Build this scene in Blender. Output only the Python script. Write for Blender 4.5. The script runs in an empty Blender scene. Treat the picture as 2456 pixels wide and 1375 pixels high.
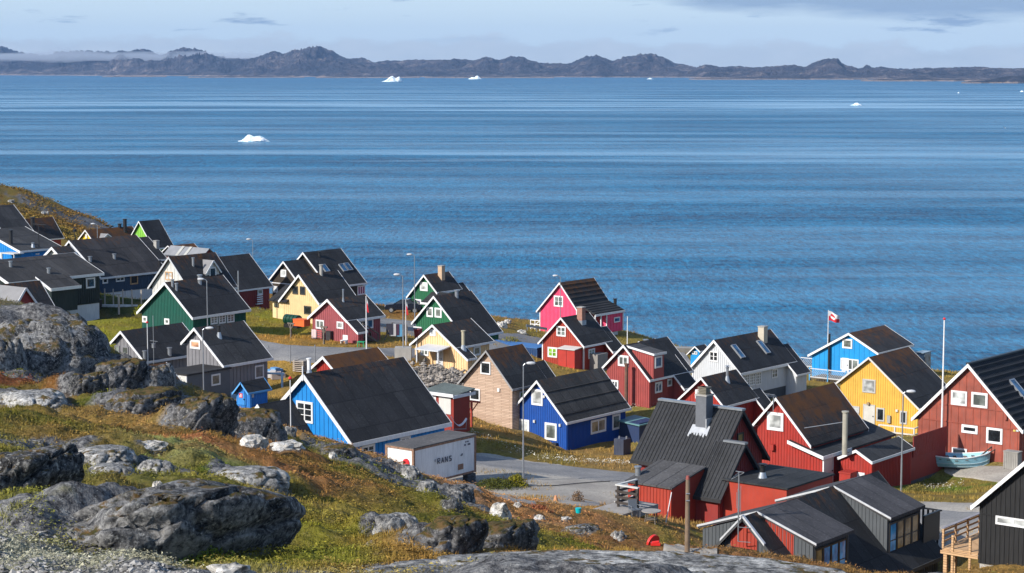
import bpy, math, random
import numpy as np
from mathutils import Vector, Matrix, noise as mnoise
random.seed(7); rng = np.random.default_rng(7)
R = math.radians
scene = bpy.context.scene
col = scene.collection
# ------------------------------------------------------------------ camera, sky, sun
F = 4776.0; PITCH = math.atan(527.5 / F); CAMZ = 46.0
cam = bpy.data.objects.new('camera', bpy.data.cameras.new('camera')); col.objects.link(cam)
cam.location = (0, 0, CAMZ); cam.rotation_euler = (R(90) - PITCH, 0, 0)
cam.data.sensor_width = 36.0; cam.data.lens = 36.0 * F / 2456; cam.data.clip_start = 1.0; cam.data.clip_end = 60000
scene.camera = cam
SUN_AZ, SUN_EL = 233.0, 31.0
world = bpy.data.worlds.new('World'); scene.world = world; world.use_nodes = True
def sky():
    nt = world.node_tree; n = nt.nodes; l = nt.links; bg = n['Background']
    t = n.new('ShaderNodeTexSky'); t.sky_type = 'NISHITA'; t.sun_disc = False
    t.sun_elevation = R(SUN_EL); t.sun_rotation = R(SUN_AZ); t.air_density = 1.0; t.dust_density = 0.6; t.ozone_density = 2.0
    bg.inputs[1].default_value = 0.13
    tc = n.new('ShaderNodeTexCoord'); sx = n.new('ShaderNodeSeparateXYZ'); l.new(tc.outputs['Generated'], sx.inputs[0])
    def mth(op, a, b=None, c=None, clamp=False):
        m = n.new('ShaderNodeMath'); m.operation = op; m.use_clamp = clamp
        for k, v in enumerate((a, b, c)):
            if v is None: continue
            if isinstance(v, (int, float)): m.inputs[k].default_value = v
            else: l.new(v, m.inputs[k])
        return m.outputs[0]
    def noi(sc, det, mp, rough=.55):
        mm = n.new('ShaderNodeMapping'); mm.inputs['Scale'].default_value = mp; l.new(tc.outputs['Generated'], mm.inputs[0])
        q = n.new('ShaderNodeTexNoise'); q.inputs['Scale'].default_value = sc; q.inputs['Detail'].default_value = det; q.inputs['Roughness'].default_value = rough
        l.new(mm.outputs[0], q.inputs[0]); return q.outputs[0]
    def mix(f, a, b):
        m = n.new('ShaderNodeMix'); m.data_type = 'RGBA'
        (l.new(f, m.inputs[0]) if not isinstance(f, float) else setattr(m.inputs[0], 'default_value', f))
        for k, v in ((6, a), (7, b)):
            if isinstance(v, tuple): m.inputs[k].default_value = (*v, 1)
            else: l.new(v, m.inputs[k])
        return m.outputs[2]
    zz = sx.outputs[2]
    # thin high veil of cloud low in the sky
    veil = mth('MULTIPLY', mth('SUBTRACT', 1.0, mth('MULTIPLY', zz, 3.2, clamp=True), clamp=True), .93)
    c = mix(veil, t.outputs[0], (3.5, 4.55, 5.55))
    # darker ragged cloud sheets
    n1 = noi(6, 7, (1, 1, 8), .6); n2 = noi(20, 6, (1, 1, 6.5), .6); 
    band = mth('MULTIPLY', mth('SUBTRACT', zz, .011), 160, clamp=True)
    s1 = mth('MULTIPLY', mth('SUBTRACT', mth('ADD', mth('MULTIPLY', n1, .35), mth('MULTIPLY', n2, .65)), .553), 14, clamp=True)
    top = mth('MULTIPLY', mth('SUBTRACT', mth('ADD', mth('ADD', zz, mth('MULTIPLY', sx.outputs[0], .052)), mth('MULTIPLY', n1, .03)), .0475), 150, clamp=True)
    s = mth('MULTIPLY', mth('MAXIMUM', s1, top), band)
    s = mth('MULTIPLY', s, mth('SUBTRACT', 1.0, mth('MULTIPLY', zz, 4.0, clamp=True), clamp=True))
    c = mix(mth('MULTIPLY', s, .9), c, (1.45, 2.15, 3.3))
    # fog bank on the horizon
    n3 = noi(34, 8, (1, 1, 2.6), .62); n4 = noi(5, 3, (1, 1, 1))
    edge = mth('ADD', mth('ADD', -.0018, mth('MULTIPLY', n4, .010)), mth('MULTIPLY', n3, .021))
    edge = mth('SUBTRACT', edge, mth('MULTIPLY', sx.outputs[0], .008))
    f = mth('MULTIPLY', mth('SUBTRACT', edge, zz), 300, clamp=True)
    fb = mth('MULTIPLY', mth('MULTIPLY', zz, 90, clamp=True), .25)
    c = mix(mth('MULTIPLY', f, .95), c, mix(mth('MULTIPLY', n3, 1.0), (2.6, 3.25, 4.0), (3.95, 4.45, 4.95)))
    l.new(c, bg.inputs[0])
sky()
sd = bpy.data.lights.new('sun', 'SUN'); sd.energy = 4.3; sd.angle = R(0.5); sd.color = (1.0, .93, .83)
so = bpy.data.objects.new('sun', sd); col.objects.link(so)
sv = Vector((math.sin(R(SUN_AZ)) * math.cos(R(SUN_EL)), math.cos(R(SUN_AZ)) * math.cos(R(SUN_EL)), math.sin(R(SUN_EL))))
so.rotation_euler = (-sv).to_track_quat('-Z', 'Y').to_euler(); so.location = (-200, -200, 200)
scene.view_settings.view_transform = 'Standard'; scene.view_settings.look = 'None'
scene.view_settings.exposure = 0.45; scene.view_settings.gamma = 1.0
scene.render.engine = 'CYCLES'
scene.cycles.use_denoising = True; scene.cycles.max_bounces = 5; scene.cycles.diffuse_bounces = 2; scene.cycles.glossy_bounces = 2
scene.cycles.transmission_bounces = 2; scene.cycles.volume_bounces = 0; scene.cycles.caustics_reflective = False; scene.cycles.caustics_refractive = False

# ------------------------------------------------------------------ surveying: bearings read off the photograph, turned into points of the place
Z = dict(A=(0,430,3.93),B=(240,500,3.93),C=(600,560,3.93),D=(240,740,3.93),E=(900,600,3.93),F=(1240,640,3.93),G=(1620,720,3.93),H=(1900,720,3.93),I=(600,820,3.618),J=(1080,820,3.618),K=(1400,900,3.618),L=(1760,900,3.618),M=(2056,780,3.82),N=(1640,1080,4.662),O=(2036,1080,4.662),P=(0,720,3.618),U=(0,0,1))
CP, SP = math.cos(PITCH), math.sin(PITCH)
CAM = np.array([0, 0, CAMZ])
def px(k, x, y): a = Z[k]; return (a[0] + x / a[2], a[1] + y / a[2])
def ray(p):
    x = (p[0] - 1228) / F; v = -(p[1] - 687.5) / F
    return np.array([x, CP + v * SP, -SP + v * CP])
def at(p, D): r = ray(p); return CAM + r * D / r[1]

# ------------------------------------------------------------------ noise
def _h(ix, iy, s):
    h = (ix.astype(np.int64) * 374761393 + iy.astype(np.int64) * 668265263 + s * 974711) & 0x7fffffff
    h = ((h ^ (h >> 13)) * 1274126177) & 0x7fffffff
    return ((h ^ (h >> 16)) & 0xffff) / 65535.0
def vnoise(x, y, s=0):
    ix = np.floor(x); iy = np.floor(y); fx = x - ix; fy = y - iy
    fx = fx * fx * (3 - 2 * fx); fy = fy * fy * (3 - 2 * fy)
    a = _h(ix, iy, s); b = _h(ix + 1, iy, s); c = _h(ix, iy + 1, s); d = _h(ix + 1, iy + 1, s)
    return (a * (1 - fx) + b * fx) * (1 - fy) + (c * (1 - fx) + d * fx) * fy
def fbm(x, y, o=4, s=0, g=.5):
    t = 0; a = 1; n = 0
    for k in range(o): t = t + a * vnoise(x * 2 ** k + 17.3 * k, y * 2 ** k - 9.1 * k, s + k); n += a; a *= g
    return t / n

# ------------------------------------------------------------------ tagging and mesh building
def tag(o, label=None, cat=None, group=None, kind=None):
    if label: o['label'] = label
    if cat: o['category'] = cat
    if group: o['group'] = group
    if kind: o['kind'] = kind
    return o
def empty(name, loc, rz=0, label=None, cat=None, group=None):
    o = bpy.data.objects.new(name, None); col.objects.link(o); o.location = loc; o.rotation_euler = (0, 0, rz)
    o.empty_display_size = .3
    return tag(o, label, cat, group)
class MB:
    def __init__(s): s.v = []; s.f = []
    def add(s, vs, fs):
        b = len(s.v); s.v += [tuple(map(float, q)) for q in vs]; s.f += [tuple(b + i for i in q) for q in fs]; return s
    def box(s, a, b):
        x0, y0, z0 = (min(a[i], b[i]) for i in range(3)); x1, y1, z1 = (max(a[i], b[i]) for i in range(3))
        return s.add([(x0,y0,z0),(x1,y0,z0),(x1,y1,z0),(x0,y1,z0),(x0,y0,z1),(x1,y0,z1),(x1,y1,z1),(x0,y1,z1)],
                     [(0,3,2,1),(4,5,6,7),(0,1,5,4),(1,2,6,5),(2,3,7,6),(3,0,4,7)])
    def hexa(s, q):  # 8 corners: bottom 4, top 4
        return s.add(q, [(0,3,2,1),(4,5,6,7),(0,1,5,4),(1,2,6,5),(2,3,7,6),(3,0,4,7)])
    def beam(s, a, b, w, h, up=(0, 0, 1)):
        a = Vector(a); b = Vector(b); d = (b - a).normalized(); u = Vector(up)
        r = d.cross(u)
        if r.length < 1e-4: r = d.cross(Vector((1, 0, 0)))
        r.normalize(); u = r.cross(d).normalized()
        q = []
        for su in (-1, 1):
            for e, sr in ((a, -1), (b, -1), (b, 1), (a, 1)): q.append(e + r * sr * w / 2 + u * su * h / 2)
        return s.hexa(q)
    def cyl(s, a, b, r0, r1=None, n=10, cap=True):
        r1 = r0 if r1 is None else r1; a = Vector(a); b = Vector(b); d = (b - a).normalized()
        u = d.orthogonal().normalized(); w = d.cross(u)
        vs = []; 
        for e, r in ((a, r0), (b, r1)):
            for k in range(n): t = 2 * math.pi * k / n; vs.append(e + u * r * math.cos(t) + w * r * math.sin(t))
        fs = [(k, (k + 1) % n, n + (k + 1) % n, n + k) for k in range(n)]
        if cap: fs += [tuple(range(n - 1, -1, -1)), tuple(range(n, 2 * n))]
        return s.add(vs, fs)
    def tube(s, pts, r, n=6):
        for a, b in zip(pts, pts[1:]): s.cyl(a, b, r, n=n)
        return s
    def prism(s, poly, y0, y1):  # poly in x,z ; extruded along y
        n = len(poly)
        vs = [(x, y0, z) for x, z in poly] + [(x, y1, z) for x, z in poly]
        fs = [tuple(range(n)), tuple(range(2 * n - 1, n - 1, -1))] + [((k + 1) % n, k, n + k, n + (k + 1) % n) for k in range(n)]
        return s.add(vs, fs)
    def build(s, name, mat, parent=None, dz=0.0, smooth=False, loc=None, rz=0):
        me = bpy.data.meshes.new(name); me.from_pydata([(x, y, z + dz) for x, y, z in s.v], [], s.f); me.update()
        if mat: me.materials.append(mat)
        if smooth: me.polygons.foreach_set('use_smooth', [True] * len(me.polygons))
        o = bpy.data.objects.new(name, me); col.objects.link(o)
        if parent: o.parent = parent
        if loc is not None: o.location = loc; o.rotation_euler = (0, 0, rz)
        import bmesh
        b = bmesh.new(); b.from_mesh(me); bmesh.ops.recalc_face_normals(b, faces=b.faces); b.to_mesh(me); b.free()
        return o

# ------------------------------------------------------------------ materials
_M = {}
def srgb(r, g, b):
    f = lambda c: (c / 255 / 12.92) if c / 255 <= .04045 else ((c / 255 + .055) / 1.055) ** 2.4
    return (f(r), f(g), f(b))
def newmat(name):
    m = bpy.data.materials.new(name); m.use_nodes = True; nt = m.node_tree; b = nt.nodes['Principled BSDF']; return m, nt, nt.nodes, nt.links, b
def nd(nt, t, **kw):
    q = nt.nodes.new(t)
    for k, v in kw.items():
        if k in q.inputs: q.inputs[k].default_value = v
        else: setattr(q, k, v)
    return q
def N_noise(nt, vec, sc, det=4, rough=.55, mp=None):
    if mp:
        mm = nd(nt, 'ShaderNodeMapping'); mm.inputs['Scale'].default_value = mp; nt.links.new(vec, mm.inputs[0]); vec = mm.outputs[0]
    q = nd(nt, 'ShaderNodeTexNoise', Scale=sc, Detail=det, Roughness=rough); nt.links.new(vec, q.inputs[0]); return q.outputs[0]
def N_ramp(nt, fac, stops, mode='LINEAR'):
    q = nt.nodes.new('ShaderNodeValToRGB'); cr = q.color_ramp; cr.interpolation = mode
    while len(cr.elements) > 1: cr.elements.remove(cr.elements[-1])
    cr.elements[0].position = stops[0][0]; c0 = stops[0][1]; cr.elements[0].color = (*c0, 1) if isinstance(c0, tuple) else (c0, c0, c0, 1)
    for p, c in stops[1:]:
        e = cr.elements.new(p); e.color = (*c, 1) if isinstance(c, tuple) else (c, c, c, 1)
    nt.links.new(fac, q.inputs[0]); return q.outputs[0]
def N_mix(nt, f, a, b, blend='MIX'):
    m = nt.nodes.new('ShaderNodeMix'); m.data_type = 'RGBA'; m.blend_type = blend
    if isinstance(f, (int, float)): m.inputs[0].default_value = f
    else: nt.links.new(f, m.inputs[0])
    for k, v in ((6, a), (7, b)):
        if isinstance(v, tuple): m.inputs[k].default_value = (*v, 1)
        else: nt.links.new(v, m.inputs[k])
    return m.outputs[2]
def N_m(nt, op, a, b=None, clamp=False):
    m = nt.nodes.new('ShaderNodeMath'); m.operation = op; m.use_clamp = clamp
    for k, v in enumerate((a, b)):
        if v is None: continue
        if isinstance(v, (int, float)): m.inputs[k].default_value = v
        else: nt.links.new(v, m.inputs[k])
    return m.outputs[0]
def N_bump(nt, h, b, strength=.5, dist=.05):
    q = nd(nt, 'ShaderNodeBump', Strength=strength, Distance=dist); nt.links.new(h, q.inputs['Height']); nt.links.new(q.outputs[0], b.inputs['Normal']); return q
def paint(name, c, rough=.66, var=.12, dirt=0.0, sc=1.2, spec=.4):
    if name in _M: return _M[name]
    m, nt, n, l, b = newmat(name); co = nd(nt, 'ShaderNodeTexCoord').outputs['Object']
    f = N_noise(nt, co, sc, 5)
    fine = N_noise(nt, co, 9, 4, .6, (1, 1, .12))
    k = N_ramp(nt, f, [(.3, tuple(x * (1 - var) for x in c)), (.7, tuple(min(1, x * (1 + var)) for x in c))])
    big = N_noise(nt, co, .45, 3, .5, (1, 1, .6)); k = N_mix(nt, N_ramp(nt, big, [(.35, .16), (.6, 0.0)]), k, tuple(.7 * x + .03 for x in c)); k = N_mix(nt, N_m(nt, 'MULTIPLY', N_ramp(nt, fine, [(.42, 0.0), (.75, 1.0)]), .32 + dirt), k, tuple(.55 * x + .05 for x in c))
    l.new(k, b.inputs['Base Color']); b.inputs['Roughness'].default_value = rough; b.inputs['Specular IOR Level'].default_value = spec
    N_bump(nt, fine, b, .25, .01); _M[name] = m; return m
def flat(name, c, rough=.5, metal=0, spec=.5):
    if name in _M: return _M[name]
    m, nt, n, l, b = newmat(name); co = nd(nt, 'ShaderNodeTexCoord').outputs['Object']
    f = N_noise(nt, co, 3, 4)
    l.new(N_ramp(nt, f, [(.3, tuple(x * .88 for x in c)), (.7, tuple(min(1, x * 1.1) for x in c))]), b.inputs['Base Color'])
    b.inputs['Roughness'].default_value = rough; b.inputs['Metallic'].default_value = metal; b.inputs['Specular IOR Level'].default_value = spec
    _M[name] = m; return m
def roofing(name, zr=5.0, rust=0.0, c=(.040, .040, .043), kind='felt', rustc=(.17, .07, .02)):
    """bitumen felt; lichen and rust stains gather along the ridge (height zr in the house's own axes)"""
    c = tuple(x * .74 for x in c); m, nt, n, l, b = newmat(name); tc = nd(nt, 'ShaderNodeTexCoord'); co = tc.outputs['Object']
    s = nd(nt, 'ShaderNodeSeparateXYZ'); l.new(co, s.inputs[0])
    f1 = N_noise(nt, co, .55, 5); f2 = N_noise(nt, co, 7, 5, .65)
    base = N_ramp(nt, f1, [(.3, tuple(x * .72 for x in c)), (.7, tuple(x * 1.3 for x in c))])
    base = N_mix(nt, N_ramp(nt, f2, [(.52, 0.0), (.75, .6)]), base, tuple(x * 2.6 for x in c))
    cb = nd(nt, 'ShaderNodeCombineXYZ'); l.new(s.outputs[1], cb.inputs[0]); l.new(N_m(nt, 'MULTIPLY', s.outputs[2], 1.38), cb.inputs[1])
    br = nd(nt, 'ShaderNodeTexBrick', Scale=1.0); br.inputs['Brick Width'].default_value = 1.05; br.inputs['Row Height'].default_value = 2.3
    br.inputs['Mortar Size'].default_value = .04; br.inputs['Mortar Smooth'].default_value = .3; br.offset = .35
    br.inputs['Color1'].default_value = (.72, .72, .72, 1); br.inputs['Color2'].default_value = (1.25, 1.24, 1.22, 1); br.inputs['Mortar'].default_value = (.45, .45, .47, 1)
    l.new(cb.outputs[0], br.inputs[0])
    if kind == 'felt': base = N_mix(nt, .8, base, br.outputs[0], 'MULTIPLY')
    if rust > 0:
        h = N_m(nt, 'MULTIPLY', N_m(nt, 'SUBTRACT', s.outputs[2], zr - 1.1 - 2.6 * rust), 1 / (1.1 + 2.4 * rust), clamp=True)
        g = N_noise(nt, co, 1.6, 6, .7, (1, 1.6, .5)); k = N_m(nt, 'MULTIPLY', N_m(nt, 'SUBTRACT', N_m(nt, 'ADD', g, N_m(nt, 'MULTIPLY', h, .09 + .33 * rust)), .66), 5, clamp=True)
        k = N_m(nt, 'MULTIPLY', k, N_m(nt, 'MULTIPLY', h, 1.6, clamp=True))
        k = N_m(nt, 'MULTIPLY', k, N_ramp(nt, N_noise(nt, co, .7, 5, .7), [(.38, .35), (.56, 1.0)]))
        base = N_mix(nt, k, base, N_mix(nt, g, rustc, tuple(x * .45 for x in rustc)))
    l.new(base, b.inputs['Base Color']); b.inputs['Roughness'].default_value = .78; b.inputs['Specular IOR Level'].default_value = .25
    hh = N_m(nt, 'ADD', N_m(nt, 'MULTIPLY', f2, .5), N_m(nt, 'MULTIPLY', br.outputs[1], -.9 if kind == 'felt' else 0.0))
    N_bump(nt, hh, b, .8, .05); return m
def glass(name, c=(.02, .025, .03), rough=.06):
    if name in _M: return _M[name]
    m, nt, n, l, b = newmat(name); co = nd(nt, 'ShaderNodeTexCoord').outputs['Object']
    f = N_noise(nt, co, 1.1, 2)
    l.new(N_ramp(nt, f, [(.38, tuple(x * .5 for x in c)), (.62, tuple(min(1, x * 1.6) for x in c))]), b.inputs['Base Color'])
    b.inputs['Roughness'].default_value = rough; b.inputs['Specular IOR Level'].default_value = .6; _M[name] = m; return m
def wood_planks(name, c1, c2, row=.14, horiz=True):
    m, nt, n, l, b = newmat(name); co = nd(nt, 'ShaderNodeTexCoord').outputs['Object']; s = nd(nt, 'ShaderNodeSeparateXYZ'); l.new(co, s.inputs[0])
    cb = nd(nt, 'ShaderNodeCombineXYZ'); u = N_m(nt, 'ADD', s.outputs[0], s.outputs[1])
    if horiz: l.new(u, cb.inputs[0]); l.new(s.outputs[2], cb.inputs[1])
    else: l.new(s.outputs[2], cb.inputs[0]); l.new(u, cb.inputs[1])
    br = nd(nt, 'ShaderNodeTexBrick', Scale=1.0); br.inputs['Brick Width'].default_value = 1.7; br.inputs['Row Height'].default_value = row
    br.inputs['Mortar Size'].default_value = .012; br.inputs['Color1'].default_value = (*c1, 1); br.inputs['Color2'].default_value = (*c2, 1); br.inputs['Mortar'].default_value = (*[x * .3 for x in c2], 1)
    l.new(cb.outputs[0], br.inputs[0]); f = N_noise(nt, co, 5, 5, .6, (.4, .4, 3))
    l.new(N_mix(nt, N_ramp(nt, f, [(.45, 0.0), (.7, .5)]), br.outputs[0], tuple(x * .6 for x in c2)), b.inputs['Base Color']); b.inputs['Roughness'].default_value = .8
    N_bump(nt, br.outputs[1], b, -.4, .02); return m
def brickmat(name, c1, c2, mort):
    if name in _M: return _M[name]
    m, nt, n, l, b = newmat(name); co = nd(nt, 'ShaderNodeTexCoord').outputs['Object']; s = nd(nt, 'ShaderNodeSeparateXYZ'); l.new(co, s.inputs[0])
    cb = nd(nt, 'ShaderNodeCombineXYZ'); l.new(N_m(nt, 'ADD', s.outputs[0], s.outputs[1]), cb.inputs[0]); l.new(s.outputs[2], cb.inputs[1])
    br = nd(nt, 'ShaderNodeTexBrick', Scale=1.0); br.inputs['Brick Width'].default_value = .23; br.inputs['Row Height'].default_value = .08; br.inputs['Mortar Size'].default_value = .01
    for k, v in (('Color1', c1), ('Color2', c2), ('Mortar', mort)): br.inputs[k].default_value = (*v, 1)
    l.new(cb.outputs[0], br.inputs[0]); f = N_noise(nt, co, 2.5, 4)
    l.new(N_mix(nt, N_ramp(nt, f, [(.4, 0.0), (.7, .35)]), br.outputs[0], mort), b.inputs['Base Color']); b.inputs['Roughness'].default_value = .85; _M[name] = m; return m
WHITE = paint('white_paint', (.74, .75, .77), .5, .05, .06)
STEEL = flat('galvanised_steel', (.34, .37, .41), .38, .6)
BLACKM = flat('black_metal', (.02, .02, .022), .45, .2)
DARKG = glass('dark_window_glass'); BLUEG = glass('sky_reflection_glass', (.03, .10, .2)); CURT = glass('curtained_window_glass', (.42, .44, .44), .25)  # BLUEG: blue of the reflected sky is painted into the pane colour
GREENG = glass('green_curtain_glass', (.2, .42, .03), .25); DIMG = glass('dim_curtain_glass', (.14, .16, .15), .15); PEACH = glass('peach_blind_glass', (.62, .33, .2), .3)
CONC = paint('concrete', (.36, .35, .33), .9, .15, .1); CONCD = paint('dark_concrete', (.07, .075, .085), .9, .2)
TIMBER = wood_planks('weathered_timber', (.2, .17, .14), (.13, .11, .09), .12)
NEWWOOD = wood_planks('new_timber', (.62, .4, .22), (.5, .31, .16), .14)
# ------------------------------------------------------------------ house frames (x along the gable to the right, y along the ridge away, z up)
class House:
    def __init__(s, name, label, k, apex, L, Rr, far, D, az, base, cat='house', group='painted wooden houses on the slope'):
        s.name, s.k, s.D, s.az = name, k, D, az
        t = R(az); s.gx = np.array([math.cos(t), -math.sin(t), 0]); s.ry = np.array([math.sin(t), math.cos(t), 0])
        s.O = at(px(k, *apex), D)
        s.xl, s.zl = s.fp(*L) if L else (None, None)
        s.xr, s.zr = s.fp(*Rr) if Rr else (None, None)
        if not L: s.xl, s.zl = -s.xr, s.zr
        if not Rr: s.xr, s.zr = -s.xl, s.zl
        s.pr = -s.zr / s.xr; s.pl = s.zl / s.xl
        s.len = s.ridge(*far) if isinstance(far, tuple) else far
        s.hr = -s.fp(*base, y=.35)[1] if isinstance(base, tuple) else base
        s.label, s.cat, s.group = label, cat, group; s.root = None
    def C(s): return CAM - s.O
    def toloc(s, w): w = np.array(w) - s.O; return (float(w @ s.gx), float(w @ s.ry), float(w[2]))
    def world(s, x, y, z): return s.O + s.gx * x + s.ry * y + np.array([0, 0, z])
    def _r(s, X, Y, k=None): d = ray(px(k or s.k, X, Y)); return np.array([d @ s.gx, d @ s.ry, d[2]]), np.array([s.C() @ s.gx, s.C() @ s.ry, s.C()[2]])
    def fp(s, X, Y, y=0.0, k=None): d, c = s._r(X, Y, k); q = c + d * (y - c[1]) / d[1]; return float(q[0]), float(q[2])
    def sp(s, X, Y, x, k=None): d, c = s._r(X, Y, k); q = c + d * (x - c[0]) / d[0]; return float(q[1]), float(q[2])
    def rp(s, X, Y, side=1, k=None):
        d, c = s._r(X, Y, k); p = -s.pr if side > 0 else s.pl
        t = -(c[2] - p * c[0]) / (d[2] - p * d[0]); q = c + d * t; return tuple(map(float, q))
    def ridge(s, X, Y, x=0.0, z=0.0, k=None):
        d, c = s._r(X, Y, k); c = c - np.array([x, 0, z])
        A = np.array([[0, -d[0]], [1, -d[1]], [0, -d[2]]]); sol = np.linalg.lstsq(A, c, rcond=None)[0]; return float(sol[0])
    def start(s):
        w = s.world(0, 0, -s.hr); s.root = empty(s.name, tuple(w), -R(s.az), s.label, s.cat, s.group); return s
    def b(s, mb, name, mat, parent=None): return mb.build(name, mat, parent or s.root, dz=s.hr)
    # ---- pieces
    def roof(s, prof, y0, y1, mat, th=.13, name='roof'):
        m = MB(); n = len(prof)
        vs = [(x, y, z) for y in (y0, y1) for x, z in prof] + [(x, y, z - th) for y in (y0, y1) for x, z in prof]
        fs = []
        for i in range(n - 1):
            fs.append((i, i + 1, n + i + 1, n + i)); fs.append((2 * n + i + 1, 2 * n + i, 3 * n + i, 3 * n + i + 1))
            fs.append((i + 1, i, 2 * n + i, 2 * n + i + 1)); fs.append((n + i, n + i + 1, 3 * n + i + 1, 3 * n + i))
        fs.append((0, n, 3 * n, 2 * n)); fs.append((2 * n - 1, n - 1, 3 * n - 1, 4 * n - 1))
        m.add(vs, fs); return s.b(m, name, mat)
    def trim(s, prof, y0, y1, mat=None, h=.24, t=.05, back=True, eaves=(1, 1), front=True):
        m = MB(); o = .02
        for i in range(len(prof) - 1):
            (xa, za), (xb, zb) = prof[i], prof[i + 1]
            for y, w, on in ((y0 - .002, -t, front), (y1 + .002, t, back)):
                if not on: continue
                m.hexa([(xa, y, za + o - h), (xb, y, zb + o - h), (xb, y + w, zb + o - h), (xa, y + w, za + o - h), (xa, y, za + o), (xb, y, zb + o), (xb, y + w, zb + o), (xa, y + w, za + o)])
        for e, i, sx in ((eaves[0], 0, -1), (eaves[1], -1, 1)):
            if e: x, z = prof[i]; m.box((x + sx * .003, y0 - t - .001, z - h * .8), (x + sx * (.003 + t), y1 + t + .001, z + .012))
        return s.b(m, 'fascia_board', mat or WHITE)
    def walls(s, prof, y0, y1, mat, batt=.3, bw=.05, bd=.035, oh=.3, found=0, fmat=None, th=.13, inset=.35, deep=2.0, name='wall', corner=None):
        xa, xb = prof[0][0] + oh, prof[-1][0] - oh; ya, yb = y0 + inset, y1 - inset
        def top(x):
            for (p, a), (q, c) in zip(prof, prof[1:]):
                if p <= x <= q: return a + (c - a) * (x - p) / (q - p) - th - .012
            return prof[-1][1] - th
        xs = [xa] + [p[0] for p in prof if xa < p[0] < xb] + [xb]
        zb = -s.hr + found; m = MB()
        lo = zb if found else zb - deep
        m.prism([(xa, lo), (xb, lo)] + [(x, top(x)) for x in reversed(xs)], ya, yb)
        if batt:
            x = xa + batt * .5
            while x < xb - .03:
                t = min(top(x - bw / 2), top(x + bw / 2)) - .01
                m.box((x - bw / 2, ya - bd, lo + .02), (x + bw / 2, ya + .02, t)); x += batt
            y = ya + batt * .5; t = top(xb) - .02
            while y < yb:
                m.box((xb - .02, y - bw / 2, lo + .02), (xb + bd, y + bw / 2, t)); y += batt
        w = s.b(m, name, mat)
        if found: s.b(MB().box((xa + .06, ya + .06, -s.hr - 3.5), (xb - .06, yb - .06, zb + .01)), 'foundation', fmat or CONCD)
        if corner:
            s.b(MB().box((xb - .05, ya - bd - .03, lo), (xb + bd + .03, ya + .07, top(xb) - .01)), 'corner_board', corner); s.b(MB().box((xa - .04, ya - bd - .03, lo), (xa + .08, ya + .05, top(xa) - .01)), 'corner_board', corner)
        return w
    def std(s, wall, roof, batt=.3, rust=None, prof=None, y1=None, fh=.24, ftm=None, found=0, fmat=None, oh=.3, eaves=(1, 1), corner=None, bw=.05, y0=0.0):
        prof = prof or [(s.xl, s.zl), (0, 0), (s.xr, s.zr)]; y1 = y1 or s.len; s.prof = prof; s.y0 = y0; s.oh = oh
        s.start(); s.roof(prof, y0, y1, roof); s.trim(prof, y0, y1, ftm, h=fh, eaves=eaves)
        s.walls(prof, y0, y1, wall, batt, bw, oh=oh, found=found, fmat=fmat, corner=corner); s.xw = prof[-1][0] - oh; s.yf = y0 + .35; s.wallmat = wall; s.roofmat = roof; return s
    def catslide(s, start, end, step, tip, wall, roof, batt=.3, y0=None, found=0, fmat=None):
        """lower extension whose ridge starts on the main slope"""
        a = s.rp(*start); x1, z1 = a[0], a[2] + .02; yb = s.ridge(*end, x=x1, z=z1)
        ya = s.sp(*step, s.xr)[0] if y0 is None else y0
        x2, z2 = s.fp(*tip, y=ya); z2 = z1 - s.pr * (x2 - x1)
        prof = [(x1 - 1.6, z1 - 1.6 * s.pr), (x1, z1), (x2, z2)]
        s.roof(prof, ya, yb, roof); xm = s.prof[-1][0] if s.prof[-1][0] < x2 - .1 else x2 - .15; s.trim([(xm, z1 - s.pr * (xm - x1)), (x2, z2)], ya, yb, h=.2, back=False, eaves=(0, 1)); s.trim([(x1, z1), (x2, z2)], ya, yb, h=.2, front=False, eaves=(0, 0)); s.walls(prof, ya, yb, wall, batt, found=found, fmat=fmat); s.cat_ = (x1, z1, x2, z2, ya, yb)
    def lowpart(s, ya, yb, x2, wall, roof, batt=.3, front=True, found=0):
        """the right slope carried lower over part of the length"""
        x1 = s.prof[-1][0] - .5; prof = [(x1, -s.pr * x1 + .015), (x2, -s.pr * x2 + .015)]
        s.roof(prof, ya, yb, roof); s.trim([(x1 + .5, -s.pr * (x1 + .5) + .015), prof[1]], ya, yb, h=.22, eaves=(0, 1))
        m = MB(); xb = x2 - .3; lo = -s.hr - 2; tp = lambda x: -s.pr * x - .135
        xa = s.xw - .05; m.prism([(xa, lo), (xb, lo), (xb, tp(xb)), (xa, tp(xa))], ya + .352, yb - .3)
        x = xa + .1
        while batt and x < xb: m.box((x - .025, ya + .318, lo), (x + .025, ya + .37, tp(x + .03) - .01)); x += batt
        y = ya + .4
        while batt and y < yb - .3: m.box((xb - .02, y - .025, lo), (xb + .035, y + .025, tp(xb) - .02)); y += batt
        s.b(m, 'wall', wall); return xb
    # ---- openings
    def _face(s, face, off):
        if face == 'f': return (lambda X, Y: s.fp(X, Y, y=off)), (lambda a, z, d: (a, off - d, z)), .14
        return (lambda X, Y: s.sp(X, Y, off)), (lambda a, z, d: (off + d, a, z)), .23
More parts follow.
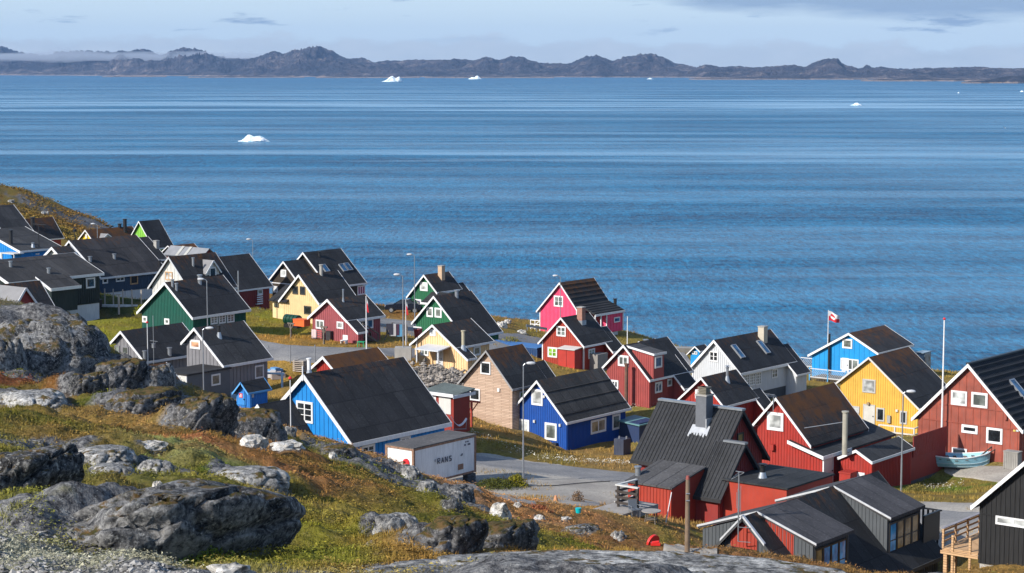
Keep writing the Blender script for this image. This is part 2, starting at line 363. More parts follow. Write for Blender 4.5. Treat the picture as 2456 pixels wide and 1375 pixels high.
    def frame(s, face, off, a0, a1, z0, z1, style='1', pane=None, fm=None, cas=.11, name='window', proud=.075):
        P = s._face(face, off)[1]; m = MB(); fm = fm or WHITE; o = cas
        def bx(p, q, r, t, d0, d1): m.box(P(p, r, d0), P(q, t, d1))
        bx(a0 - o, a1 + o, z1, z1 + o, -.02, proud); bx(a0 - o, a1 + o, z0 - o, z0, -.02, proud); bx(a0 - o, a0, z0, z1, -.02, proud); bx(a1, a1 + o, z0, z1, -.02, proud)
        sw = .045; e = .001; q5 = .066
        bx(a0, a1, z1 - sw, z1 - e, -.01, q5); bx(a0, a1, z0 + e, z0 + sw, -.01, q5); bx(a0 + e, a0 + sw, z0 + sw, z1 - sw, -.01, q5); bx(a1 - sw, a1 - e, z0 + sw, z1 - sw, -.01, q5)
        nv, nh = {'1': (1, 1), '2': (2, 1), '3': (3, 1), '4': (2, 2), '6': (2, 3), '9': (3, 4), '12': (3, 3), 'h': (1, 2), '8': (4, 2)}[style]
        for k in range(1, nv): c = a0 + (a1 - a0) * k / nv; bx(c - .05, c + .05, z0 + sw, z1 - sw, -.01, .069)
        for k in range(1, nh): c = z0 + (z1 - z0) * k / nh; bx(a0 + sw, a1 - sw, c - .025, c + .025, -.01, .06)
        w = s.b(m, name, fm); g = MB(); g.box(P(a0 + .01, z0 + .01, -.02), P(a1 - .01, z1 - .01, .045)); s.b(g, 'pane', pane or DARKG, w); return w
    def win(s, face, box, style='1', pane=None, fm=None, off=None, cas=.09, k=None, name='window'):
        if off is None: off = s.yf if face == 'f' else s.xw
        kk = s.k; s.k = k or s.k
        fn, P, sl = s._face(face, off); x0, x1, y0, y1 = box; xc, yc = (x0 + x1) / 2, (y0 + y1) / 2; skw = sl * (x1 - x0) * (1 if face == 'f' else 1)
        a0, a1 = fn(x0, yc)[0], fn(x1, yc)[0]; z1 = fn(xc, y0 + skw / 2)[1]; z0 = fn(xc, y1 - skw / 2)[1]; s.k = kk
        a0, a1 = min(a0, a1), max(a0, a1)
        return s.frame(face, off, a0 + cas, a1 - cas, z0 + cas, z1 - cas, style, pane, fm, cas, name)
    def door(s, face, box, mat, off=None, k=None, fm=None):
        if off is None: off = s.yf if face == 'f' else s.xw
        kk = s.k; s.k = k or s.k; fn, P, sl = s._face(face, off); x0, x1, y0, y1 = box; xc, yc = (x0 + x1) / 2, (y0 + y1) / 2
        a0, a1 = fn(x0, yc)[0], fn(x1, yc)[0]; z1 = fn(xc, y0)[1]; z0 = fn(xc, y1)[1]; s.k = kk
        m = MB(); d = s.b(m.box(P(a0, z0, -.02), P(a1, z1, .06)), 'door', mat)
        f = MB()
        for p, q, r, t in ((a0 - .08, a0, z0, z1 + .08), (a1, a1 + .08, z0, z1 + .08), (a0, a1, z1, z1 + .08)): f.box(P(p, r, -.02), P(q, t, .08))
        s.b(f, 'door_frame', fm or WHITE, d); s.b(MB().box(P(a1 - .14, (z0 + z1) / 2 - .03, .06), P(a1 - .06, (z0 + z1) / 2 + .05, .12)), 'handle', BLACKM, d); return d
    def skylight(s, X, Y, w=.8, l=1.2):
        x, y, z = s.rp(X, Y); m = MB(); g = MB(); c = 1 / math.hypot(1, s.pr); dx, dz = c, -s.pr * c; nx, nz = s.pr * c, c
        def q(u, v, n): return (x + dx * u + nx * n, y + v, z + dz * u + nz * n)
        def bb(M, u0, u1, v0, v1, n0, n1): M.hexa([q(u0, v0, n0), q(u1, v0, n0), q(u1, v1, n0), q(u0, v1, n0), q(u0, v0, n1), q(u1, v0, n1), q(u1, v1, n1), q(u0, v1, n1)])
        for u0, u1, v0, v1 in ((-l/2, l/2, -w/2, -w/2+.08), (-l/2, l/2, w/2-.08, w/2), (-l/2, -l/2+.1, -w/2+.08, w/2-.08), (l/2-.1, l/2, -w/2+.08, w/2-.08)): bb(m, u0, u1, v0, v1, -.05, .16)
        sk = s.b(m, 'skylight', STEEL); bb(g, -l/2+.1, l/2-.1, -w/2+.08, w/2-.08, -.04, .13); s.b(g, 'pane', BLUEG, sk)
    def pipe(s, X, Y, ytop, r=.1, mat=None, cap=True, side=1, flash=None, k=None, cowl=False, base=None, clr=None):
        kk = s.k; s.k = k or s.k
        x, y, z = base or s.rp(X, Y, side); d, c = s._r(X, ytop); t = (y - c[1]) / d[1]; zt = c[2] + d[2] * t; s.k = kk
        m = MB().cyl((x, y, z - .3), (x, y, zt), r, n=12)
        if cap: m.cyl((x, y, zt - .02), (x, y, zt + .07), r * 1.35, n=12)
        if cowl: m.cyl((x, y, zt + .07), (x, y, zt + .16), r * .6, n=8); m.cyl((x, y, zt + .16), (x, y, zt + .2), r * 1.9, r * 1.2, n=12)
        o = s.b(m, 'chimney_pipe', mat or STEEL)
        if flash: s.b(MB().cyl((x, y, z - .35), (x, y, z + .35), r * 2.4, r * 1.05, n=12), 'flashing', STEEL, o)
        return o
    def stack(s, X0, X1, ytop, ybase, mat, capm=None, wy=None, flash=False, side=1):
        x, y, z = s.rp((X0 * .45 + X1 * .55), ybase, side); d, c = s._r((X0 + X1) / 2, ytop); zt = c[2] + d[2] * (y - c[1]) / d[1]
        W = abs(X1 - X0) / Z[s.k][2] * s.D / F; a = W / (.61 + .79) / 2; m = MB().box((x - a, y - a, z - 1.2), (x + a, y + a, zt)); o = s.b(m, 'chimney', mat)
        s.b(MB().box((x - a - .05, y - a - .05, zt + .002), (x + a + .05, y + a + .05, zt + .09)), 'chimney_cap', capm or CONC, o)
        if flash: s.b(MB().box((x - a - .06, y - a - .06, z - 1.2), (x + a + .06, y + a + .06, z + .12)), 'flashing', STEEL, o)
        return x, y, z, a, zt
    def gable_dormer(s, apex, tip, xd, yhw, wall, roof, wn=None, pane=None, style='1'):
        """small gable facing +x; apex px on plane x=xd"""
        ya, za = s.sp(*apex, xd); yt, zt = s.sp(*tip, xd); hw = yhw; dz = (za - zt) * hw / abs(yt - ya)
        x0 = -za / s.pr  # ridge meets slope
        x0e = -(za - dz) / s.pr
        m = MB(); th = .08
        def side(sg):
            A = (x0 - .1, ya, za); B = (xd, ya, za); Cc = (xd, ya + sg * hw, za - dz); Dd = (x0e - .1, ya + sg * hw, za - dz)
            q = [A, B, Cc, Dd]; m.hexa([(x, y, z - th) for x, y, z in q] + q)
        side(-1); side(1); s.b(m, 'dormer_roof', roof)
        w = hw - .15; zb = -s.pr * xd - .3; zc = za - dz * w / hw - .1
        m = MB(); pts = [(ya - w, zb), (ya + w, zb), (ya + w, zc), (ya, za - .1), (ya - w, zc)]
        n = 5; vs = [(xd - .2, y, z) for y, z in pts] + [(x0e - .3, y, z) for y, z in pts]
        m.add(vs, [tuple(range(5)), tuple(range(9, 4, -1))] + [((i + 1) % 5, i, 5 + i, 5 + (i + 1) % 5) for i in range(5)])
        s.b(m, 'dormer_wall', wall)
        m = MB()
        for sg in (-1, 1): m.beam((xd + .02, ya, za - .06), (xd + .02, ya + sg * hw, za - dz - .06), .05, .16)
        s.b(m, 'dormer_fascia', WHITE)
        if wn: s.frame('s', xd - .2, ya + wn[0], ya + wn[1], zb + wn[2], zb + wn[3], style, pane)
def sun_lbl(): pass
RF = lambda nm, h, rust=.0, **k: roofing(nm, h.hr, rust, **k)

# the houses: (zoom key, apex, left tip, right tip, far end of ridge, distance, bearing of ridge, base)
HS = {}
def HH(key, name, label, *a, **k): HS[key] = House(name, label, *a, **k)
HH('bigblue', 'blue_house', 'bright sky blue boarded house with wide white bargeboards behind the white container', 'I', (463,278), (262,512), (885,885), (1300,135), 138, 38.5, 7.0)
HH('redb', 'red_house', 'small red gable under a rust brown roof just behind the bright blue house', 'I', (630,125), (530,218), (722,236), (1065,52), 166, 38, 4.8)
HH('grey', 'grey_house', 'grey boarded house with flat roofed annex beside the little blue shed', 'D', (887,182), (765,320), (1165,542), (1352,115), 165, 36.75, 6.4)
HH('grey2', 'grey_house', 'pale grey boarded house behind the dark rocks, left of the other grey house', 'D', (193,213), (97,318), (424,505), (680,152), 172, 37, 6.3)
HH('rustw', 'brown_roofed_house', 'low house with orange brown stained roof squeezed behind the boulders by the grey annex', 'D', (395,545), None, (640,850), (620,490), 150, 37, 5.0)
HH('shed', 'garden_shed', 'small bright blue wooden shed with a red notice on its door', 'D', (1325,695), (1250,795), (1395,800), (1545,655), 152, 36.25, (1395,918), cat='shed', group=None)
HH('green', 'green_house', 'large dark green house with white bargeboards and three steel roof pipes', 'B', (608,695), (348,975), (872,1030), (1158,628), 190, 35.25, (372,1150))
HH('whiteup', 'white_house', 'off white boarded house with a grey dormer, behind the large dark green house', 'B', (645,455), (452,745), (862,797), (1085,412), 214, 38, (460,900))
HH('darkred', 'dark_red_house', 'dark red house with white slatted balcony rail, right of the off white house', 'B', (1055,462), None, (1285,778), (1405,425), 226, 37.5, 7.2)
HH('brown', 'brown_house', 'dark brown almost black house with paired skylights, nearest the sea behind the cream house', 'C', (497,178), None, (745,510), (853,135), 236, 38, 7.0)
HH('cream', 'cream_house', 'cream yellow house with dark framed windows and green oil tanks by its wall', 'C', (457,388), (270,632), (650,660), (825,352), 205, 41, (570,850))
HH('rose', 'rose_house', 'dusty rose house with rug and laundry on its front wall and wooden steps', 'C', (727,620), (543,790), (1015,938), (1088,577), 190, 40, (1005,1055))
HH('greenup', 'green_house', 'green house with a tall pale brick chimney, close to the sea', 'E', (457,232), (295,440), (582,400), (695,202), 232, 38, (310,562))
HH('greenlo', 'green_house', 'green house with paired gable windows, directly behind the peach house', 'E', (550,433), (343,685), (728,668), (905,382), 205, 37.25, (362,822))
HH('peach', 'peach_house', 'pale peach house with a porch canopy, timber deck and tall metal flue', 'E', (538,703), (327,885), (870,1032), (900,640), 180, 36.5, (848,1172))
HH('wood', 'wooden_house', 'unpainted natural wood clad house with two gable windows', 'J', (310,75), (70,350), (540,412), (625,18), 165, 37.5, (527,652))
HH('pink', 'pink_house', 'bright pink house with ribbed black roof at the edge of the sea', 'F', (400,148), (183,415), (565,405), (725,105), 243, 39, (205,605))
HH('redor', 'red_house', 'brick red house with green curtained window, red outer shed and a brick chimney', 'F', (413,478), (200,715), (632,752), (680,430), 198, 36.5, (610,972))
HH('rose2', 'red_house', 'faded red house with a big box dormer and a rusty flue pipe standing before it', 'F', (1003,737), (800,950), (1252,1068), (1300,676), 176, 38.5, (1240,1310))
HH('behind', 'black_roofed_house', 'black roof with one steel vent just behind the red house with the box dormer', 'F', (1150,703), None, (1262,815), (1297,678), 222, 38, 6.0)
HH('white', 'white_house', 'white house with two skylights and a pale stone chimney', 'G', (362,375), (120,645), (615,692), (897,277), 192, 39.5, 6.2)
HH('midblue', 'blue_house', 'deep royal blue corrugated house beside the street lamp', 'J', (750,335), (493,635), (1012,702), (1310,225), 163, 38.5, (1008,978))
HH('cshed', 'garden_shed', 'tiny cyan shed at the shore left of the white house', 'G', (183,435), (108,508), (232,483), (275,412), 228, 38, (108,590), cat='shed', group=None)
HH('redsm', 'red_house', 'small red house with a flashed steel chimney pipe, below the white house', 'G', (243,728), (0,955), (460,1005), (570,648), 160, 37, 6.2)
HH('metal', 'red_house', 'red house with ribbed black metal roof and a square grey chimney', 'K', (1383,300), None, (1610,715), (660,215), 124, -51, 7.6)
HH('redrust', 'red_house', 'scarlet house with rust stained roof and tall grey flue stayed by a rod', 'L', (365,195), (160,430), (672,615), (872,65), 145, 37.75, (755,955))
HH('yellow', 'yellow_house', 'golden yellow corrugated house with white door and deck rail', 'H', (722,538), (410,780), (1198,1025), (1098,438), 172, 36, (1195,1305))
HH('cyan', 'cyan_house', 'cyan blue house with shallow roof and diagonal boarded deck rail near the sea', 'H', (532,310), (150,515), (810,500), (852,240), 212, 37.75, (187,735))
HH('redR', 'red_house', 'weathered red panelled house with black tile roof and the light blue boat in front', 'M', (1015,355), (500,850), (1515,965), (1528,225), 152, 39, (1490,1240))
HH('dorm', 'dark_house', 'charcoal and red house with large box dormers, nearest the camera at the bottom', 'N', (660,740), (250,1170), (990,1170), (2185,265), 100, 38, 6.6)
HH('dgreen', 'dark_green_house', 'very dark green house over a white basement with long low roof at left edge', 'A', (-200,775), None, (95,985), (695,685), 205, 38, 7.0)
HH('blue28', 'navy_house', 'navy blue house on a white basement storey with very long black roof', 'A', (650,578), (590,655), (955,929), (1270,520), 235, 38, 7.9)
HH('ext29', 'black_roofed_house', 'black roofed house with stubby concrete chimney directly behind the navy house', 'A', (1215,556), None, (1400,770), (1395,535), 258, 38, 7.5)
HH('yel30', 'yellow_house', 'lemon yellow gable with long rusty ridge, far behind the navy house', 'A', (803,478), (725,580), (890,600), (1245,445), 288, 38, 6.5)
HH('lime', 'lime_green_house', 'steep black roofed house with a sliver of lime green gable by a chimney', 'A', (1308,395), None, (1450,655), (1453,387), 292, 38, 8.2)
HH('top32', 'black_roofed_house', 'tall steep black roof cut by the left edge, highest of the houses there', 'A', (-150,257), None, (60,535), (125,230), 262, 38, 8.5)
HH('blue32', 'blue_house', 'bright blue house with shallow dark roof and black stove pipe at the left edge', 'A', (-170,478), None, (188,678), (235,437), 228, 38, 5.8)
HH('rust33', 'black_roofed_house', 'rusty dark roof below the headland, behind the steep black roof at the left edge', 'A', (190,376), None, (300,580), (480,355), 285, 38, 7.5)
HH('sw34', 'white_house', 'little house with white framed gable between the bright blue and the navy house', 'A', (487,640), (415,715), (545,705), (660,620), 220, 38, 5.0)
HH('low35', 'dark_red_house', 'black roofed house with a small red dormer, lowest at the left edge behind the rocks', 'A', (-60,998), None, (110,1300), (375,955), 158, 38, 6.5)
HH('grey36', 'light_roofed_house', 'light grey sheet roof with two pale strips, behind the off white house', 'B', (1030,378), None, (1105,452), (668,350), 262, -51, 6.0)
HH('brn37', 'black_roofed_house', 'brown ridged black roof peeping over the light grey sheet roof', 'B', (640,352), None, (760,480), (885,330), 280, 38, 6.0)
# ------------------------------------------------------------------ terrain control points
CT = []
def cp(p, D, k='U'): w = at(px(k, *p), D); CT.append(tuple(w))
def cz(pxx, D, zr): x = (pxx - 1228) / F * D; CT.append((x * 1.0, D, CAMZ + zr))
for p, D in (((0,1375),32),((300,1375),32),((650,1375),34),((0,1450),27),((900,1450),27),((1500,1450),27),((2100,1450),29),((0,1240),42),((180,1265),41),((300,1340),37),((650,1315),46),((900,1345),43),
    ((1200,1345),44),((1500,1352),44),((1750,1372),44),((1000,1322),60),((1250,1325),66),((1500,1338),74),((1650,1345),82),((950,1236),64.8),((1060,1242),64.8),((1190,1258),66.5),((950,1302),61.3),((1100,1314),61.3),((1250,1314),63),((330,922),100),((330,1000),94.5),((480,940),103),((480,1028),95),((400,1142),54),((600,1152),56),((400,1318),46),((200,1135),52),((650,1210),58),((900,1240),61),((1150,1245),74),((1300,1290),77),((1500,1290),96),
    ((1450,1230),107),((1600,1262),110),((0,1150),52),((150,1120),58),((200,1050),66),((400,1065),66),((500,1110),63),((700,1085),77),((0,980),82),((200,1000),78),((400,1010),82),((600,1045),84),((750,1055),92),
    ((0,830),100),((0,745),116),((120,762),115),((240,806),112),((300,872),109),((430,908),106),((540,990),101),((640,1018),100),((760,1050),101),((850,1078),103),((960,1134),104),((1080,1168),108),((1135,1192),112),
    ((130,880),100),((300,950),97),((800,1150),82),((1000,1200),84),((1250,1155),135),((1400,1190),123),((1180,1200),116),((1300,1215),111),((1300,1128),143),((1500,1152),140),((1150,1105),146),((1180,1060),152),((1100,1010),158),
    ((2161,1182),135),((2400,1200),126),((2300,1290),113),((2260,1378),101),((2345,1385),99),((2456,1400),95),((2380,1110),150),((2290,1115),152),((2456,1120),150),((2262,1168),149),((2330,1180),141),((2180,1190),137),((940,740),264),((1180,762),264),((1290,800),246),((1560,812),256),((1640,835),252),((1500,790),262),
    ((640,820),196),((700,855),178),((900,830),186),((960,850),180),((1000,800),212),((1250,830),200),((1330,880),190),((285,760),196),((270,800),188),((1620,860),222),((960,760),236),((720,890),166),((700,800),192),((1050,905),172),((1000,880),176)):
    cp(p, D)
for q in ((-450,140,-22),(-450,60,-11),(120,134,-22.5),(0,134,-22.5),(300,129,-24),(430,126,-25),(540,121,-25.5),(640,118,-26),(760,118,-26.5),(850,118,-27),(960,117,-27.5),(1300,92,-21.5),(1750,84,-20.5),(1800,60,-15.5),
    (2000,46,-12.5),(2100,70,-20),(2400,80,-22.5),(2600,60,-18),(2800,120,-26),(2800,30,-8),(3000,200,-33),(1980,90,-22.8),(1960,125,-28.3),(1700,121,-28),(2100,135,-28.6),(1940,236,-36),(2200,236,-36),(2500,236,-37),(2900,236,-37),
    (350,262,-27),(350,305,-30),(200,320,-29),(0,320,-27),(-300,320,-27),(-300,200,-22),(-100,240,-25),(60,400,-30),(-200,420,-26),(200,390,-34),(300,380,-44),(420,330,-45),(600,290,-34),(760,276,-32.5),(880,270,-32),
    (600,318,-46),(880,298,-46),(1100,292,-46),(1300,290,-47),(1600,288,-47),(1900,276,-47),(2200,272,-47),(2600,272,-47),(3000,272,-47),(300,460,-49),(360,560,-50),(260,700,-50),(0,700,-50),(-300,700,-50),(-500,520,-22)):
    cz(*q)
for p, D in (((-200,418),565),((0,446),560),((60,466),556),((120,498),545),((180,523),528),((232,532),592),((262,535),604),((60,520),470),((110,556),420),((20,490),510),((170,556),470),((0,560),400)): cp(p, D)
for k, h in HS.items():
    xr = h.xr; x0 = h.xl
    if k in ('yellow', 'rose', 'peach'): xr = h.xr
    for x in (x0 * .9, xr * .9):
        for y in (0.4, max(h.len * .95, 4)): CT.append(tuple(h.world(x, y, -h.hr)))
CT = np.array(CT)
_U = np.stack([CT[:, 0] / CT[:, 1], np.log(CT[:, 1])], 1)
def _phi(a, b): return np.sqrt(((a[:, None, :] - b[None, :, :]) ** 2).sum(2) + 1.5e-4)
_A = np.block([[_phi(_U, _U) + np.eye(len(_U)) * -.006, np.ones((len(_U), 1))], [np.ones((1, len(_U))), np.zeros((1, 1))]])
_W = np.linalg.solve(_A, np.concatenate([CT[:, 2], [0]]))
LEDGES = []
def ground(x, y):
    """height of the land at x, y"""
    x = np.atleast_1d(np.asarray(x, float)); y = np.atleast_1d(np.asarray(y, float)); sh = x.shape
    q = np.stack([x.ravel() / y.ravel(), np.log(y.ravel())], 1); out = np.empty(len(q))
    for i in range(0, len(q), 20000): out[i:i + 20000] = _phi(q[i:i + 20000], _U) @ _W[:-1] + _W[-1]
    z = out.reshape(sh)
    near = np.clip((112 - y) / 16, 0, 1)
    z = z + near * ((fbm(x * .45, y * .45, 4, 3) - .5) * 1.1 + (fbm(x * 1.9, y * 1.9, 4, 5) - .5) * .42 * np.clip(y / 60, .5, 1)) + (fbm(x * .8, y * .8, 3, 9) - .5) * .1
    for cx, cy, l2, w2, a, h in LEDGES:
        dx, dy = x - cx, y - cy; ly = (dx * math.sin(a) + dy * math.cos(a)) / l2; lx = dx * math.cos(a) - dy * math.sin(a); s_ = np.clip(.5 - lx / (w2 * .9), 0, 1); s_ = s_ * s_ * (3 - 2 * s_)
        z = z + h * s_ * np.exp(-np.clip(-lx - w2 * .4, 0, 99) / (1.6 * w2 + 1.2)) * np.clip(1.9 - 1.55 * np.abs(ly), 0, 1)
    far = np.clip((y - 330) / 60, 0, 1); z = z + far * (fbm(x * .06, y * .06, 5, 11) - .5) * 6 * np.clip((z + 1) / 3, 0, 1)
    return z
_DD = np.exp(np.linspace(math.log(30), math.log(640), 900))
def G(p, k='U', dmin=30):
    """where the line of sight through p first meets the land"""
    r = ray(px(k, *p)); D = _DD[_DD > dmin]; X = r[0] / r[1] * D; Zz = CAMZ + r[2] / r[1] * D; g = ground(X, D); i = np.argmax(Zz < g)
    if i == 0: i = 1
    a, b = Zz[i - 1] - g[i - 1], Zz[i] - g[i]; t = a / (a - b) if a != b else 0; d = D[i - 1] + t * (D[i] - D[i - 1]); x = r[0] / r[1] * d
    return (float(x), float(d), float(ground(x, d)[0]))
def stand(p, D, k='U'):
    """top of something tall seen at p, distance D: its foot on the land and its height"""
    w = at(px(k, *p), D); z = float(ground(w[0], w[1])[0]); return (float(w[0]), float(w[1]), z), float(w[2] - z)
def build_grid(name, X, Y, Zv, mat, smooth=True):
    nr, nc = X.shape; me = bpy.data.meshes.new(name); co = np.stack([X, Y, Zv], 2).reshape(-1, 3).astype(np.float32)
    me.vertices.add(len(co)); me.vertices.foreach_set('co', co.ravel())
    i = np.arange(nr * nc).reshape(nr, nc); q = np.stack([i[:-1, :-1], i[:-1, 1:], i[1:, 1:], i[1:, :-1]], 2).reshape(-1, 4)
    me.loops.add(q.size); me.loops.foreach_set('vertex_index', q.ravel().astype(np.int32)); me.polygons.add(len(q))
    me.polygons.foreach_set('loop_start', np.arange(0, q.size, 4, dtype=np.int32)); me.polygons.foreach_set('loop_total', np.full(len(q), 4, np.int32))
    me.update(calc_edges=True); me.polygons.foreach_set('use_smooth', np.full(len(q), smooth)); me.materials.append(mat)
    o = bpy.data.objects.new(name, me); col.objects.link(o); return o
def heath_mat():
    m, nt, n, l, b = newmat('heath'); co = nd(nt, 'ShaderNodeTexCoord').outputs['Object']
    a = N_noise(nt, co, .16, 5, .6); c = N_noise(nt, co, .9, 6, .65); d = N_noise(nt, co, 5, 5, .7); e = N_noise(nt, co, .5, 4, .6, (1, 1, 1))
    k = N_ramp(nt, N_m(nt, 'ADD', N_m(nt, 'MULTIPLY', a, .55), N_m(nt, 'MULTIPLY', c, .45)), [(.36, (.15, .07, .035)), (.43, (.21, .125, .045)), (.49, (.13, .105, .022)), (.55, (.065, .075, .013)), (.62, (.17, .125, .035)), (.7, (.26, .17, .085))])
    k = N_mix(nt, N_ramp(nt, d, [(.35, .55), (.5, 0.0)]), k, (.03, .032, .01)); k = N_mix(nt, N_ramp(nt, d, [(.55, 0.0), (.75, .6)]), k, (.34, .25, .11))
    k = N_mix(nt, N_ramp(nt, e, [(.64, 0.0), (.7, .5)]), k, (.34, .31, .27))
    l.new(k, b.inputs['Base Color']); b.inputs['Roughness'].default_value = .95; b.inputs['Specular IOR Level'].default_value = .1
    N_bump(nt, N_m(nt, 'ADD', d, N_m(nt, 'MULTIPLY', c, 1.5)), b, .9, .16); return m
HEATH = heath_mat()
def land():
    ys = [26.0]
    while ys[-1] < 720: ys.append(ys[-1] * (1.0042 if ys[-1] < 125 else 1.0075))
    ys = np.array(ys); u = np.linspace(-.42, .42, 620)
    Y = np.repeat(ys[:, None], len(u), 1); X = Y * u[None, :]; Zv = ground(X, Y)
    return tag(build_grid('ground', X, Y, Zv, HEATH), kind='structure')
land()
# ---------------- sea
def sea():
    m, nt, n, l, b = newmat('sea_water'); co = nd(nt, 'ShaderNodeTexCoord').outputs['Object']
    w1 = N_noise(nt, co, .6, 6, .68, (.8, .22, 1)); w2 = N_noise(nt, co, .06, 4, .6, (.5, 1.3, 1))
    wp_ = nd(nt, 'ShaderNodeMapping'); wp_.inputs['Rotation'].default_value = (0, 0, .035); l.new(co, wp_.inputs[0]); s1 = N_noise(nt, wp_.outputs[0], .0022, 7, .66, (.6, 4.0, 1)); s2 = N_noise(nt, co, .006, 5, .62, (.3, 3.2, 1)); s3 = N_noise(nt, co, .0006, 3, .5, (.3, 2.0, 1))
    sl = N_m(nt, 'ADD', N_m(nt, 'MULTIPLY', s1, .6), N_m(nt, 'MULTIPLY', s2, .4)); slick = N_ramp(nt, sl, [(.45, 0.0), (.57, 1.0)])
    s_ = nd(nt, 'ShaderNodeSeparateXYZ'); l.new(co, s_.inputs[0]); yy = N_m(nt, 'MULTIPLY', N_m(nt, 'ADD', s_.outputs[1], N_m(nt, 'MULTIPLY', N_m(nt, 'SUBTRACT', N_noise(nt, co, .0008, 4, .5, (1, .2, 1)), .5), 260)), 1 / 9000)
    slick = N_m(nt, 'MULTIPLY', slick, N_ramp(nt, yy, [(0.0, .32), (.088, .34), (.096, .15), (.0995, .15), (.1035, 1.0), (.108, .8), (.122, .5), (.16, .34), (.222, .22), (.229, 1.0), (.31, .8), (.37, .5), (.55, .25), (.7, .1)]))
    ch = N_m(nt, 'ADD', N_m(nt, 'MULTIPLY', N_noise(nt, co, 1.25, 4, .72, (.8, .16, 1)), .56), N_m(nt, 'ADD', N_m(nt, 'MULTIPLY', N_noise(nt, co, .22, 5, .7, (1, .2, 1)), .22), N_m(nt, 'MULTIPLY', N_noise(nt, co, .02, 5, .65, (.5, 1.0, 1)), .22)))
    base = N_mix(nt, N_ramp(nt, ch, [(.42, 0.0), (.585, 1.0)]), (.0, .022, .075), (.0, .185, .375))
    base = N_mix(nt, N_m(nt, 'MULTIPLY', slick, .75), base, (.27, .50, .70)); b.inputs['Specular IOR Level'].default_value = .22  # slicks: smoother water, with the reflected bright horizon painted into the base colour
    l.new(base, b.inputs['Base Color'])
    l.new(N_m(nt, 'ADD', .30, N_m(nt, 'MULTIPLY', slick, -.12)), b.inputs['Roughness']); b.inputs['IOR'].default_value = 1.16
    h = N_m(nt, 'ADD', w1, N_m(nt, 'MULTIPLY', w2, 3.0))
    bp = N_bump(nt, h, b, 1.0, 1.1); l.new(N_m(nt, 'SUBTRACT', 1.0, N_m(nt, 'MULTIPLY', slick, .8)), bp.inputs['Strength'])
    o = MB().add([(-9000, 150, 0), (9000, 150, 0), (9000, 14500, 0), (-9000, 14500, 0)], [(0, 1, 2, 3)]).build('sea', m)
    tag(o, kind='structure')
sea()
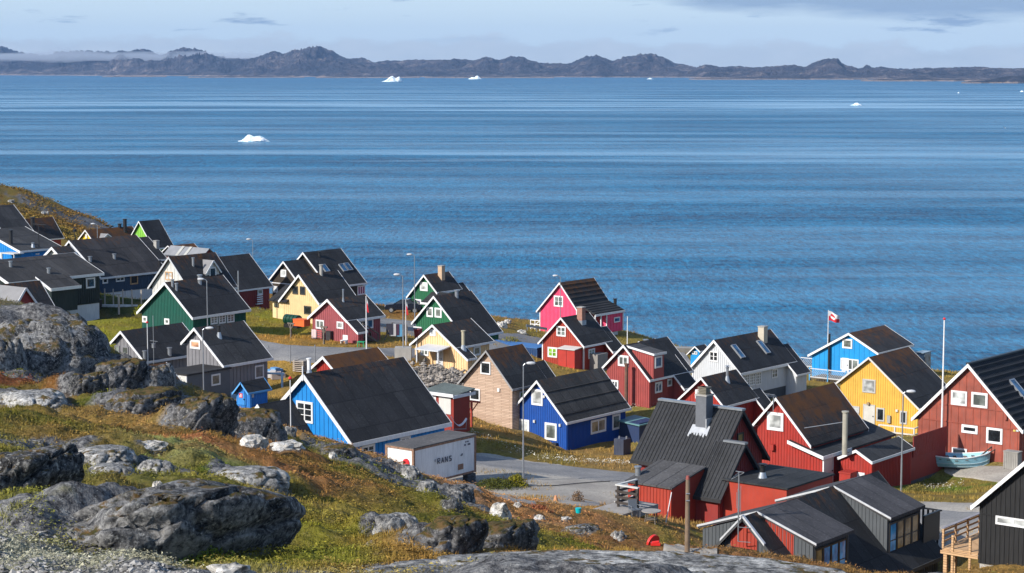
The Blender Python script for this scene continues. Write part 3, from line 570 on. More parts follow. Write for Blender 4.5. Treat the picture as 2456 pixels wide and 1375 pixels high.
# ---------------- far islands
def islands():
    m, nt, n, l, b = newmat('island_rock'); tc = nd(nt, 'ShaderNodeTexCoord'); co = tc.outputs['Object']; s = nd(nt, 'ShaderNodeSeparateXYZ'); l.new(co, s.inputs[0])
    a = N_noise(nt, co, .004, 6, .65); c = N_noise(nt, co, .02, 6, .7)
    k = N_ramp(nt, N_m(nt, 'ADD', N_m(nt, 'MULTIPLY', a, .5), N_m(nt, 'MULTIPLY', c, .5)), [(.41, (.004, .009, .022)), (.48, (.028, .031, .048)), (.55, (.075, .064, .072)), (.62, (.24, .2, .19))])
    k = N_mix(nt, N_m(nt, 'MULTIPLY', N_m(nt, 'SUBTRACT', N_m(nt, 'ADD', 0.0, N_m(nt, 'MULTIPLY', c, 10)), s.outputs[2]), .3, clamp=True), k, (.30, .23, .19))
    l.new(k, b.inputs['Base Color']); b.inputs['Roughness'].default_value = .95; N_bump(nt, N_m(nt, 'ADD', c, N_m(nt, 'MULTIPLY', a, 1.5)), b, 1.0, 40)
    prof = [(-400,120),(-200,132),(0,115),(20,117),(50,128),(117,137),(150,128),(200,126),(247,128),(317,126),(327,123),(360,123),(390,135),(417,128),(447,119),(477,120),(520,137),(560,145),(617,140),(654,129),(688,130),(698,125),(728,123),(765,116),(801,127),(820,137),(833,143),(870,143),(900,152),(937,148),(1007,147),(1054,148),(1104,146),(1140,147),(1167,140),(1197,150),(1227,140),(1254,143),(1287,153),(1367,157),(1401,140),(1431,136),(1464,149),(1501,139),(1548,133),(1588,138),(1615,153),(1640,158),(1667,165),(1690,158),(1706,161),(1723,165),(1773,163),(1806,166),(1853,163),(1899,160),(1926,165),(1956,153),(1982,144),(2002,145),(2022,160),(2058,169),(2075,160),(2092,166),(2105,165),(2158,168),(2271,167),(2338,165),(2417,168),(2700,166),(2900,170)]
    def strip(name, prof, shore, peak, depth, nv, s, rough=1.0, x0=-400, x1=2900, step=2.0):
        P = np.arange(x0, x1, step); py = np.interp(P, [a for a, _ in prof], [b for _, b in prof])
        ds = CAMZ * F / (np.interp(P, [a for a, _ in shore], [b for _, b in shore]) - 160.0)
        v = np.linspace(0, 1, nv)[:, None]; D = ds[None, :] * (1 + depth * v) + (vnoise(P / 30, P * 0, s)[None, :] - .5) * 120 * (1 - v)
        pv = peak; hp = CAMZ + ds * (1 + depth * pv) * (160 - py) / F
        X = (P[None, :] - 1228) / F * D; g = np.where(v < pv, np.sin(np.clip(v / pv, 0, 1) * math.pi / 2) ** .8, 1 - .35 * (v - pv) / (1 - pv))
        rg = 1 - np.abs(2 * fbm(X * .0035, D * .0022, 5, s + 3, .55) - 1) * 1.0
        r2 = 1 - np.abs(2 * fbm(X * .012, D * .008, 4, s + 7, .55) - 1)
        w = np.clip(1 - np.abs(v - pv) / pv, 0, 1) ** 3
        H = hp[None, :] * g * (w + (1 - w) * (.12 + 1.05 * rg ** 2.2)) + rough * (r2 - .6) * 34 * np.clip(v / .1, 0, 1) * (.35 + .65 * (1 - w)); H = np.where(v == 0, -3, np.maximum(H, -3))
        tag(build_grid(name, X, D, H, m), kind='structure')
    strip('hills', prof, [(-400,180.5),(0,180.5),(560,183),(820,185),(1640,186),(1700,188),(2100,190),(2900,192)], .55, .35, 90, 1)
    low = [(480,184),(520,182),(600,181.5),(650,184)]; 
    for a, b_, yy, hh, sd_ in ((455,735,186.5,3.2,3),(250,405,184.6,1.4,4),(760,1010,187.0,4.0,5),(1020,1330,187.2,4.2,6),(1650,2080,191.3,6.0,7),(2060,2420,195,7,8),(2300,2900,200,24,9)):
        xs = np.linspace(a, b_, 24); t = np.linspace(0, 1, 24); env = np.sin(t * math.pi) ** .6 if b_ < 2500 else np.clip(t * 3.2, 0, 1) ** .8
        pf = [(float(x), float(yy - 1.2 - hh * e * (.55 + .6 * vnoise(np.array([x / 26.]), np.array([0.]), sd_)[0]))) for x, e in zip(xs, env)]
        strip('island', pf, [(a, yy), (b_, yy)], .5, .045, 16, sd_ * 5, .15, a, b_, 2.0)
islands()
def roads():
    def rmat(name, c, c2):
        m, nt, n, l, b = newmat(name); co = nd(nt, 'ShaderNodeTexCoord').outputs['Object']; a = N_noise(nt, co, .35, 5, .6); f = N_noise(nt, co, 6, 6, .7)
        k = N_ramp(nt, a, [(.35, c), (.62, c2)]); k = N_mix(nt, N_ramp(nt, f, [(.4, .5), (.55, 0.0)]), k, tuple(x * .6 for x in c)); k = N_mix(nt, N_ramp(nt, f, [(.6, 0.0), (.8, .5)]), k, tuple(min(1, x * 1.4) for x in c2))
        l.new(k, b.inputs['Base Color']); b.inputs['Roughness'].default_value = .95; N_bump(nt, f, b, .5, .03); return m
    ASP = rmat('worn_asphalt', (.17, .172, .18), (.26, .255, .25)); GRV = rmat('pale_gravel', (.29, .265, .235), (.42, .39, .34))
    def ribbon(name, pairs, mat, k='U', lift=.07, nx=14, jit=.25, wp=None):
        L = [np.array(G(a, k)) for a, b in pairs] if wp is None else [np.array(q[0]) for q in wp]; Rr = [np.array(G(b, k)) for a, b in pairs] if wp is None else [np.array(q[1]) for q in wp]
        A, B = [], []
        for i in range(len(L) - 1):
            n = max(2, int(np.linalg.norm((L[i + 1] - L[i])[:2]) / .8))
            for j in range(n + (i == len(L) - 2)): t = j / n; A.append(L[i] * (1 - t) + L[i + 1] * t); B.append(Rr[i] * (1 - t) + Rr[i + 1] * t)
        A = np.array(A)[:, :2]; B = np.array(B)[:, :2]
        for _ in range(6):
            for Q in (A, B): Q[1:-1] = (Q[:-2] + 2 * Q[1:-1] + Q[2:]) / 4
        w = B - A; ln = np.linalg.norm(w, axis=1, keepdims=True) + 1e-6; w /= ln
        A = A + w * (fbm(A[:, :1] * .6, A[:, 1:] * .6, 3, 21) - .5) * jit * 4; B = B + w * (fbm(B[:, :1] * .6, B[:, 1:] * .6, 3, 22) - .5) * jit * 4
        t = np.linspace(0, 1, nx)[None, :, None]; Pp = A[:, None, :] * (1 - t) + B[:, None, :] * t; Zv = ground(Pp[:, :, 0], Pp[:, :, 1]) + lift; Zv[:, 0] -= lift + .05; Zv[:, -1] -= lift + .05
        return tag(build_grid(name, Pp[:, :, 0], Pp[:, :, 1], Zv, mat), kind='structure')
    # main street below the royal blue house: gravel shoulders, then asphalt
    ribbon('gravel_verge', [((1060,1068),(1060,1160)),((1150,1080),(1140,1190)),((1250,1096),(1190,1196)),((1360,1112),(1330,1208)),((1460,1126),(1440,1212)),((1540,1138),(1560,1220)),((1700,1150),(1700,1230))], GRV)
    ribbon('road', [((1050,1078),(1050,1098)),((1140,1093),(1150,1120)),((1250,1107),(1270,1139)),((1360,1119),(1370,1150)),((1460,1130),(1460,1160)),((1540,1139),(1540,1169)),((1700,1160),(1700,1185))], ASP, lift=.13, jit=.08)
    ribbon('gravel_verge', [((2000,1190),(2000,1265)),((2110,1194),(2140,1290)),((2200,1199),(2180,1330)),((2330,1205),(2330,1340)),((2520,1200),(2520,1340))], GRV)
    ribbon('road', [((2000,1205),(2000,1235)),((2110,1212),(2110,1248)),((2200,1222),(2200,1262)),((2330,1230),(2340,1275)),((2520,1236),(2520,1285))], ASP, lift=.13, jit=.08)
    ribbon('road', [((560,800),(560,845)),((620,814),(620,862)),((700,829),(700,874)),((790,836),(790,872)),((900,835),(900,862)),((990,836),(1000,857)),((1060,838),(1060,855))], ASP, lift=.09, jit=.2)
    ribbon('road', [((910,762),(880,800)),((960,765),(960,800)),((1020,775),(1020,812)),((1110,790),(1110,838)),((1200,795),(1200,850)),((1262,800),(1300,850)),((1330,815),(1400,860)),((1560,850),(1560,885)),((1640,845),(1660,875))], ASP, lift=.09, jit=.2)
    ribbon('gravel_path', [((2265,1112),(2265,1128)),((2340,1116),(2340,1146)),((2420,1118),(2400,1160)),((2470,1120),(2470,1170))], GRV)
    ribbon('gravel_path', [((1000,890),(1000,935)),((1050,893),(1060,960)),((1100,898),(1100,955))], GRV, jit=.5)
    ribbon('gravel_path', [((1600,1308),(1590,1325)),((1650,1312),(1650,1335)),((1720,1318),(1720,1345))], GRV)
    return ribbon, GRV
ribbon, GRV = roads()
# ------------------------------------------------------------------ houses
W_SKY = paint('sky_blue_boards', (.0, .21, .60)); W_ROYAL = paint('royal_blue_sheet', (.0, .065, .34)); W_RED = paint('brick_red_boards', (.35, .036, .017)); W_SCAR = paint('scarlet_boards', (.34, .022, .013))
W_ROSE = paint('rose_boards', (.30, .07, .082)); W_PINK = paint('pink_boards', (.74, .055, .15)); W_CREAM = paint('cream_boards', (.74, .55, .29)); W_PEACH = paint('peach_boards', (.78, .54, .29))
W_GREEN = paint('green_boards', (.008, .125, .05)); W_TEAL = paint('teal_green_sheet', (.0, .082, .058)); W_GREY = paint('grey_boards', (.20, .20, .22)); W_GREYD = paint('slate_grey_boards', (.10, .115, .14))
W_WHITE = paint('white_boards', (.56, .59, .63), .55, .04); W_OFFW = paint('off_white_boards', (.60, .60, .58), .6, .05, .05); W_CYAN = paint('cyan_boards', (.0, .26, .62)); W_YEL = paint('golden_yellow_sheet', (.68, .40, .06))
W_FADE = paint('faded_red_panels', (.30, .068, .042), .75, .3, .4, 1.0); W_FRED = paint('faded_red_boards', (.32, .055, .05)); W_DRED = paint('dark_red_boards', (.24, .022, .018)); W_BLACK = paint('black_boards', (.007, .0075, .009), .6, .1, -.1); W_BROWN = wood_planks('tarred_boards', (.05, .035, .022), (.035, .025, .016), .16, False)
W_NAVY = paint('navy_boards', (.028, .062, .12)); W_DGRN = paint('dark_green_boards', (.003, .015, .015)); W_LEMON = paint('lemon_boards', (.8, .55, .0)); W_LIME = paint('lime_boards', (.2, .5, .05)); W_WOOD = wood_planks('natural_larch_boards', (.56, .41, .31), (.43, .30, .22), .13)
W_CHAR = paint('charcoal_boards', (.075, .085, .095)); WBASE = paint('white_masonry', (.66, .68, .71), .8, .06, .08)
RIDGER = roofing('ribbed_black_roof', 5, 0, (.035, .036, .04), 'metal')
def ribs(h, x0, x1, y0, y1, slope, step, w=.06, hh=.05, along='slope', mat=None, sgn=1, zoff=0.0):
    """raised ribs of sheet roofing, down the slope or along it"""
    m = MB(); a = lambda x: slope * x + zoff
    if along == 'slope':
        y = y0 + step / 2
        while y < y1: m.hexa([(x0, y - w/2, a(x0) - .02), (x1, y - w/2, a(x1) - .02), (x1, y + w/2, a(x1) - .02), (x0, y + w/2, a(x0) - .02), (x0, y - w/3, a(x0) + hh), (x1, y - w/3, a(x1) + hh), (x1, y + w/3, a(x1) + hh), (x0, y + w/3, a(x0) + hh)]); y += step
    else:
        n = int(abs(x1 - x0) / step)
        for i in range(n):
            x = x0 + (x1 - x0) * (i + .5) / n; ww = w * (1 if x1 > x0 else -1)
            m.hexa([(x - ww/2, y0, a(x - ww/2) - .02), (x + ww/2, y0, a(x + ww/2) - .02), (x + ww/2, y1, a(x + ww/2) - .02), (x - ww/2, y1, a(x - ww/2) - .02), (x - ww/3, y0, a(x) + hh), (x + ww/2, y0, a(x) + hh * .8), (x + ww/2, y1, a(x) + hh * .8), (x - ww/3, y1, a(x) + hh)])
    return h.b(m, 'roof_ribs', mat or h.roofmat)
def build_houses():
    g = HS
    # bright blue with annex
    h = g['bigblue']; rf = RF('felt_bigblue', h, .35); h.std(W_SKY, rf, .42, fh=.36, y1=h.len + .4, bw=.06, oh=.34)
    h.win('f', (405, 548, 507, 710), '6', cas=.12); h.win('s', (965, 1078, 880, 1050), '6', cas=.12); h.win('s', (1297, 1388, 812, 900), '2', cas=.12)
    h.pipe(512, 285, 150, .14, WHITE, side=-1, flash=True); 
    yA = h.ridge(65, 543, *h.fp(66, 543, y=-3.0)); xa, za = h.fp(65, 543, y=-3.0); xl, zl = h.fp(12, 612, y=-3.0); xr = xa + 3.4; pt = 1.12; pr = [(xl, za - (xa - xl) * pt), (xa, za), (xr, za - (xr - xa) * pt)]
    h.roof(pr, -3.0, .3, rf); h.trim(pr, -3.0, .28, h=.34, back=False); h.walls(pr, -3.0, .7, W_SKY, .42, inset=.35)
    fl = MB(); fl.box((-.035, -.12, -.5), (.035, -.05, .55)); h.b(fl, 'flag_bracket', WHITE)
    # red behind
    h = g['redb']; h.std(W_SCAR, RF('felt_redb', h, 1.3, c=(.06, .045, .04)), .3, fh=.26, y1=h.len + .6)
    # grey main
    h = g['grey']; rf = RF('felt_grey', h, .25, c=(.055, .055, .057)); h.std(W_GREY, rf, .42, fh=.26, oh=.28)
    h.win('f', (852, 948, 290, 388), '1', PEACH, cas=.13); h.win('s', (1455, 1540, 525, 668), '1', DIMG); h.pipe(1122, 262, 165, .13, BLACKM, flash=True)
    # flat annex
    ya = h.fp(820, 622)[0]
    def flat_annex(h, x0, x1, y0, y1, z, mat, roofm, batt=.0, th=.14, fall=0.0, oh=.12, bright=None):
        m = MB(); m.hexa([(x0 - oh, y0 - oh, z - th), (x1 + oh, y0 - oh, z - th - fall), (x1 + oh, y1 + oh, z - th - fall), (x0 - oh, y1 + oh, z - th), (x0 - oh, y0 - oh, z), (x1 + oh, y0 - oh, z - fall), (x1 + oh, y1 + oh, z - fall), (x0 - oh, y1 + oh, z)]); h.b(m, 'annex_roof', roofm)
        w = MB().hexa([(x0, y0, -h.hr - 1.5), (x1, y0, -h.hr - 1.5), (x1, y1, -h.hr - 1.5), (x0, y1, -h.hr - 1.5), (x0, y0, z - th - .01), (x1, y0, z - th - fall - .01), (x1, y1, z - th - fall - .01), (x0, y1, z - th - .01)])
        if batt:
            x = x0 + batt / 2
            while x < x1: w.box((x - .025, y0 - .035, -h.hr - 1.4), (x + .025, y0 + .02, z - th - fall - .03)); x += batt
            y = y0 + batt / 2
            while y < y1: w.box((x1 - .02, y - .025, -h.hr - 1.4), (x1 + .035, y + .025, z - th - fall - .03)); y += batt
        h.b(w, 'annex_wall', mat)
    xw = h.xw + .5; y1, z1 = h.sp(1222, 552, xw); y0, z0 = h.sp(820, 622, xw); z = (z0 + z1) / 2
    flat_annex(h, xw - 3.0, xw, y0, y1, z, W_GREYD, rf, 0)
    h.win('s', (1045, 1130, 608, 735), '1', DIMG, off=xw); xq, _ = h.fp(745, 640, y=y0)
    h.door('f', (752, 815, 640, 760), W_OFFW, off=y0)
    m = MB(); q0, q1 = h.sp(1228, 700, h.xw + .5)[0], h.sp(1290, 700, h.xw + .5)[0]
    k = q0
    while k < q1: m.box((h.xw + .5, k, -h.hr), (h.xw + .55, k + .11, -h.hr + 1.25)); k += .16
    h.b(m, 'gate', paint('pale_blue_paint', (.4, .6, .8)))
    h = g['grey2']; h.std(W_GREY, RF('felt_grey2', h, .2), .42, fh=.24, y1=h.len + 1.2)
    h.win('f', (143, 187, 345, 430), '1', DIMG, W_GREY, cas=.06); h.win('f', (213, 270, 355, 435), '1', DIMG, W_GREY, cas=.06); h.pipe(420, 470, 405, .15, cowl=False); h.pipe(655, 435, 375, .17)
    x, y, z = h.rp(508, 545); an = MB().cyl((x, y, z - .2), (x, y, z + 4.4), .03); an.beam((x - .4, y, z + 2.2), (x + .5, y, z + 2.2), .03, .03); an.beam((x, y - .3, z + 2.0), (x, y + .3, z + 2.0), .03, .03); an.box((x - .12, y - .1, z + 1.6), (x + .12, y + .1, z + 2.0)); h.b(an, 'antenna', STEEL)
    h = g['rustw']; h.std(W_DRED, RF('felt_rustw', h, 1.1, c=(.07, .05, .035)), 0, fh=.16)
    h = g['shed']; h.std(W_CYAN if False else paint('shed_blue', (.02, .2, .62)), RF('felt_shed', h, 0), .18, fh=.16, ftm=paint('shed_trim', (.1, .36, .75)), oh=.12, bw=.03)
    h.door('f', (1300, 1372, 800, 908), paint('shed_door', (.03, .24, .66)), fm=paint('shed_door', (.03, .24, .66)))
    x0, z1 = h.fp(1312, 797, y=.3); x1, z0 = h.fp(1344, 843, y=.3); sg = h.b(MB().box((x0, .27, z0), (x1, .30, z1)), 'notice_board', flat('sign_red', (.6, .02, .03)))
    cx = (x0 + x1) / 2; m = MB(); m.box((cx - .05, .262, (z0 + z1) / 2 + .02), (cx + .09, .269, z1 - .06)); m.box((cx - .05, .262, (z0 + z1) / 2 - .04), (cx - .01, .269, z1 - .1)); m.box((x0 + .03, .262, z0 + .13), (x1 - .03, .269, z0 + .17)); m.box((x0 + .03, .262, z0 + .05), (x1 - .06, .269, z0 + .09)); h.b(m, 'lettering', WHITE, sg)
    y, z = h.sp(1437, 822, h.xw); h.b(MB().box((h.xw, y - .1, z - .15), (h.xw + .05, y + .1, z + .15)), 'meter_box', flat('box_pale', (.5, .5, .52)))
    # dark green
    h = g['green']; h.std(W_TEAL, RF('felt_green', h, .4), .2, fh=.28, bw=.04)
    h.win('f', (402, 448, 1012, 1078), '1', DIMG, cas=.12); h.win('f', (610, 657, 1035, 1098), '1', DIMG, cas=.12)
    for a, b in ((1037, 1105), (1115, 1182), (1193, 1262)): h.win('s', (a, b, 1000 - (a - 1037) * .1, 1100 - (a - 1037) * .1), '6', DIMG, cas=.1)
    h.pipe(683, 735, 676, .13); h.pipe(720, 770, 712, .13); h.pipe(940, 704, 632, .2)
    # off white
    h = g['whiteup']; h.std(W_OFFW, RF('felt_whiteup', h, .5), .55, fh=.26, ftm=W_GREYD if False else paint('pale_trim', (.5, .52, .55))); h.win('f', (617, 685, 592, 682), '4', CURT, NEWWOOD, cas=.08)
    h.pipe(877, 540, 470, .13); xd = h.rp(1035, 645)[0] + .05; h.gable_dormer((1070, 490), (1022, 575), max(xd, 2.2), 1.15, W_OFFW, paint('grey_felt', (.22, .22, .23), .8), (-.4, .4, .35, 1.25), DARKG)
    h = g['darkred']; h.std(W_DRED, RF('felt_darkred', h, .15), .3, fh=.2, found=1.1); h.win('s', (1482, 1530, 757, 818), '1', DIMG)
    y0, z0 = h.sp(1482, 905, h.xw + .35); y1, z1 = h.sp(1534, 815, h.xw + .35); m = MB()
    for k in range(5): zz = z0 + (z1 - z0) * k / 4.2; m.box((h.xw + .32, y0, zz), (h.xw + .37, y1, zz + .12))
    m.box((h.xw, y0, z0 - .05), (h.xw + .3, y1, z0 + .02)); h.b(m, 'balcony', WHITE); h.door('s', (1462, 1505, 945, 1012), WHITE, off=h.xw)
    # dark brown with wing
    h = g['brown']; rf = RF('felt_brown', h, 0); h.std(W_BROWN, rf, 0, fh=.24); h.skylight(705, 332); h.skylight(875, 327); h.skylight(922, 318); h.pipe(653, 215, 175, .17, BLACKM); 
    y0, z0 = h.sp(1015, 575, h.xw); y1, z1 = h.sp(1060, 482, h.xw); h.frame('s', h.xw, y0, y1 + .3, z0, z1 - .2, '3', BLUEG)
    ya = -3.2; xa, za = h.fp(312, 262, y=ya); xl, zl = h.fp(172, 440, y=ya); p = (za - zl) / (xa - xl); pr = [(xl, zl), (xa, za), (xa + (xa - xl), zl)]; h.roof(pr, ya, .3, rf); h.trim(pr, ya, .28, back=False); h.walls(pr, ya, .7, W_BROWN, 0)
    h.win('f', (290, 343, 338, 415), '1', CURT, off=ya + .35); h.win('f', (225, 262, 495, 560), '1', CURT, off=ya + .35); x0, z0 = h.fp(185, 462, y=ya + .3); x1, z1 = h.fp(385, 470, y=ya + .3); h.b(MB().box((x0, ya + .29, z0 - .05), (x1, ya + .34, z0 + .05)), 'string_board', WHITE)
    # cream
    h = g['cream']; rf = RF('felt_cream', h, .3); h.std(W_CREAM, rf, .3, fh=.26, bw=.03); DW = paint('dark_frames', (.06, .055, .04))
    for b in ((402, 453, 492, 577), (472, 523, 497, 583), (510, 576, 680, 767)): h.win('f', b, '1', DARKG, DW, cas=.06)
    h.pipe(670, 388, 300, .18, CONC, cap=True)
    xa, z_e = h.fp(175, 626); ze = z_e; yR = h.sp(275, 480, h.xl)[0] if False else 2.4; _, zr = h.fp(275, 480, y=2.4); x1 = h.xl + 1.2
    m = MB().hexa([(xa, -.02, ze - .12), (x1, -.02, ze - .12), (x1, 2.4, zr - .12), (xa, 2.4, zr - .12), (xa, -.02, ze), (x1, -.02, ze), (x1, 2.4, zr), (xa, 2.4, zr)]); m.hexa([(xa, 2.4, zr - .12), (x1, 2.4, zr - .12), (x1, 4.8, ze - .12), (xa, 4.8, ze - .12), (xa, 2.4, zr), (x1, 2.4, zr), (x1, 4.8, ze), (xa, 4.8, ze)]); h.b(m, 'wing_roof', rf)
    m = MB(); m.add([(xa + .2, .36, -h.hr - 2), (xa + .2, 4.5, -h.hr - 2), (xa + .2, 4.5, ze - .1), (xa + .2, 2.4, zr - .15), (xa + .2, .36, ze - .0)] + [(x1, .36, -h.hr - 2), (x1, 4.5, -h.hr - 2), (x1, 4.5, ze - .1), (x1, 2.4, zr - .15), (x1, .36, ze - .0)], [(0, 1, 2, 3, 4), (9, 8, 7, 6, 5), (1, 0, 5, 6), (2, 1, 6, 7), (3, 2, 7, 8), (4, 3, 8, 9), (0, 4, 9, 5)]); h.b(m, 'wing_wall', W_CREAM)
    h.win('f', (230, 270, 655, 700), '1', DIMG, DW, off=.36)
    # rose
    h = g['rose']; sx, sy, sz = h.rp(1010, 810); rf = RF('felt_rose', h, .35); x2 = h.xr; h.std(W_ROSE, rf, .28, fh=.26, prof=[(h.xl, h.zl), (0, 0), (sx, -h.pr * sx)], y1=max(h.len, h.ridge(1088, 577)), found=0, bw=.035)
    y2 = h.sp(1105, 915, x2)[0]; h.lowpart(0, y2, x2, W_ROSE, rf, .28)
    h.win('f', (622, 700, 810, 905), '2', DIMG); h.win('f', (820, 882, 828, 903), '1', CURT); h.win('s', (1098, 1156, 800, 902), '1', BLUEG); h.win('s', (1030, 1088, 812, 880), '1', DARKG)
    h.pipe(877, 640, 545, .07, STEEL, flash=True, cowl=True)
    m = MB(); zt = -h.hr + 1.15
    for k in range(6): m.box((h.xw + .04, y2 + .1 + k * .34, zt - .2 * (k + 1) - .05), (h.xw + 1.0, y2 + .42 + k * .34, zt - .2 * (k + 1)))
    for xx in (h.xw + .08, h.xw + 1.04): m.beam((xx, y2 + .1, zt + .85), (xx, y2 + 2.2, zt - .35), .07, .12); m.beam((xx, y2 + .1, zt), (xx, y2 + 2.2, zt - 1.2), .05, .2); m.beam((xx, y2 + .15, zt + .85), (xx, y2 + .15, zt - 1), .08, .08); m.beam((xx, y2 + 2.2, zt - .35), (xx, y2 + 2.2, zt - 1.7), .08, .08)
    h.b(m, 'steps', TIMBER)
    # greens
    h = g['greenup']; rf = RF('felt_greenup', h, .4); h.std(W_GREEN, rf, .3, fh=.26, bw=.03); h.win('f', (425, 497, 298, 390), '1', CURT, cas=.13); h.win('f', (368, 436, 458, 552), '1', glass('violet_blind', (.25, .25, .45), .3), cas=.13)
    h.stack(587, 655, 152, 262, brickmat('pale_brick', (.5, .33, .2), (.42, .27, .16), (.5, .4, .3))); 
    x1, z1 = h.rp(780, 310)[0], 0; a = h.rp(782, 312); yb = h.ridge(828, 308, x=a[0], z=a[2]); pr = [(a[0] - 1.5, a[2] - 1.5), (a[0], a[2] + .02), (a[0] + 2.6, a[2] - 2.6 * h.pr)]; h.roof(pr, h.len - .5, yb, rf); h.trim(pr[1:], h.len - .5, yb, h=.2, front=False, eaves=(0, 1)); h.walls(pr, h.len - .6, yb, W_GREEN, 0)
    xx, zz = h.fp(433, 492, y=-1.6); xe, ze = h.fp(680, 490, y=-1.6); m = MB().hexa([(xx, -1.7, zz - .1), (xx + 3.2, -1.7, zz - .1), (xx + 3.2, .4, zz + 1.0), (xx, .4, zz + 1.0), (xx, -1.7, zz), (xx + 3.2, -1.7, zz), (xx + 3.2, .4, zz + 1.1), (xx, .4, zz + 1.1)]); h.b(m, 'porch_roof', rf); h.b(MB().box((xx + .15, -1.5, -h.hr - 1), (xx + 3, .36, zz - .02)), 'porch', W_GREEN); h.b(MB().box((xx - .02, -1.76, zz - .2), (xx + 3.22, -1.705, zz + .02)), 'porch_fascia', WHITE)
    h = g['greenlo']; rf = RF('felt_greenlo', h, .35); h.xr = max(h.xr, h.rp(1192, 770)[0]); h.zr = -h.pr * h.xr; h.std(W_GREEN, rf, .3, fh=.26, y1=h.len, bw=.03, corner=None); h.win('f', (487, 548, 533, 635), '1', DIMG, cas=.13); h.win('f', (563, 629, 540, 641), '1', DIMG, cas=.13); h.pipe(767, 438, 382, .2)
    x0, z0 = h.fp(362, 722, y=.3); x1, _ = h.fp(438, 728, y=.3); h.b(MB().box((x0, .24, z0 - .08), (x1, .34, z0 + .04)), 'awning', WHITE)
    # peach
    h = g['peach']; sx, sy, sz = h.rp(865, 905); rf = RF('felt_peach', h, .35); x2 = h.xr; h.std(W_PEACH, rf, .28, fh=.22, prof=[(h.xl, h.zl), (0, 0), (sx, -h.pr * sx)], y1=h.len, found=0, bw=.03)
    y2 = h.sp(955, 1018, x2)[0]; h.lowpart(0, y2, x2, W_PEACH, rf, .28)
    h.win('f', (517, 573, 740, 813), '1', CURT, cas=.13); h.win('f', (430, 506, 910, 1002), '2', DIMG, cas=.12); h.win('s', (922, 988, 898, 1002), '1', DIMG, cas=.12); h.door('f', (583, 635, 935, 1112), W_WHITE)
    h.pipe(830, 930, 765, .16, paint('cream_flue', (.42, .38, .27)), flash=True)
    za = h.fp(575, 890, y=.35)[1]; x0, x1 = h.fp(470, 900)[0], h.fp(690, 900)[0]; zd = h.fp(583, 1112, y=.35)[1]
    m = MB().hexa([(x0, -1.5, za - .35), (x1, -1.5, za - .35), (x1, .4, za - .1), (x0, .4, za - .1), (x0, -1.5, za - .25), (x1, -1.5, za - .25), (x1, .4, za), (x0, .4, za)])
    for x in (x0 + .12, x1 - .12): m.box((x - .06, -1.4, zd), (x + .06, -1.28, za - .3))
    h.b(m, 'porch_canopy', W_WHITE); h.b(MB().box((x0 - .9, -1.9, zd - .16), (x1 + .4, .34, zd)), 'deck', TIMBER); m = MB()
    for x in (x0 - .8, (x0 + x1) / 2, x1 + .3): h.b(MB().box((x - .06, -1.97, -h.hr - 1.5), (x + .06, -1.903, zd + (.8 if x > x0 else 0))), 'deck_post', WHITE)
    h.b(MB().box((h.xl + .55, .22, -h.hr + .5), (h.xl + .63, .30, h.zl + .5)), 'downpipe', WHITE)
    # wood
    h = g['wood']; rf = RF('felt_wood', h, .7, c=(.042, .043, .046)); h.std(W_WOOD, rf, 0, fh=.2, ftm=paint('grey_trim', (.3, .3, .31)), corner=None)
    h.win('f', (265, 352, 168, 288), '1', DARKG, cas=.07); h.win('f', (172, 260, 400, 515), '1', DARKG, cas=.07); h.win('s', (600, 665, 420, 500), '1', GREENG, cas=.08)
    x, z = h.fp(424, 418, y=.35); h.b(MB().box((x - .11, .22, z - .14), (x + .11, .36, z + .14)), 'vent_box', WHITE)
    a = h.rp(745, 175); yb = h.ridge(815, 165, x=a[0], z=a[2]); pr = [(a[0] - 1.2, a[2] - 1.2), (a[0], a[2] + .02), (h.xr + .6, -h.pr * (h.xr + .6) + .02)]; h.roof(pr, h.len - .8, yb, rf); h.trim(pr[1:], h.len - .8, yb, h=.16, front=False, eaves=(0, 1)); h.walls(pr, h.len - .9, yb, W_WOOD, 0)
    # pink
    h = g['pink']; rf = RF('sheet_pink', h, .8, kind='metal', c=(.04, .04, .042)); h.std(W_PINK, rf, .62, fh=.26, corner=WHITE, bw=.05, y1=h.len, found=0); h.win('f', (350, 437, 268, 383), '4', DIMG, cas=.13)
    ribs(h, .1, h.xr - .05, .1, h.len - .1, -h.pr, .42, .2, .07, 'eave')
    xa = h.xr - .35; za = -h.pr * xa; y1, z1 = h.ridge(1000, 432, x=xa + 2.4, z=za - .9), 0; yf = h.sp(700, 440, xa)[0]; yf = h.len * .18; xo = xa + 2.5; zo = za - .95
    y1 = h.sp(1018, 440, xo)[0]; y0 = h.sp(740, 490, xo)[0]
    m = MB().hexa([(xa - .3, y0, za - .02), (xo, y0, zo - .12), (xo, y1, zo - .12), (xa - .3, y1, za - .02), (xa - .3, y0, za + .16), (xo, y0, zo), (xo, y1, zo), (xa - .3, y1, za + .16)]); h.b(m, 'lean_to_roof', rf)
    ribs(h, xa, xo - .05, y0 + .1, y1 - .1, (zo - za - .16) / (xo - xa + .3), .42, .2, .06, 'eave', zoff=za + .16 - (zo - za - .16) / (xo - xa + .3) * (xa - .3))
    zb = h.sp(900, 615, xo - .2)[1]; m = MB().box((xa - .5, y0 + (y1 - y0) * .42, zb), (xo - .22, y1 - .15, zo - .12)); k = y0 + (y1 - y0) * .42 + .2
    while k < y1 - .3: m.box((xo - .25, k, zb), (xo - .18, k + .05, zo - .14)); k += .62
    h.b(m, 'lean_to_wall', W_PINK); h.b(MB().box((xa - .5, y0 + .3, zb), (xo - 1.2, y0 + (y1 - y0) * .42 - .01, zo - .13)), 'porch_back', W_DRED)
    m = MB(); ym = y0 + (y1 - y0) * .42
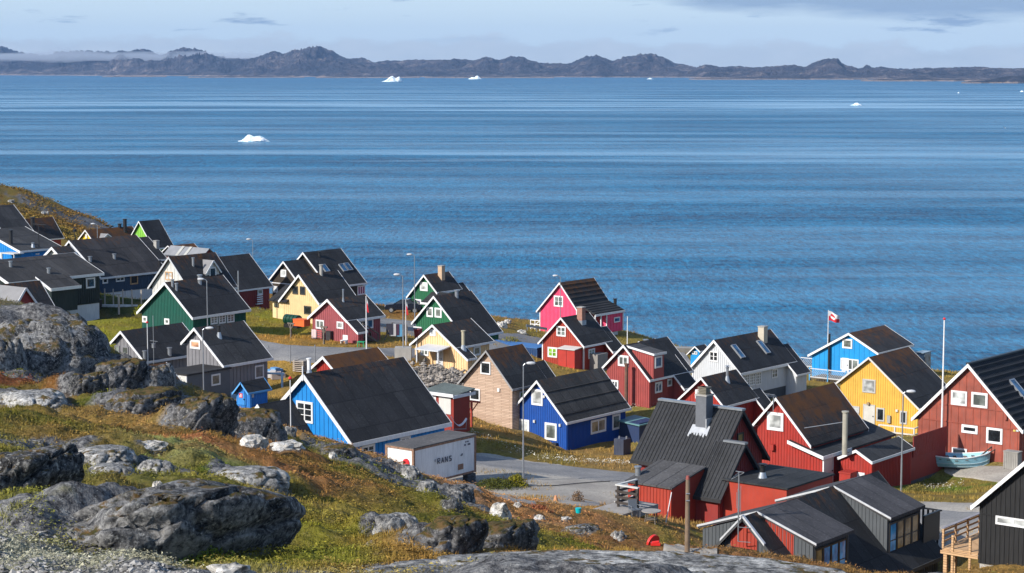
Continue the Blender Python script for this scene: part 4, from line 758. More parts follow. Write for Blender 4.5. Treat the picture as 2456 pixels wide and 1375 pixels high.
    for y in (y0 + .1, y0 + (ym - y0) * .5, ym - .12, y1 - .25): m.box((xo - .22, y, zb if y > ym - .5 else zb), (xo - .1, y + .12, zo - .125))
    m.box((xo - .2, y0 + .1, zb + .8), (xo - .12, ym - .12, zb + .9)); m.box((xo + .003, y0, zo - .25), (xo + .05, y1, zo + .01)); h.b(m, 'porch_frame', WHITE)
    h.b(MB().box((xa - .4, y0 + .5, zb - 1.6), (xo - .5, y1 - .8, zb - .003)), 'foundation', WBASE); h.win('s', (912, 968, 468, 530), '1', BLUEG, off=xo - .2)
    h.pipe(925, 405, 305, .2, BLACKM, base=(xa + .9, h.sp(925, 405, xa + .9)[0], za - .3))
    m = MB(); x = h.xl + .3
    for xx in (-1.6, -.9, -.1): m.beam((x + xx, .5, -h.hr - .6), (x + xx, .5, -h.hr + 1.3), .1, .1)
    for zz in (.3, .75, 1.25): m.beam((x - 1.6, .5, -h.hr + zz), (x - .1, .5, -h.hr + zz), .06, .1)
    m.beam((x - 1.5, .5, -h.hr + .3), (x - .2, .5, -h.hr + 1.2), .05, .08); h.b(m, 'deck_rail', WHITE)
    # brick red
    h = g['redor']; rf = RF('felt_redor', h, 0); h.std(W_RED, rf, .22, fh=.22, corner=WHITE, bw=.03); h.win('f', (375, 463, 555, 662), '4', DIMG, cas=.1); h.win('f', (292, 381, 752, 860), '4', GREENG, cas=.12); h.win('s', (670, 730, 765, 870), '6', glass('pale_green_glass', (.3, .42, .33), .2), cas=.1)
    h.catslide((790, 572), (845, 567), (830, 722), (905, 828), W_RED, rf, .22); h.stack(560, 642, 385, 515, brickmat('red_brick', (.33, .13, .09), (.25, .09, .06), (.35, .25, .2)), flash=True)
    x0 = h.fp(388, 800, y=-1.0)[0]; x1 = h.fp(543, 800, y=-1.0)[0]; z1 = h.fp(465, 782, y=-1.0)[1]; m = MB().box((x0, -1.0, -h.hr - .8), (x1, .36, z1)); h.b(m, 'outer_shed', paint('shed_red', (.4, .03, .02))); h.b(MB().hexa([(x0 - .1, -1.15, z1 + .01), (x1 + .1, -1.15, z1 + .01), (x1 + .1, .3, z1 + .15), (x0 - .1, .3, z1 + .15), (x0 - .1, -1.15, z1 + .08), (x1 + .1, -1.15, z1 + .08), (x1 + .1, .3, z1 + .22), (x0 - .1, .3, z1 + .22)]), 'outer_shed_roof', W_OFFW)
    h.b(MB().box(((x0 + x1) / 2 - .02, -1.03, -h.hr), ((x0 + x1) / 2 + .02, -.99, z1 - .1)), 'shed_door_joint', W_DRED)
    ys = h.sp(760, 900, h.xw + 1.0)[0]; h.b(MB().box((h.xw + .02, ys, -h.hr - .5), (h.xw + 1.0, ys + 1.8, -h.hr + 1.5)), 'side_shed', paint('shed_grey', (.25, .24, .23)))
    # faded red with box dormer
    h = g['rose2']; rf = RF('felt_rose2', h, .15, c=(.042, .043, .047)); h.std(W_FRED, rf, .24, fh=.24, y1=h.len + 2.0, bw=.035); h.win('f', (955, 1055, 828, 945), '2', DIMG, cas=.14); h.win('f', (890, 959, 1063, 1152), '2', DARKG, cas=.12); h.win('s', (1297, 1363, 1078, 1195), '2', BLUEG, cas=.12); h.win('s', (1413, 1456, 1052, 1132), '1', DIMG, cas=.1)
    y0, z0 = h.sp(1055, 735, 0)[0], 0; xd = 2.9; y0, zt = h.sp(1285, 822, xd); y1, _ = h.sp(1395, 795, xd); zr = -.12
    m = MB().hexa([(.1, y0 - .1, zr - .12), (xd + .15, y0 - .1, zt - .14), (xd + .15, y1, zt - .14), (.1, y1, zr - .12), (.1, y0 - .1, zr + .02), (xd + .15, y0 - .1, zt), (xd + .15, y1, zt), (.1, y1, zr + .02)]); h.b(m, 'dormer_roof', roofing('felt_dormer_grey', 5, 0, (.09, .09, .095)))
    m = MB(); A = [(.6, -h.pr * .6 - .3), (xd, -h.pr * xd - .25), (xd, zt - .15), (.6, zr + (zt - zr) * .2 - .2)]; m.prism(A, y0 + .05, y1 - .15); x = .9
    while x < xd: m.box((x - .02, y0 + .02, -h.pr * x), (x + .02, y0 + .06, zr + (zt - zr) * x / xd - .2)); x += .24
    h.b(m, 'dormer_wall', W_FRED); m = MB(); m.hexa([(.1, y0 - .15, zr - .14), (xd + .2, y0 - .15, zt - .16), (xd + .2, y0 - .102, zt - .16), (.1, y0 - .102, zr - .14), (.1, y0 - .15, zr + .04), (xd + .2, y0 - .15, zt + .02), (xd + .2, y0 - .102, zt + .02), (.1, y0 - .102, zr + .04)]); m.box((xd + .155, y0 - .1, zt - .18), (xd + .2, y1, zt + .02)); h.b(m, 'dormer_fascia', WHITE)
    h.win('s', (1297, 1363, 835, 960), '1', BLUEG, off=xd, cas=.11)
    h.catslide((1430, 842), (1490, 835), (1475, 1022), (1578, 1150), W_FRED, rf, .24)
    c = h._r(1030, 1230); xx, zz = h.fp(1030, 1232, y=-.5); zt = h.fp(1030, 925, y=-.5)[1]; m = MB().cyl((xx, -.5, -h.hr - .5), (xx, -.5, zt), .17, n=14); m.cyl((xx, -.5, zt), (xx, -.5, zt + .12), .2, n=14); h.b(m, 'flue_pipe', paint('rusty_pipe', (.14, .07, .045), .8, .5, .5, 3))
    h = g['behind']; h.std(W_DRED, RF('felt_behind', h, .3), 0); h.pipe(1212, 722, 690, .25)
    # white
    h = g['white']; rf = RF('felt_white', h, .35, c=(.032, .034, .04)); h.std(W_WHITE, rf, .24, fh=.3, corner=WHITE, found=.9, bw=.03); h.win('f', (320, 406, 475, 585), '4', DARKG, cas=.09)
    for a, b in ((640, 692), (697, 748), (753, 805)): h.win('s', (a, b, 695 - (a - 640) * .2, 815 - (a - 640) * .1), '9', DIMG, cas=.06)
    h.win('s', (905, 960, 640, 740), '4', DIMG, cas=.08); h.skylight(588, 488, .8, 1.7); h.skylight(826, 446, .8, 1.7); h.stack(770, 865, 252, 372, brickmat('pale_stone', (.5, .43, .33), (.42, .37, .29), (.5, .47, .4))); h.catslide((1010, 420), (1060, 412), (1055, 600), (1145, 742), W_WHITE, rf, .24)
    # royal blue
    h = g['midblue']; rf = roofing('old_tar_roof', h.hr, .25, (.062, .06, .058)); h.std(W_ROYAL, rf, .19, fh=.24, bw=.05, y1=h.len); ribs(h, .5, h.xr - .1, .05, h.len - .05, -h.pr, .68, .12, .06, 'eave')
    h.win('f', (708, 805, 405, 558), '1', CURT, cas=.13); h.win('f', (587, 688, 665, 828), '1', CURT, cas=.14); h.win('f', (823, 927, 697, 860), '1', DIMG, cas=.14); h.win('s', (1215, 1347, 655, 805), '2', PEACH if False else glass('tan_curtain', (.26, .2, .13), .2), cas=.13); h.win('s', (1402, 1470, 620, 768), '1', DIMG, cas=.13)
    for X, Y in ((535, 652), (732, 690), (955, 724), (818, 475)): x, z = h.fp(X, Y, y=.32); h.b(MB().box((x - .09, .2, z - .11), (x + .09, .36, z + .11)), 'vent_box', W_OFFW)
    x, z = h.fp(905, 925, y=.1); h.b(MB().box((x - .2, 0, -h.hr - .2), (x + .2, .3, z + .45)), 'utility_cabinet', flat('dark_cabinet', (.03, .03, .035)))
    h = g['cshed']; h.std(W_CYAN, RF('felt_cshed', h, 0), 0, fh=.16); h.win('f', (160, 208, 480, 515), '2', BLUEG, cas=.05)
    # small red
    h = g['redsm']; rf = RF('felt_redsm', h, .45); h.std(W_SCAR, rf, .26, fh=.2, bw=.03); h.win('f', (190, 305, 838, 940), '2', CURT, cas=.12); h.pipe(488, 755, 640, .12, flash=True, cowl=True); h.catslide((735, 845), (795, 828), (800, 1050), (905, 960), W_SCAR, rf, .26, y0=h.len - .5)
    # black metal roof: ridge runs away to the left
    h = g['metal']; rf = roofing('black_metal_sheet', h.hr, 0, (.04, .042, .047), 'metal'); BT = paint('black_trim', (.02, .02, .023))
    xe = h.rp(410, 735, -1)[0]; pr = [(xe, -xe * -h.pl * -1 if False else h.pl * xe), (0, 0), (h.xr, h.zr)]; h.std(W_DRED, rf, .24, prof=pr, ftm=BT, fh=.26, oh=.35)
    ribs(h, xe + .03, -.1, .08, h.len - .05, h.pl, .27, .09, .07)
    h.b(MB().box((-.22, -.06, -.06), (.22, h.len + .02, .07)), 'ridge_cap', STEEL)
    x, y, z, a, zt = h.stack(960, 1115, 178, 400, flat('grey_sheet', (.12, .13, .15), .6), flash=False, side=-1)
    m = MB()
    for k in range(5): m.box((x - .32, y - .32, zt + .1 + k * .1), (x + .32, y + .32, zt + .15 + k * .1))
    m.box((x - .25, y - .25, zt + .1), (x + .25, y + .25, zt + .55)); h.b(m, 'chimney_cowl', paint('cowl_stone', (.2, .18, .14)))
    m = MB(); n = 14
    for i in range(n): u = i / (n - 1); hh = random.uniform(.25, .5); xx = x - a; m.hexa([(xx - hh, y - a - .25 + u * (2 * a + .5) - .06, h.pl * (xx - hh) + .03), (xx + .1, y - a - .2 + u * (2 * a + .4) - .06, h.pl * xx + .03), (xx + .1, y - a - .2 + u * (2 * a + .4) + .07, h.pl * xx + .03), (xx - hh, y - a - .25 + u * (2 * a + .5) + .06, h.pl * (xx - hh) + .03), (xx - hh, y - a - .25 + u * (2 * a + .5) - .06, h.pl * (xx - hh) + .1), (xx + .1, y - a - .2 + u * (2 * a + .4) - .06, h.pl * xx + .22), (xx + .1, y - a - .2 + u * (2 * a + .4) + .07, h.pl * xx + .22), (xx - hh, y - a - .25 + u * (2 * a + .5) + .06, h.pl * (xx - hh) + .1)])
    m.box((x - a - .08, y - a - .09, z - .9), (x + a + .5, y - a - .02, z + .25)); h.b(m, 'flashing', flat('lead', (.45, .47, .5), .5, .3))
    # lower extension towards the right
    a1 = h.rp(1235, 575, -1); x1, z1 = a1[0], a1[2] + .03; ye = -2.4; ye = h.ridge(1405, 590, x=x1, z=z1); x2 = h.rp(1185, 1075, -1); x2, z2 = h.fp(1185, 1075, y=ye); yb = h.sp(905, 1045, x2)[0]; xr2 = x1 + (x1 - x2) * .55
    z2 = z1 + h.pl * (x2 - x1); prx = [(x2, z2), (x1, z1), (x1 + 2.4, z1 - 2.4 * h.pr)]; h.roof(prx, ye, yb, rf); h.trim(prx, ye, yb, BT, h=.24); h.walls(prx, ye, yb, W_DRED, .24)
    ribs(h, x2 + .03, x1 - .1, ye + .08, yb - .05, h.pl, .27, .09, .07, zoff=z1 - h.pl * x1); h.b(MB().box((x1 - .18, ye - .06, z1 - .05), (x1 + .2, .3, z1 + .08)), 'ridge_cap', STEEL)
    h.win('f', (1328, 1382, 495, 600), '1', glass('amber_glass', (.3, .2, .08), .2), BLACKM, cas=.07)
    # front box under the extension
    def redbox(xa, xb, ya, yb, z, mat, roofm, fall=0, nm=('annex_roof', 'annex_wall'), over=.15, ba=.24):
        m = MB().hexa([(xa - over, ya - over, z - fall - .1), (xb, ya - over, z - .1), (xb, yb + over, z - .1), (xa - over, yb + over, z - fall - .1), (xa - over, ya - over, z - fall), (xb, ya - over, z), (xb, yb + over, z), (xa - over, yb + over, z - fall)]); h.b(m, nm[0], roofm)
        m = MB().hexa([(xa, ya, -h.hr - 2), (xb, ya, -h.hr - 2), (xb, yb, -h.hr - 2), (xa, yb, -h.hr - 2), (xa, ya, z - fall - .1), (xb, ya, z - .1), (xb, yb, z - .1), (xa, yb, z - fall - .1)]); y = ya + ba / 2
        while y < yb: m.box((xa - .035, y - .02, -h.hr - 2), (xa + .02, y + .02, z - fall - .12)); y += ba
        h.b(m, nm[1], mat)
    GF = roofing('grey_annex_felt', 5, 0, (.10, .10, .105)); xa = x2 - 2.4
    yb2, zA = h.sp(355, 915, xa - .15); ya2, _ = h.sp(765, 980, xa - .15); h.sp(765, 980, xa)
    redbox(xa, x2 + 1.2, ya2 + .15, yb2 - .15, zA + .75, W_RED, GF, .75); h.pipe(470, 875, 800, .18, base=(xa + .9, h.sp(470, 875, xa + .9)[0], zA + .25), cap=True)
    # flat annex on the right
    xf = x2 + .9; yq, zq = h.sp(1290, 905, xf); yr, zr2 = h.sp(1760, 1045, xf); redbox(xf, xf + 5.5, yr, yq + .6, zq, W_RED, roofing('dark_flat_felt', 5, 0, (.045, .048, .052)), .0, ba=9)
    xp = xf + 1.6; h.pipe(1550, 940, 795, .17, BLACKM, base=(xp, h.sp(1550, 940, xp)[0], zq), cowl=True, flash=True)
    # scarlet
    h = g['redrust']; rf = RF('felt_redrust', h, 1.15, c=(.045, .042, .042)); h.std(W_SCAR, rf, .24, fh=.24, bw=.045, oh=.25, eaves=(1, 0)); h.win('f', (292, 433, 313, 490), '1', CURT, cas=.17)
    FT = roofing('flat_black_felt', 5, 0, (.05, .052, .055)); zf = h.fp(672, 620)[1] + .25; xo, _ = h.fp(770, 718, y=.0); xl2, _ = h.fp(465, 620, y=-.1)
    y1 = h.len + 2.5; xo2 = xo + .1; zo = h.fp(770, 705)[1]
    m = MB().hexa([(xl2, -.1, zf - .15), (xo2, -.1, zo - .15), (xo2, y1, zo - .15), (xl2, y1, zf - .15), (xl2, -.1, zf), (xo2, -.1, zo), (xo2, y1, zo), (xl2, y1, zf)]); h.b(m, 'side_roof', FT)
    m = MB().hexa([(xl2, -.15, zf - .24), (xo2 + .05, -.15, zo - .24), (xo2 + .05, -.102, zo - .24), (xl2, -.102, zf - .24), (xl2, -.15, zf + .02), (xo2 + .05, -.15, zo + .02), (xo2 + .05, -.102, zo + .02), (xl2, -.102, zf + .02)]); m.box((xo2 + .003, -.1, zo - .24), (xo2 + .05, 4.2, zo + .02)); h.b(m, 'fascia_board', WHITE)
    m = MB().box((h.xw - .1, .352, -h.hr - 2), (xo - .12, y1 - .3, zo - .2)); x = h.xw
    while x < xo - .15: m.box((x - .022, .315, -h.hr - 2), (x + .022, .36, zo - .1 + (zf - zo) * (xo - x) / (xo - xl2) - .1)); x += .24
    h.b(m, 'side_wall', W_SCAR)
    yg = h.sp(858, 720, xo - .1)[0]; h.door('s', (776, 852, 722, 955), W_OFFW, off=xo - .115)
    xg, zg = h.fp(1060, 648, y=yg + .0); xgl, zgl = h.fp(905, 700, y=yg); xgr, zgr = h.fp(1200, 752, y=yg); lg = h.ridge(1430, 532, x=xg, z=zg); prg = [(xgl, zgr), (xg, zg), (xgr, zgr)]
    h.roof(prg, yg, lg, FT); h.trim(prg, yg, lg, h=.22); h.walls(prg, yg, lg, W_SCAR, .24, oh=.12, inset=.2, bw=.045)
    h.win('f', (1072, 1138, 840, 900), '1', WHITE, off=yg + .2, cas=.05, name='meter_cabinet'); x, z = h.fp(985, 900, y=yg - .5); h.b(MB().box((x - .45, yg - .9, -h.hr - .3), (x + .45, yg + .18, z + .45)).box((x - .5, yg - .95, z + .45), (x + .5, yg + .18, z + .55)), 'storage_box', W_SCAR)
    x, z = h.fp(335, 625, y=.2); h.b(MB().box((x - .16, .05, z - .22), (x + .16, .35, z + .22)), 'wall_box', W_SCAR)
    d, c = h._r(962, 655); zp = zf * .45 + zo * .55; t_ = (zp - c[2]) / d[2]; xp, yp = float(c[0] + d[0] * t_), float(c[1] + d[1] * t_); h.pipe(963, 655, 320, .2, paint('pale_flue', (.38, .36, .3), .6, .2, .3), base=(xp, yp, zp)); 
    d, c = h._r(963, 405); zz = c[2] + d[2] * (yp - c[1]) / d[1]; a = h.rp(612, 465); h.b(MB().cyl((xp, yp, zz), (a[0], a[1], a[2] + .05), .03, n=6), 'stay_rod', STEEL)
    x, z = h.fp(345, 190, y=-.1); an = MB().cyl((x, -.12, z - 1.1), (x, -.12, z + .1), .03)
    for k in range(5): an.beam((x - .55, -.12 - .1 * k, z + .02 + .06 * k), (x + .35, -.12 - .1 * k, z + .02 + .06 * k), .02, .02)
    an.beam((x - .1, -.12, z), (x - .1, -.6, z + .3), .03, .03); h.b(an, 'antenna', STEEL)
    # long back wall with sheet screen
    lw = h.fp(1200, 752, y=yg)[0] - .12; y2 = h.sp(1833, 900, lw)[0]; zt = h.sp(1833, 690, lw)[1]; m = MB().box((lw - .4, lg - .3, -h.hr - .6), (lw - .01, y2, zgr - .25)); h.b(m, 'yard_wall', W_DRED); h.b(MB().box((lw - .35, lg - .3, -h.hr - 3), (lw - .05, y2 - .1, -h.hr - .6)), 'foundation', CONCD)
    ys, z0 = h.sp(1560, 765, lw + .1); _, z1 = h.sp(1833, 535, lw + .1); m = MB(); k = ys
    while k < y2: m.box((lw + .0, k, zgr - .75), (lw + .07, k + .33, zgr + .85)); k += .36
    h.b(m, 'screen', W_DRED)
    # golden yellow
    h = g['yellow']; rf = RF('felt_yellow', h, .75); h.std(W_YEL, rf, .22, fh=.2, ftm=paint('light_trim', (.6, .58, .55)), bw=.05, y1=h.len); GFm = paint('grey_frames', (.45, .45, .44))
    h.win('f', (665, 788, 738, 882), '1', CURT, GFm, cas=.08); h.win('f', (560, 636, 995, 1070), '1', CURT, GFm, cas=.07); h.door('f', (678, 775, 992, 1192), paint('door_pale', (.55, .54, .5)), fm=GFm); h.win('f', (795, 872, 1010, 1147), '1', DARKG, GFm, cas=.08); h.win('f', (1017, 1083, 1040, 1173), '1', DARKG, GFm, cas=.08)
    x, z = h.fp(915, 1120, y=.3); h.b(MB().box((x - .16, .15, z - .35), (x + .16, .36, z + .3)), 'meter_box', CONC); x, z = h.fp(722, 975, y=.3); h.b(MB().cyl((x, .1, z), (x, .36, z), .13), 'wall_lamp', paint('brass', (.3, .22, .12)))
    x, z = h.fp(988, 1042, y=.3); h.b(MB().box((x - .1, .2, z - .1), (x + .1, .36, z + .1)), 'vent_box', W_OFFW)
    x0, zt = h.fp(820, 1172, y=-1.4); x1, _ = h.fp(1150, 1200, y=-1.4); zd = zt - 1.0; xs = [x0, (x0 * .55 + x1 * .45), x1]
    m = MB()
    for x in xs: m.box((x - .06, -1.45, zd - 1), (x + .06, -1.33, zt))
    for zz in (zt, zt - .55): m.box((x0, -1.46, zz - .07), (x1, -1.32, zz + .03)); m.box((x1 - .05, -1.3, zz - .07), (x1 + .05, .3, zz + .03))
    h.b(m, 'deck_rail', W_OFFW); h.b(MB().box((x0 - 2.5, -1.5, zd - .12), (x1 + .1, .33, zd)), 'deck', TIMBER)
    # cyan
    h = g['cyan']; rf = RF('felt_cyan', h, .6); h.std(W_CYAN, rf, .6, fh=.26, corner=None, bw=.04, y1=h.len + .5); h.win('f', (475, 568, 360, 462), '1', DIMG, cas=.13); h.win('f', (458, 628, 542, 672), '3', DIMG, cas=.08)
    h.door('f', (478, 530, 553, 672), W_WHITE); xx, z0 = h.fp(345, 652, y=.1); zt = h.fp(345, 318, y=.1)[1]; h.b(MB().cyl((xx, .1, -h.hr - 1), (xx, .1, zt), .13, n=12), 'flue_pipe', BLACKM)
    BL = paint('rail_blue', (.05, .33, .66)); zd = -h.hr + .1
    def rail(xa, ya, xb, yb, z, hgt=.95):
        L = math.hypot(xb - xa, yb - ya); n = int(L / .22); m = MB(); a = Vector((xa, ya, z)); d = (Vector((xb, yb, z)) - a) / L
        for i in range(n): p = a + d * (i * .22); q = p + d * .55 + Vector((0, 0, hgt - .12)); m.beam(p + Vector((0, 0, .08)), q if (i * .22 + .55) < L else a + d * L + Vector((0, 0, .1 + (L - i * .22) * 1.4)), .03, .12, up=(-d.y, d.x, 0))
        m.beam(a + Vector((0, 0, hgt)), a + d * L + Vector((0, 0, hgt)), .06, .1); m.beam(a + Vector((0, 0, .05)), a + d * L + Vector((0, 0, .05)), .06, .1); h.b(m, 'deck_rail', W_WHITE); p = MB(); k = 0
        while k <= L: q = a + d * k; p.box((q.x - .06, q.y - .06, -h.hr - 2), (q.x + .06, q.y + .06, z + hgt + .12)); k += 2.2
        h.b(p, 'rail_post', BL)
    xa, za = h.fp(165, 660, y=-2.5); xb, _ = h.fp(560, 690, y=-2.5); rail(xa, -2.5, xb + 3, -2.5, za - .75); h.b(MB().box((xa, -2.5, za - .85), (xb + 3, .34, za - .76)), 'deck', TIMBER)
    xc, zc = h.fp(75, 570, y=1.5); rail(xc, 1.5, h.xl + .3, 1.5, zc - .6); m = MB(); k = xa
    while k < xb + 2: m.box((k, -2.35, -h.hr - 1.2), (k + .07, -2.3, za - .9)); k += .2
    h.b(m, 'deck_skirt', TIMBER); m = MB(); y, z = h.sp(1250, 500, h.xw + 1.0); m.box((h.xw, y, z - 2.4), (h.xw + 1, y + .05, z)).box((h.xw, y - .4, z), (h.xw + 1.05, y + 1.6, z + .07)).box((h.xw + .95, y, z - 2.4), (h.xw + 1.02, y + 1.5, z)); h.b(m, 'glazed_porch', glass('porch_glass', (.15, .2, .25)))
    # weathered red with tile roof
    h = g['redR']; rf = roofing('black_tile_roof', h.hr, 0, (.022, .026, .034), 'metal'); h.std(W_FADE, rf, .62, fh=.3, oh=.4, bw=.035, ftm=None, y1=h.len + 2); ribs(h, .12, h.xr - .05, .1, h.len + 1.9, -h.pr, .38, .3, .05, 'eave'); ribs(h, .12, h.xr - .05, .1, h.len + 1.9, -h.pr, .3, .05, .03)
    h.b(MB().box((-.16, -.03, -.05), (.16, h.len + 2, .08)), 'ridge_cap', BLACKM); h.skylight(1475, 590, .9, 1.9)
    h.win('f', (862, 1008, 592, 745), '1', CURT, cas=.1); h.win('f', (1048, 1197, 608, 766), '1', DIMG, cas=.13); h.win('f', (958, 1106, 905, 1002), '1', DARKG, cas=.15); h.win('f', (1185, 1333, 932, 1097), '1', DARKG, cas=.13); h.win('f', (870, 1008, 1117, 1200), '1', DIMG, cas=.1)
    m = MB()
    for (X0, Y0, X1, Y1) in ((750, 727, 1340, 785), (600, 862, 1420, 950)): x0, z0 = h.fp(X0, Y0, y=.3); x1, z1 = h.fp(X1, Y1, y=.3); m.box((x0, .29, (z0 + z1) / 2 - .03), (x1, .37, (z0 + z1) / 2 + .04))
    h.b(m, 'string_board', W_FADE); x, z = h.fp(1365, 848, y=.3); h.b(MB().box((x - .1, .15, z - .15), (x + .1, .36, z + .15)), 'vent_box', W_FADE)
    for X, c in ((1440, (.6, .45, .1)), (1468, (.5, .55, .6))): x, z = h.fp(X, 968, y=.3); h.b(MB().box((x - .1, .28, z - .07), (x + .1, .32, z + .07)), 'house_plate', flat('plate%d' % X, c))
    # charcoal house with four box dormers
    h = g['dorm']; rf = RF('felt_dorm', h, .3, c=(.03, .032, .036)); DT = paint('charcoal_trim', (.05, .055, .06)); ye = h.ridge(2108, 1137, k='U'); h.xr, _ = h.fp(2267.6, 1345, y=ye, k='U'); h.xr = max(h.xr, 4); h.zr = -h.pr * h.xr; h.xl, h.zl = -h.xr * .95, -h.xr * .95 * h.pl
    h.std(W_CHAR, rf, .22, prof=[(h.xl, h.zl), (0, 0), (h.xr, h.zr)], y1=ye, ftm=DT, fh=.24, bw=.03); m = MB()
    fx = h.fp(410, 990)[0]; 
    for xe in (fx, h.fp(905, 1078)[0]): s_ = h.pl if xe < 0 else -h.pr; m.hexa([(0, -.06, .03), (xe, -.06, s_ * xe + .03), (xe, .1, s_ * xe + .03), (0, .1, .03), (0, -.06, .075), (xe, -.06, s_ * xe + .075), (xe, .1, s_ * xe + .075), (0, .1, .075)]); m.hexa([(0, -.075, -.06), (xe, -.075, s_ * xe - .06), (xe, -.062, s_ * xe - .06), (0, -.062, -.06), (0, -.075, .07), (xe, -.075, s_ * xe + .07), (xe, -.062, s_ * xe + .07), (0, -.062, .07)])
    h.b(m, 'verge_flashing', flat('pale_flashing', (.55, .57, .6), .5, .2))
    x0 = h.fp(528, 1000, y=.33)[0]; x1 = h.fp(822, 1000, y=.33)[0]; zb = h.fp(675, 1095, y=.33)[1]; zt = lambda x: (h.pl if x < 0 else -h.pr) * x - .16
    m = MB(); m.prism([(x0, zb), (x1, zb), (x1, zt(x1)), (0, zt(0)), (x0, zt(x0))], .30, .345); x = x0 + .1
    while x < x1: m.box((x - .015, .275, zb), (x + .015, .31, zt(x) - .03)); x += .22
    h.b(m, 'red_gable_panel', W_RED); h.win('f', (530, 832, 1080, 1215), '2', glass('blind_glass', (.45, .55, .53), .3), BLACKM, off=.3, cas=.1)
    DF = roofing('grey_dormer_felt', 5, 0, (.085, .083, .09))
    def boxdorm(y0, y1, xd, zd, zr, sg, panel=None, wins=None):
        s_ = h.pl if sg < 0 else -h.pr; q = lambda x, y, z: (sg * x, y, z); m = MB()
        A = [q(0.02, y0 - .12, zr), q(xd + .25, y0 - .12, zd), q(xd + .25, y1 + .12, zd), q(.02, y1 + .12, zr)]; m.hexa([(a, b, c - .16) for a, b, c in A] + A); h.b(m, 'dormer_roof', DF)
        m = MB(); zl_ = lambda x: zr + (zd - zr) * x / xd - .165
        m.hexa([q(.4, y0, s_ * sg * .4 - .3), q(xd, y0, s_ * sg * xd - .3), q(xd, y1, s_ * sg * xd - .3), q(.4, y1, s_ * sg * .4 - .3), q(.4, y0, zl_(.4)), q(xd, y0, zl_(xd)), q(xd, y1, zl_(xd)), q(.4, y1, zl_(.4))]); x = .6
        while x < xd: m.hexa([q(x - .015, y0 - .03, s_ * sg * x - .1), q(x + .015, y0 - .03, s_ * sg * x - .1), q(x + .015, y0 + .02, s_ * sg * x - .1), q(x - .015, y0 + .02, s_ * sg * x - .1), q(x - .015, y0 - .03, zl_(x) - .02), q(x + .015, y0 - .03, zl_(x) - .02), q(x + .015, y0 + .02, zl_(x) - .02), q(x - .015, y0 + .02, zl_(x) - .02)]); x += .22
        y = y0 + .1
        while y < y1: m.box((sg * (xd - .02), y - .015, s_ * sg * xd - .25), (sg * (xd + .03), y + .015, zd - .2)); y += .22
        h.b(m, 'dormer_wall', W_CHAR)
        m = MB()
        m.hexa([q(.02, y0 - .16, zr - .07), q(xd + .28, y0 - .16, zd - .07), q(xd + .28, y0 - .124, zd - .07), q(.02, y0 - .124, zr - .07), q(.02, y0 - .16, zr + .04), q(xd + .28, y0 - .16, zd + .04), q(xd + .28, y0 - .124, zd + .04), q(.02, y0 - .124, zr + .04)]); h.b(m, 'dormer_edge', flat('pale_flashing', (.55, .57, .6), .5, .2))
        if panel:
            m = MB(); xa_, xb_ = panel; m.hexa([q(xa_, y0 - .012, s_ * sg * xa_ - .1), q(xb_, y0 - .012, s_ * sg * xb_ - .1), q(xb_, y0 + .01, s_ * sg * xb_ - .1), q(xa_, y0 + .01, s_ * sg * xa_ - .1), q(xa_, y0 - .012, zl_(xa_) - .01), q(xb_, y0 - .012, zl_(xb_) - .01), q(xb_, y0 + .01, zl_(xb_) - .01), q(xa_, y0 + .01, zl_(xa_) - .01)]); x = xa_ + .1
            while x < xb_: m.hexa([q(x - .018, y0 - .045, s_ * sg * x - .1), q(x + .018, y0 - .045, s_ * sg * x - .1), q(x + .018, y0, s_ * sg * x - .1), q(x - .018, y0, s_ * sg * x - .1), q(x - .018, y0 - .045, zl_(x) - .02), q(x + .018, y0 - .045, zl_(x) - .02), q(x + .018, y0, zl_(x) - .02), q(x - .018, y0, zl_(x) - .02)]); x += .22
            h.b(m, 'red_cheek_panel', W_RED)
        if wins and sg > 0:
            n, w0, w1, zz0, pan = wins; L = (w1 - w0) / n
            for i in range(n): h.frame('s', xd + .02, w0 + i * L + .1, w0 + (i + 1) * L - .02, zz0, zd - .42, 'h', pan[i % len(pan)], BLACKM, cas=.06)
    yA0 = h.ridge(830, 712); xdA, zdA = h.fp(1480, 1052, y=yA0); yA1 = h.sp(1905, 888, xdA)[0]; 
    AMB = glass('amber_reflection', (.30, .20, .09), .1); BRB = glass('bright_sky_reflection', (.05, .32, .8), .08)  # amber and sky reflections painted into the base colours of the dormer panes
    boxdorm(yA0 + .12, yA1 - .12, xdA - .25, zdA, -.02, 1, (xdA * .05, xdA * .62), (4, yA0 + .2, yA1 - .5, zdA - 2.4, [AMB, BRB, BRB, BRB]))
    yB0 = h.ridge(880, 1000, k='L'); xdB, zdB = h.fp(1362, 1242, y=yB0, k='L'); yB1 = h.sp(1662, 1145, xdB, k='L')[0]
    boxdorm(yB0 + .12, yB1 - .12, xdB - .25, zdB, -.02, 1, None, (4, yB0 + .2, yB1 - .4, zdB - 2.3, [BRB, AMB, AMB, AMB]))
    xq, zq = h.fp(155, 842, y=yA0); boxdorm(yA0 + .12, yA0 + (yA1 - yA0) * .95, -xq - .25, zq, -.02, -1)
    xq, zq = h.fp(1040, 556, y=yB0 - .3); boxdorm(yB0 - .3, yB1, -xq - .25, zq, -.02, -1)
    x, z = h.fp(608, 1020, y=-.3); zt = h.fp(620, 240, y=-.3)[1]; an = MB().cyl((x, -.3, z), (x, -.3, zt), .035)
    for zz in (z, z + .75): an.beam((x, -.3, zz), (x + .6, -.1, zz), .03, .03)
    for k in range(4): an.beam((x - .3 + .1 * k, -.5, zt - .35 + .1 * k), (x - .3 + .1 * k, -.1, zt - .35 + .1 * k), .02, .02)
    an.beam((x - .45, -.3, zt - .45), (x + .3, -.3, zt - .02), .025, .025); an.beam((x - .2, -.3, zt), (x + .3, -.3, zt), .03, .03)
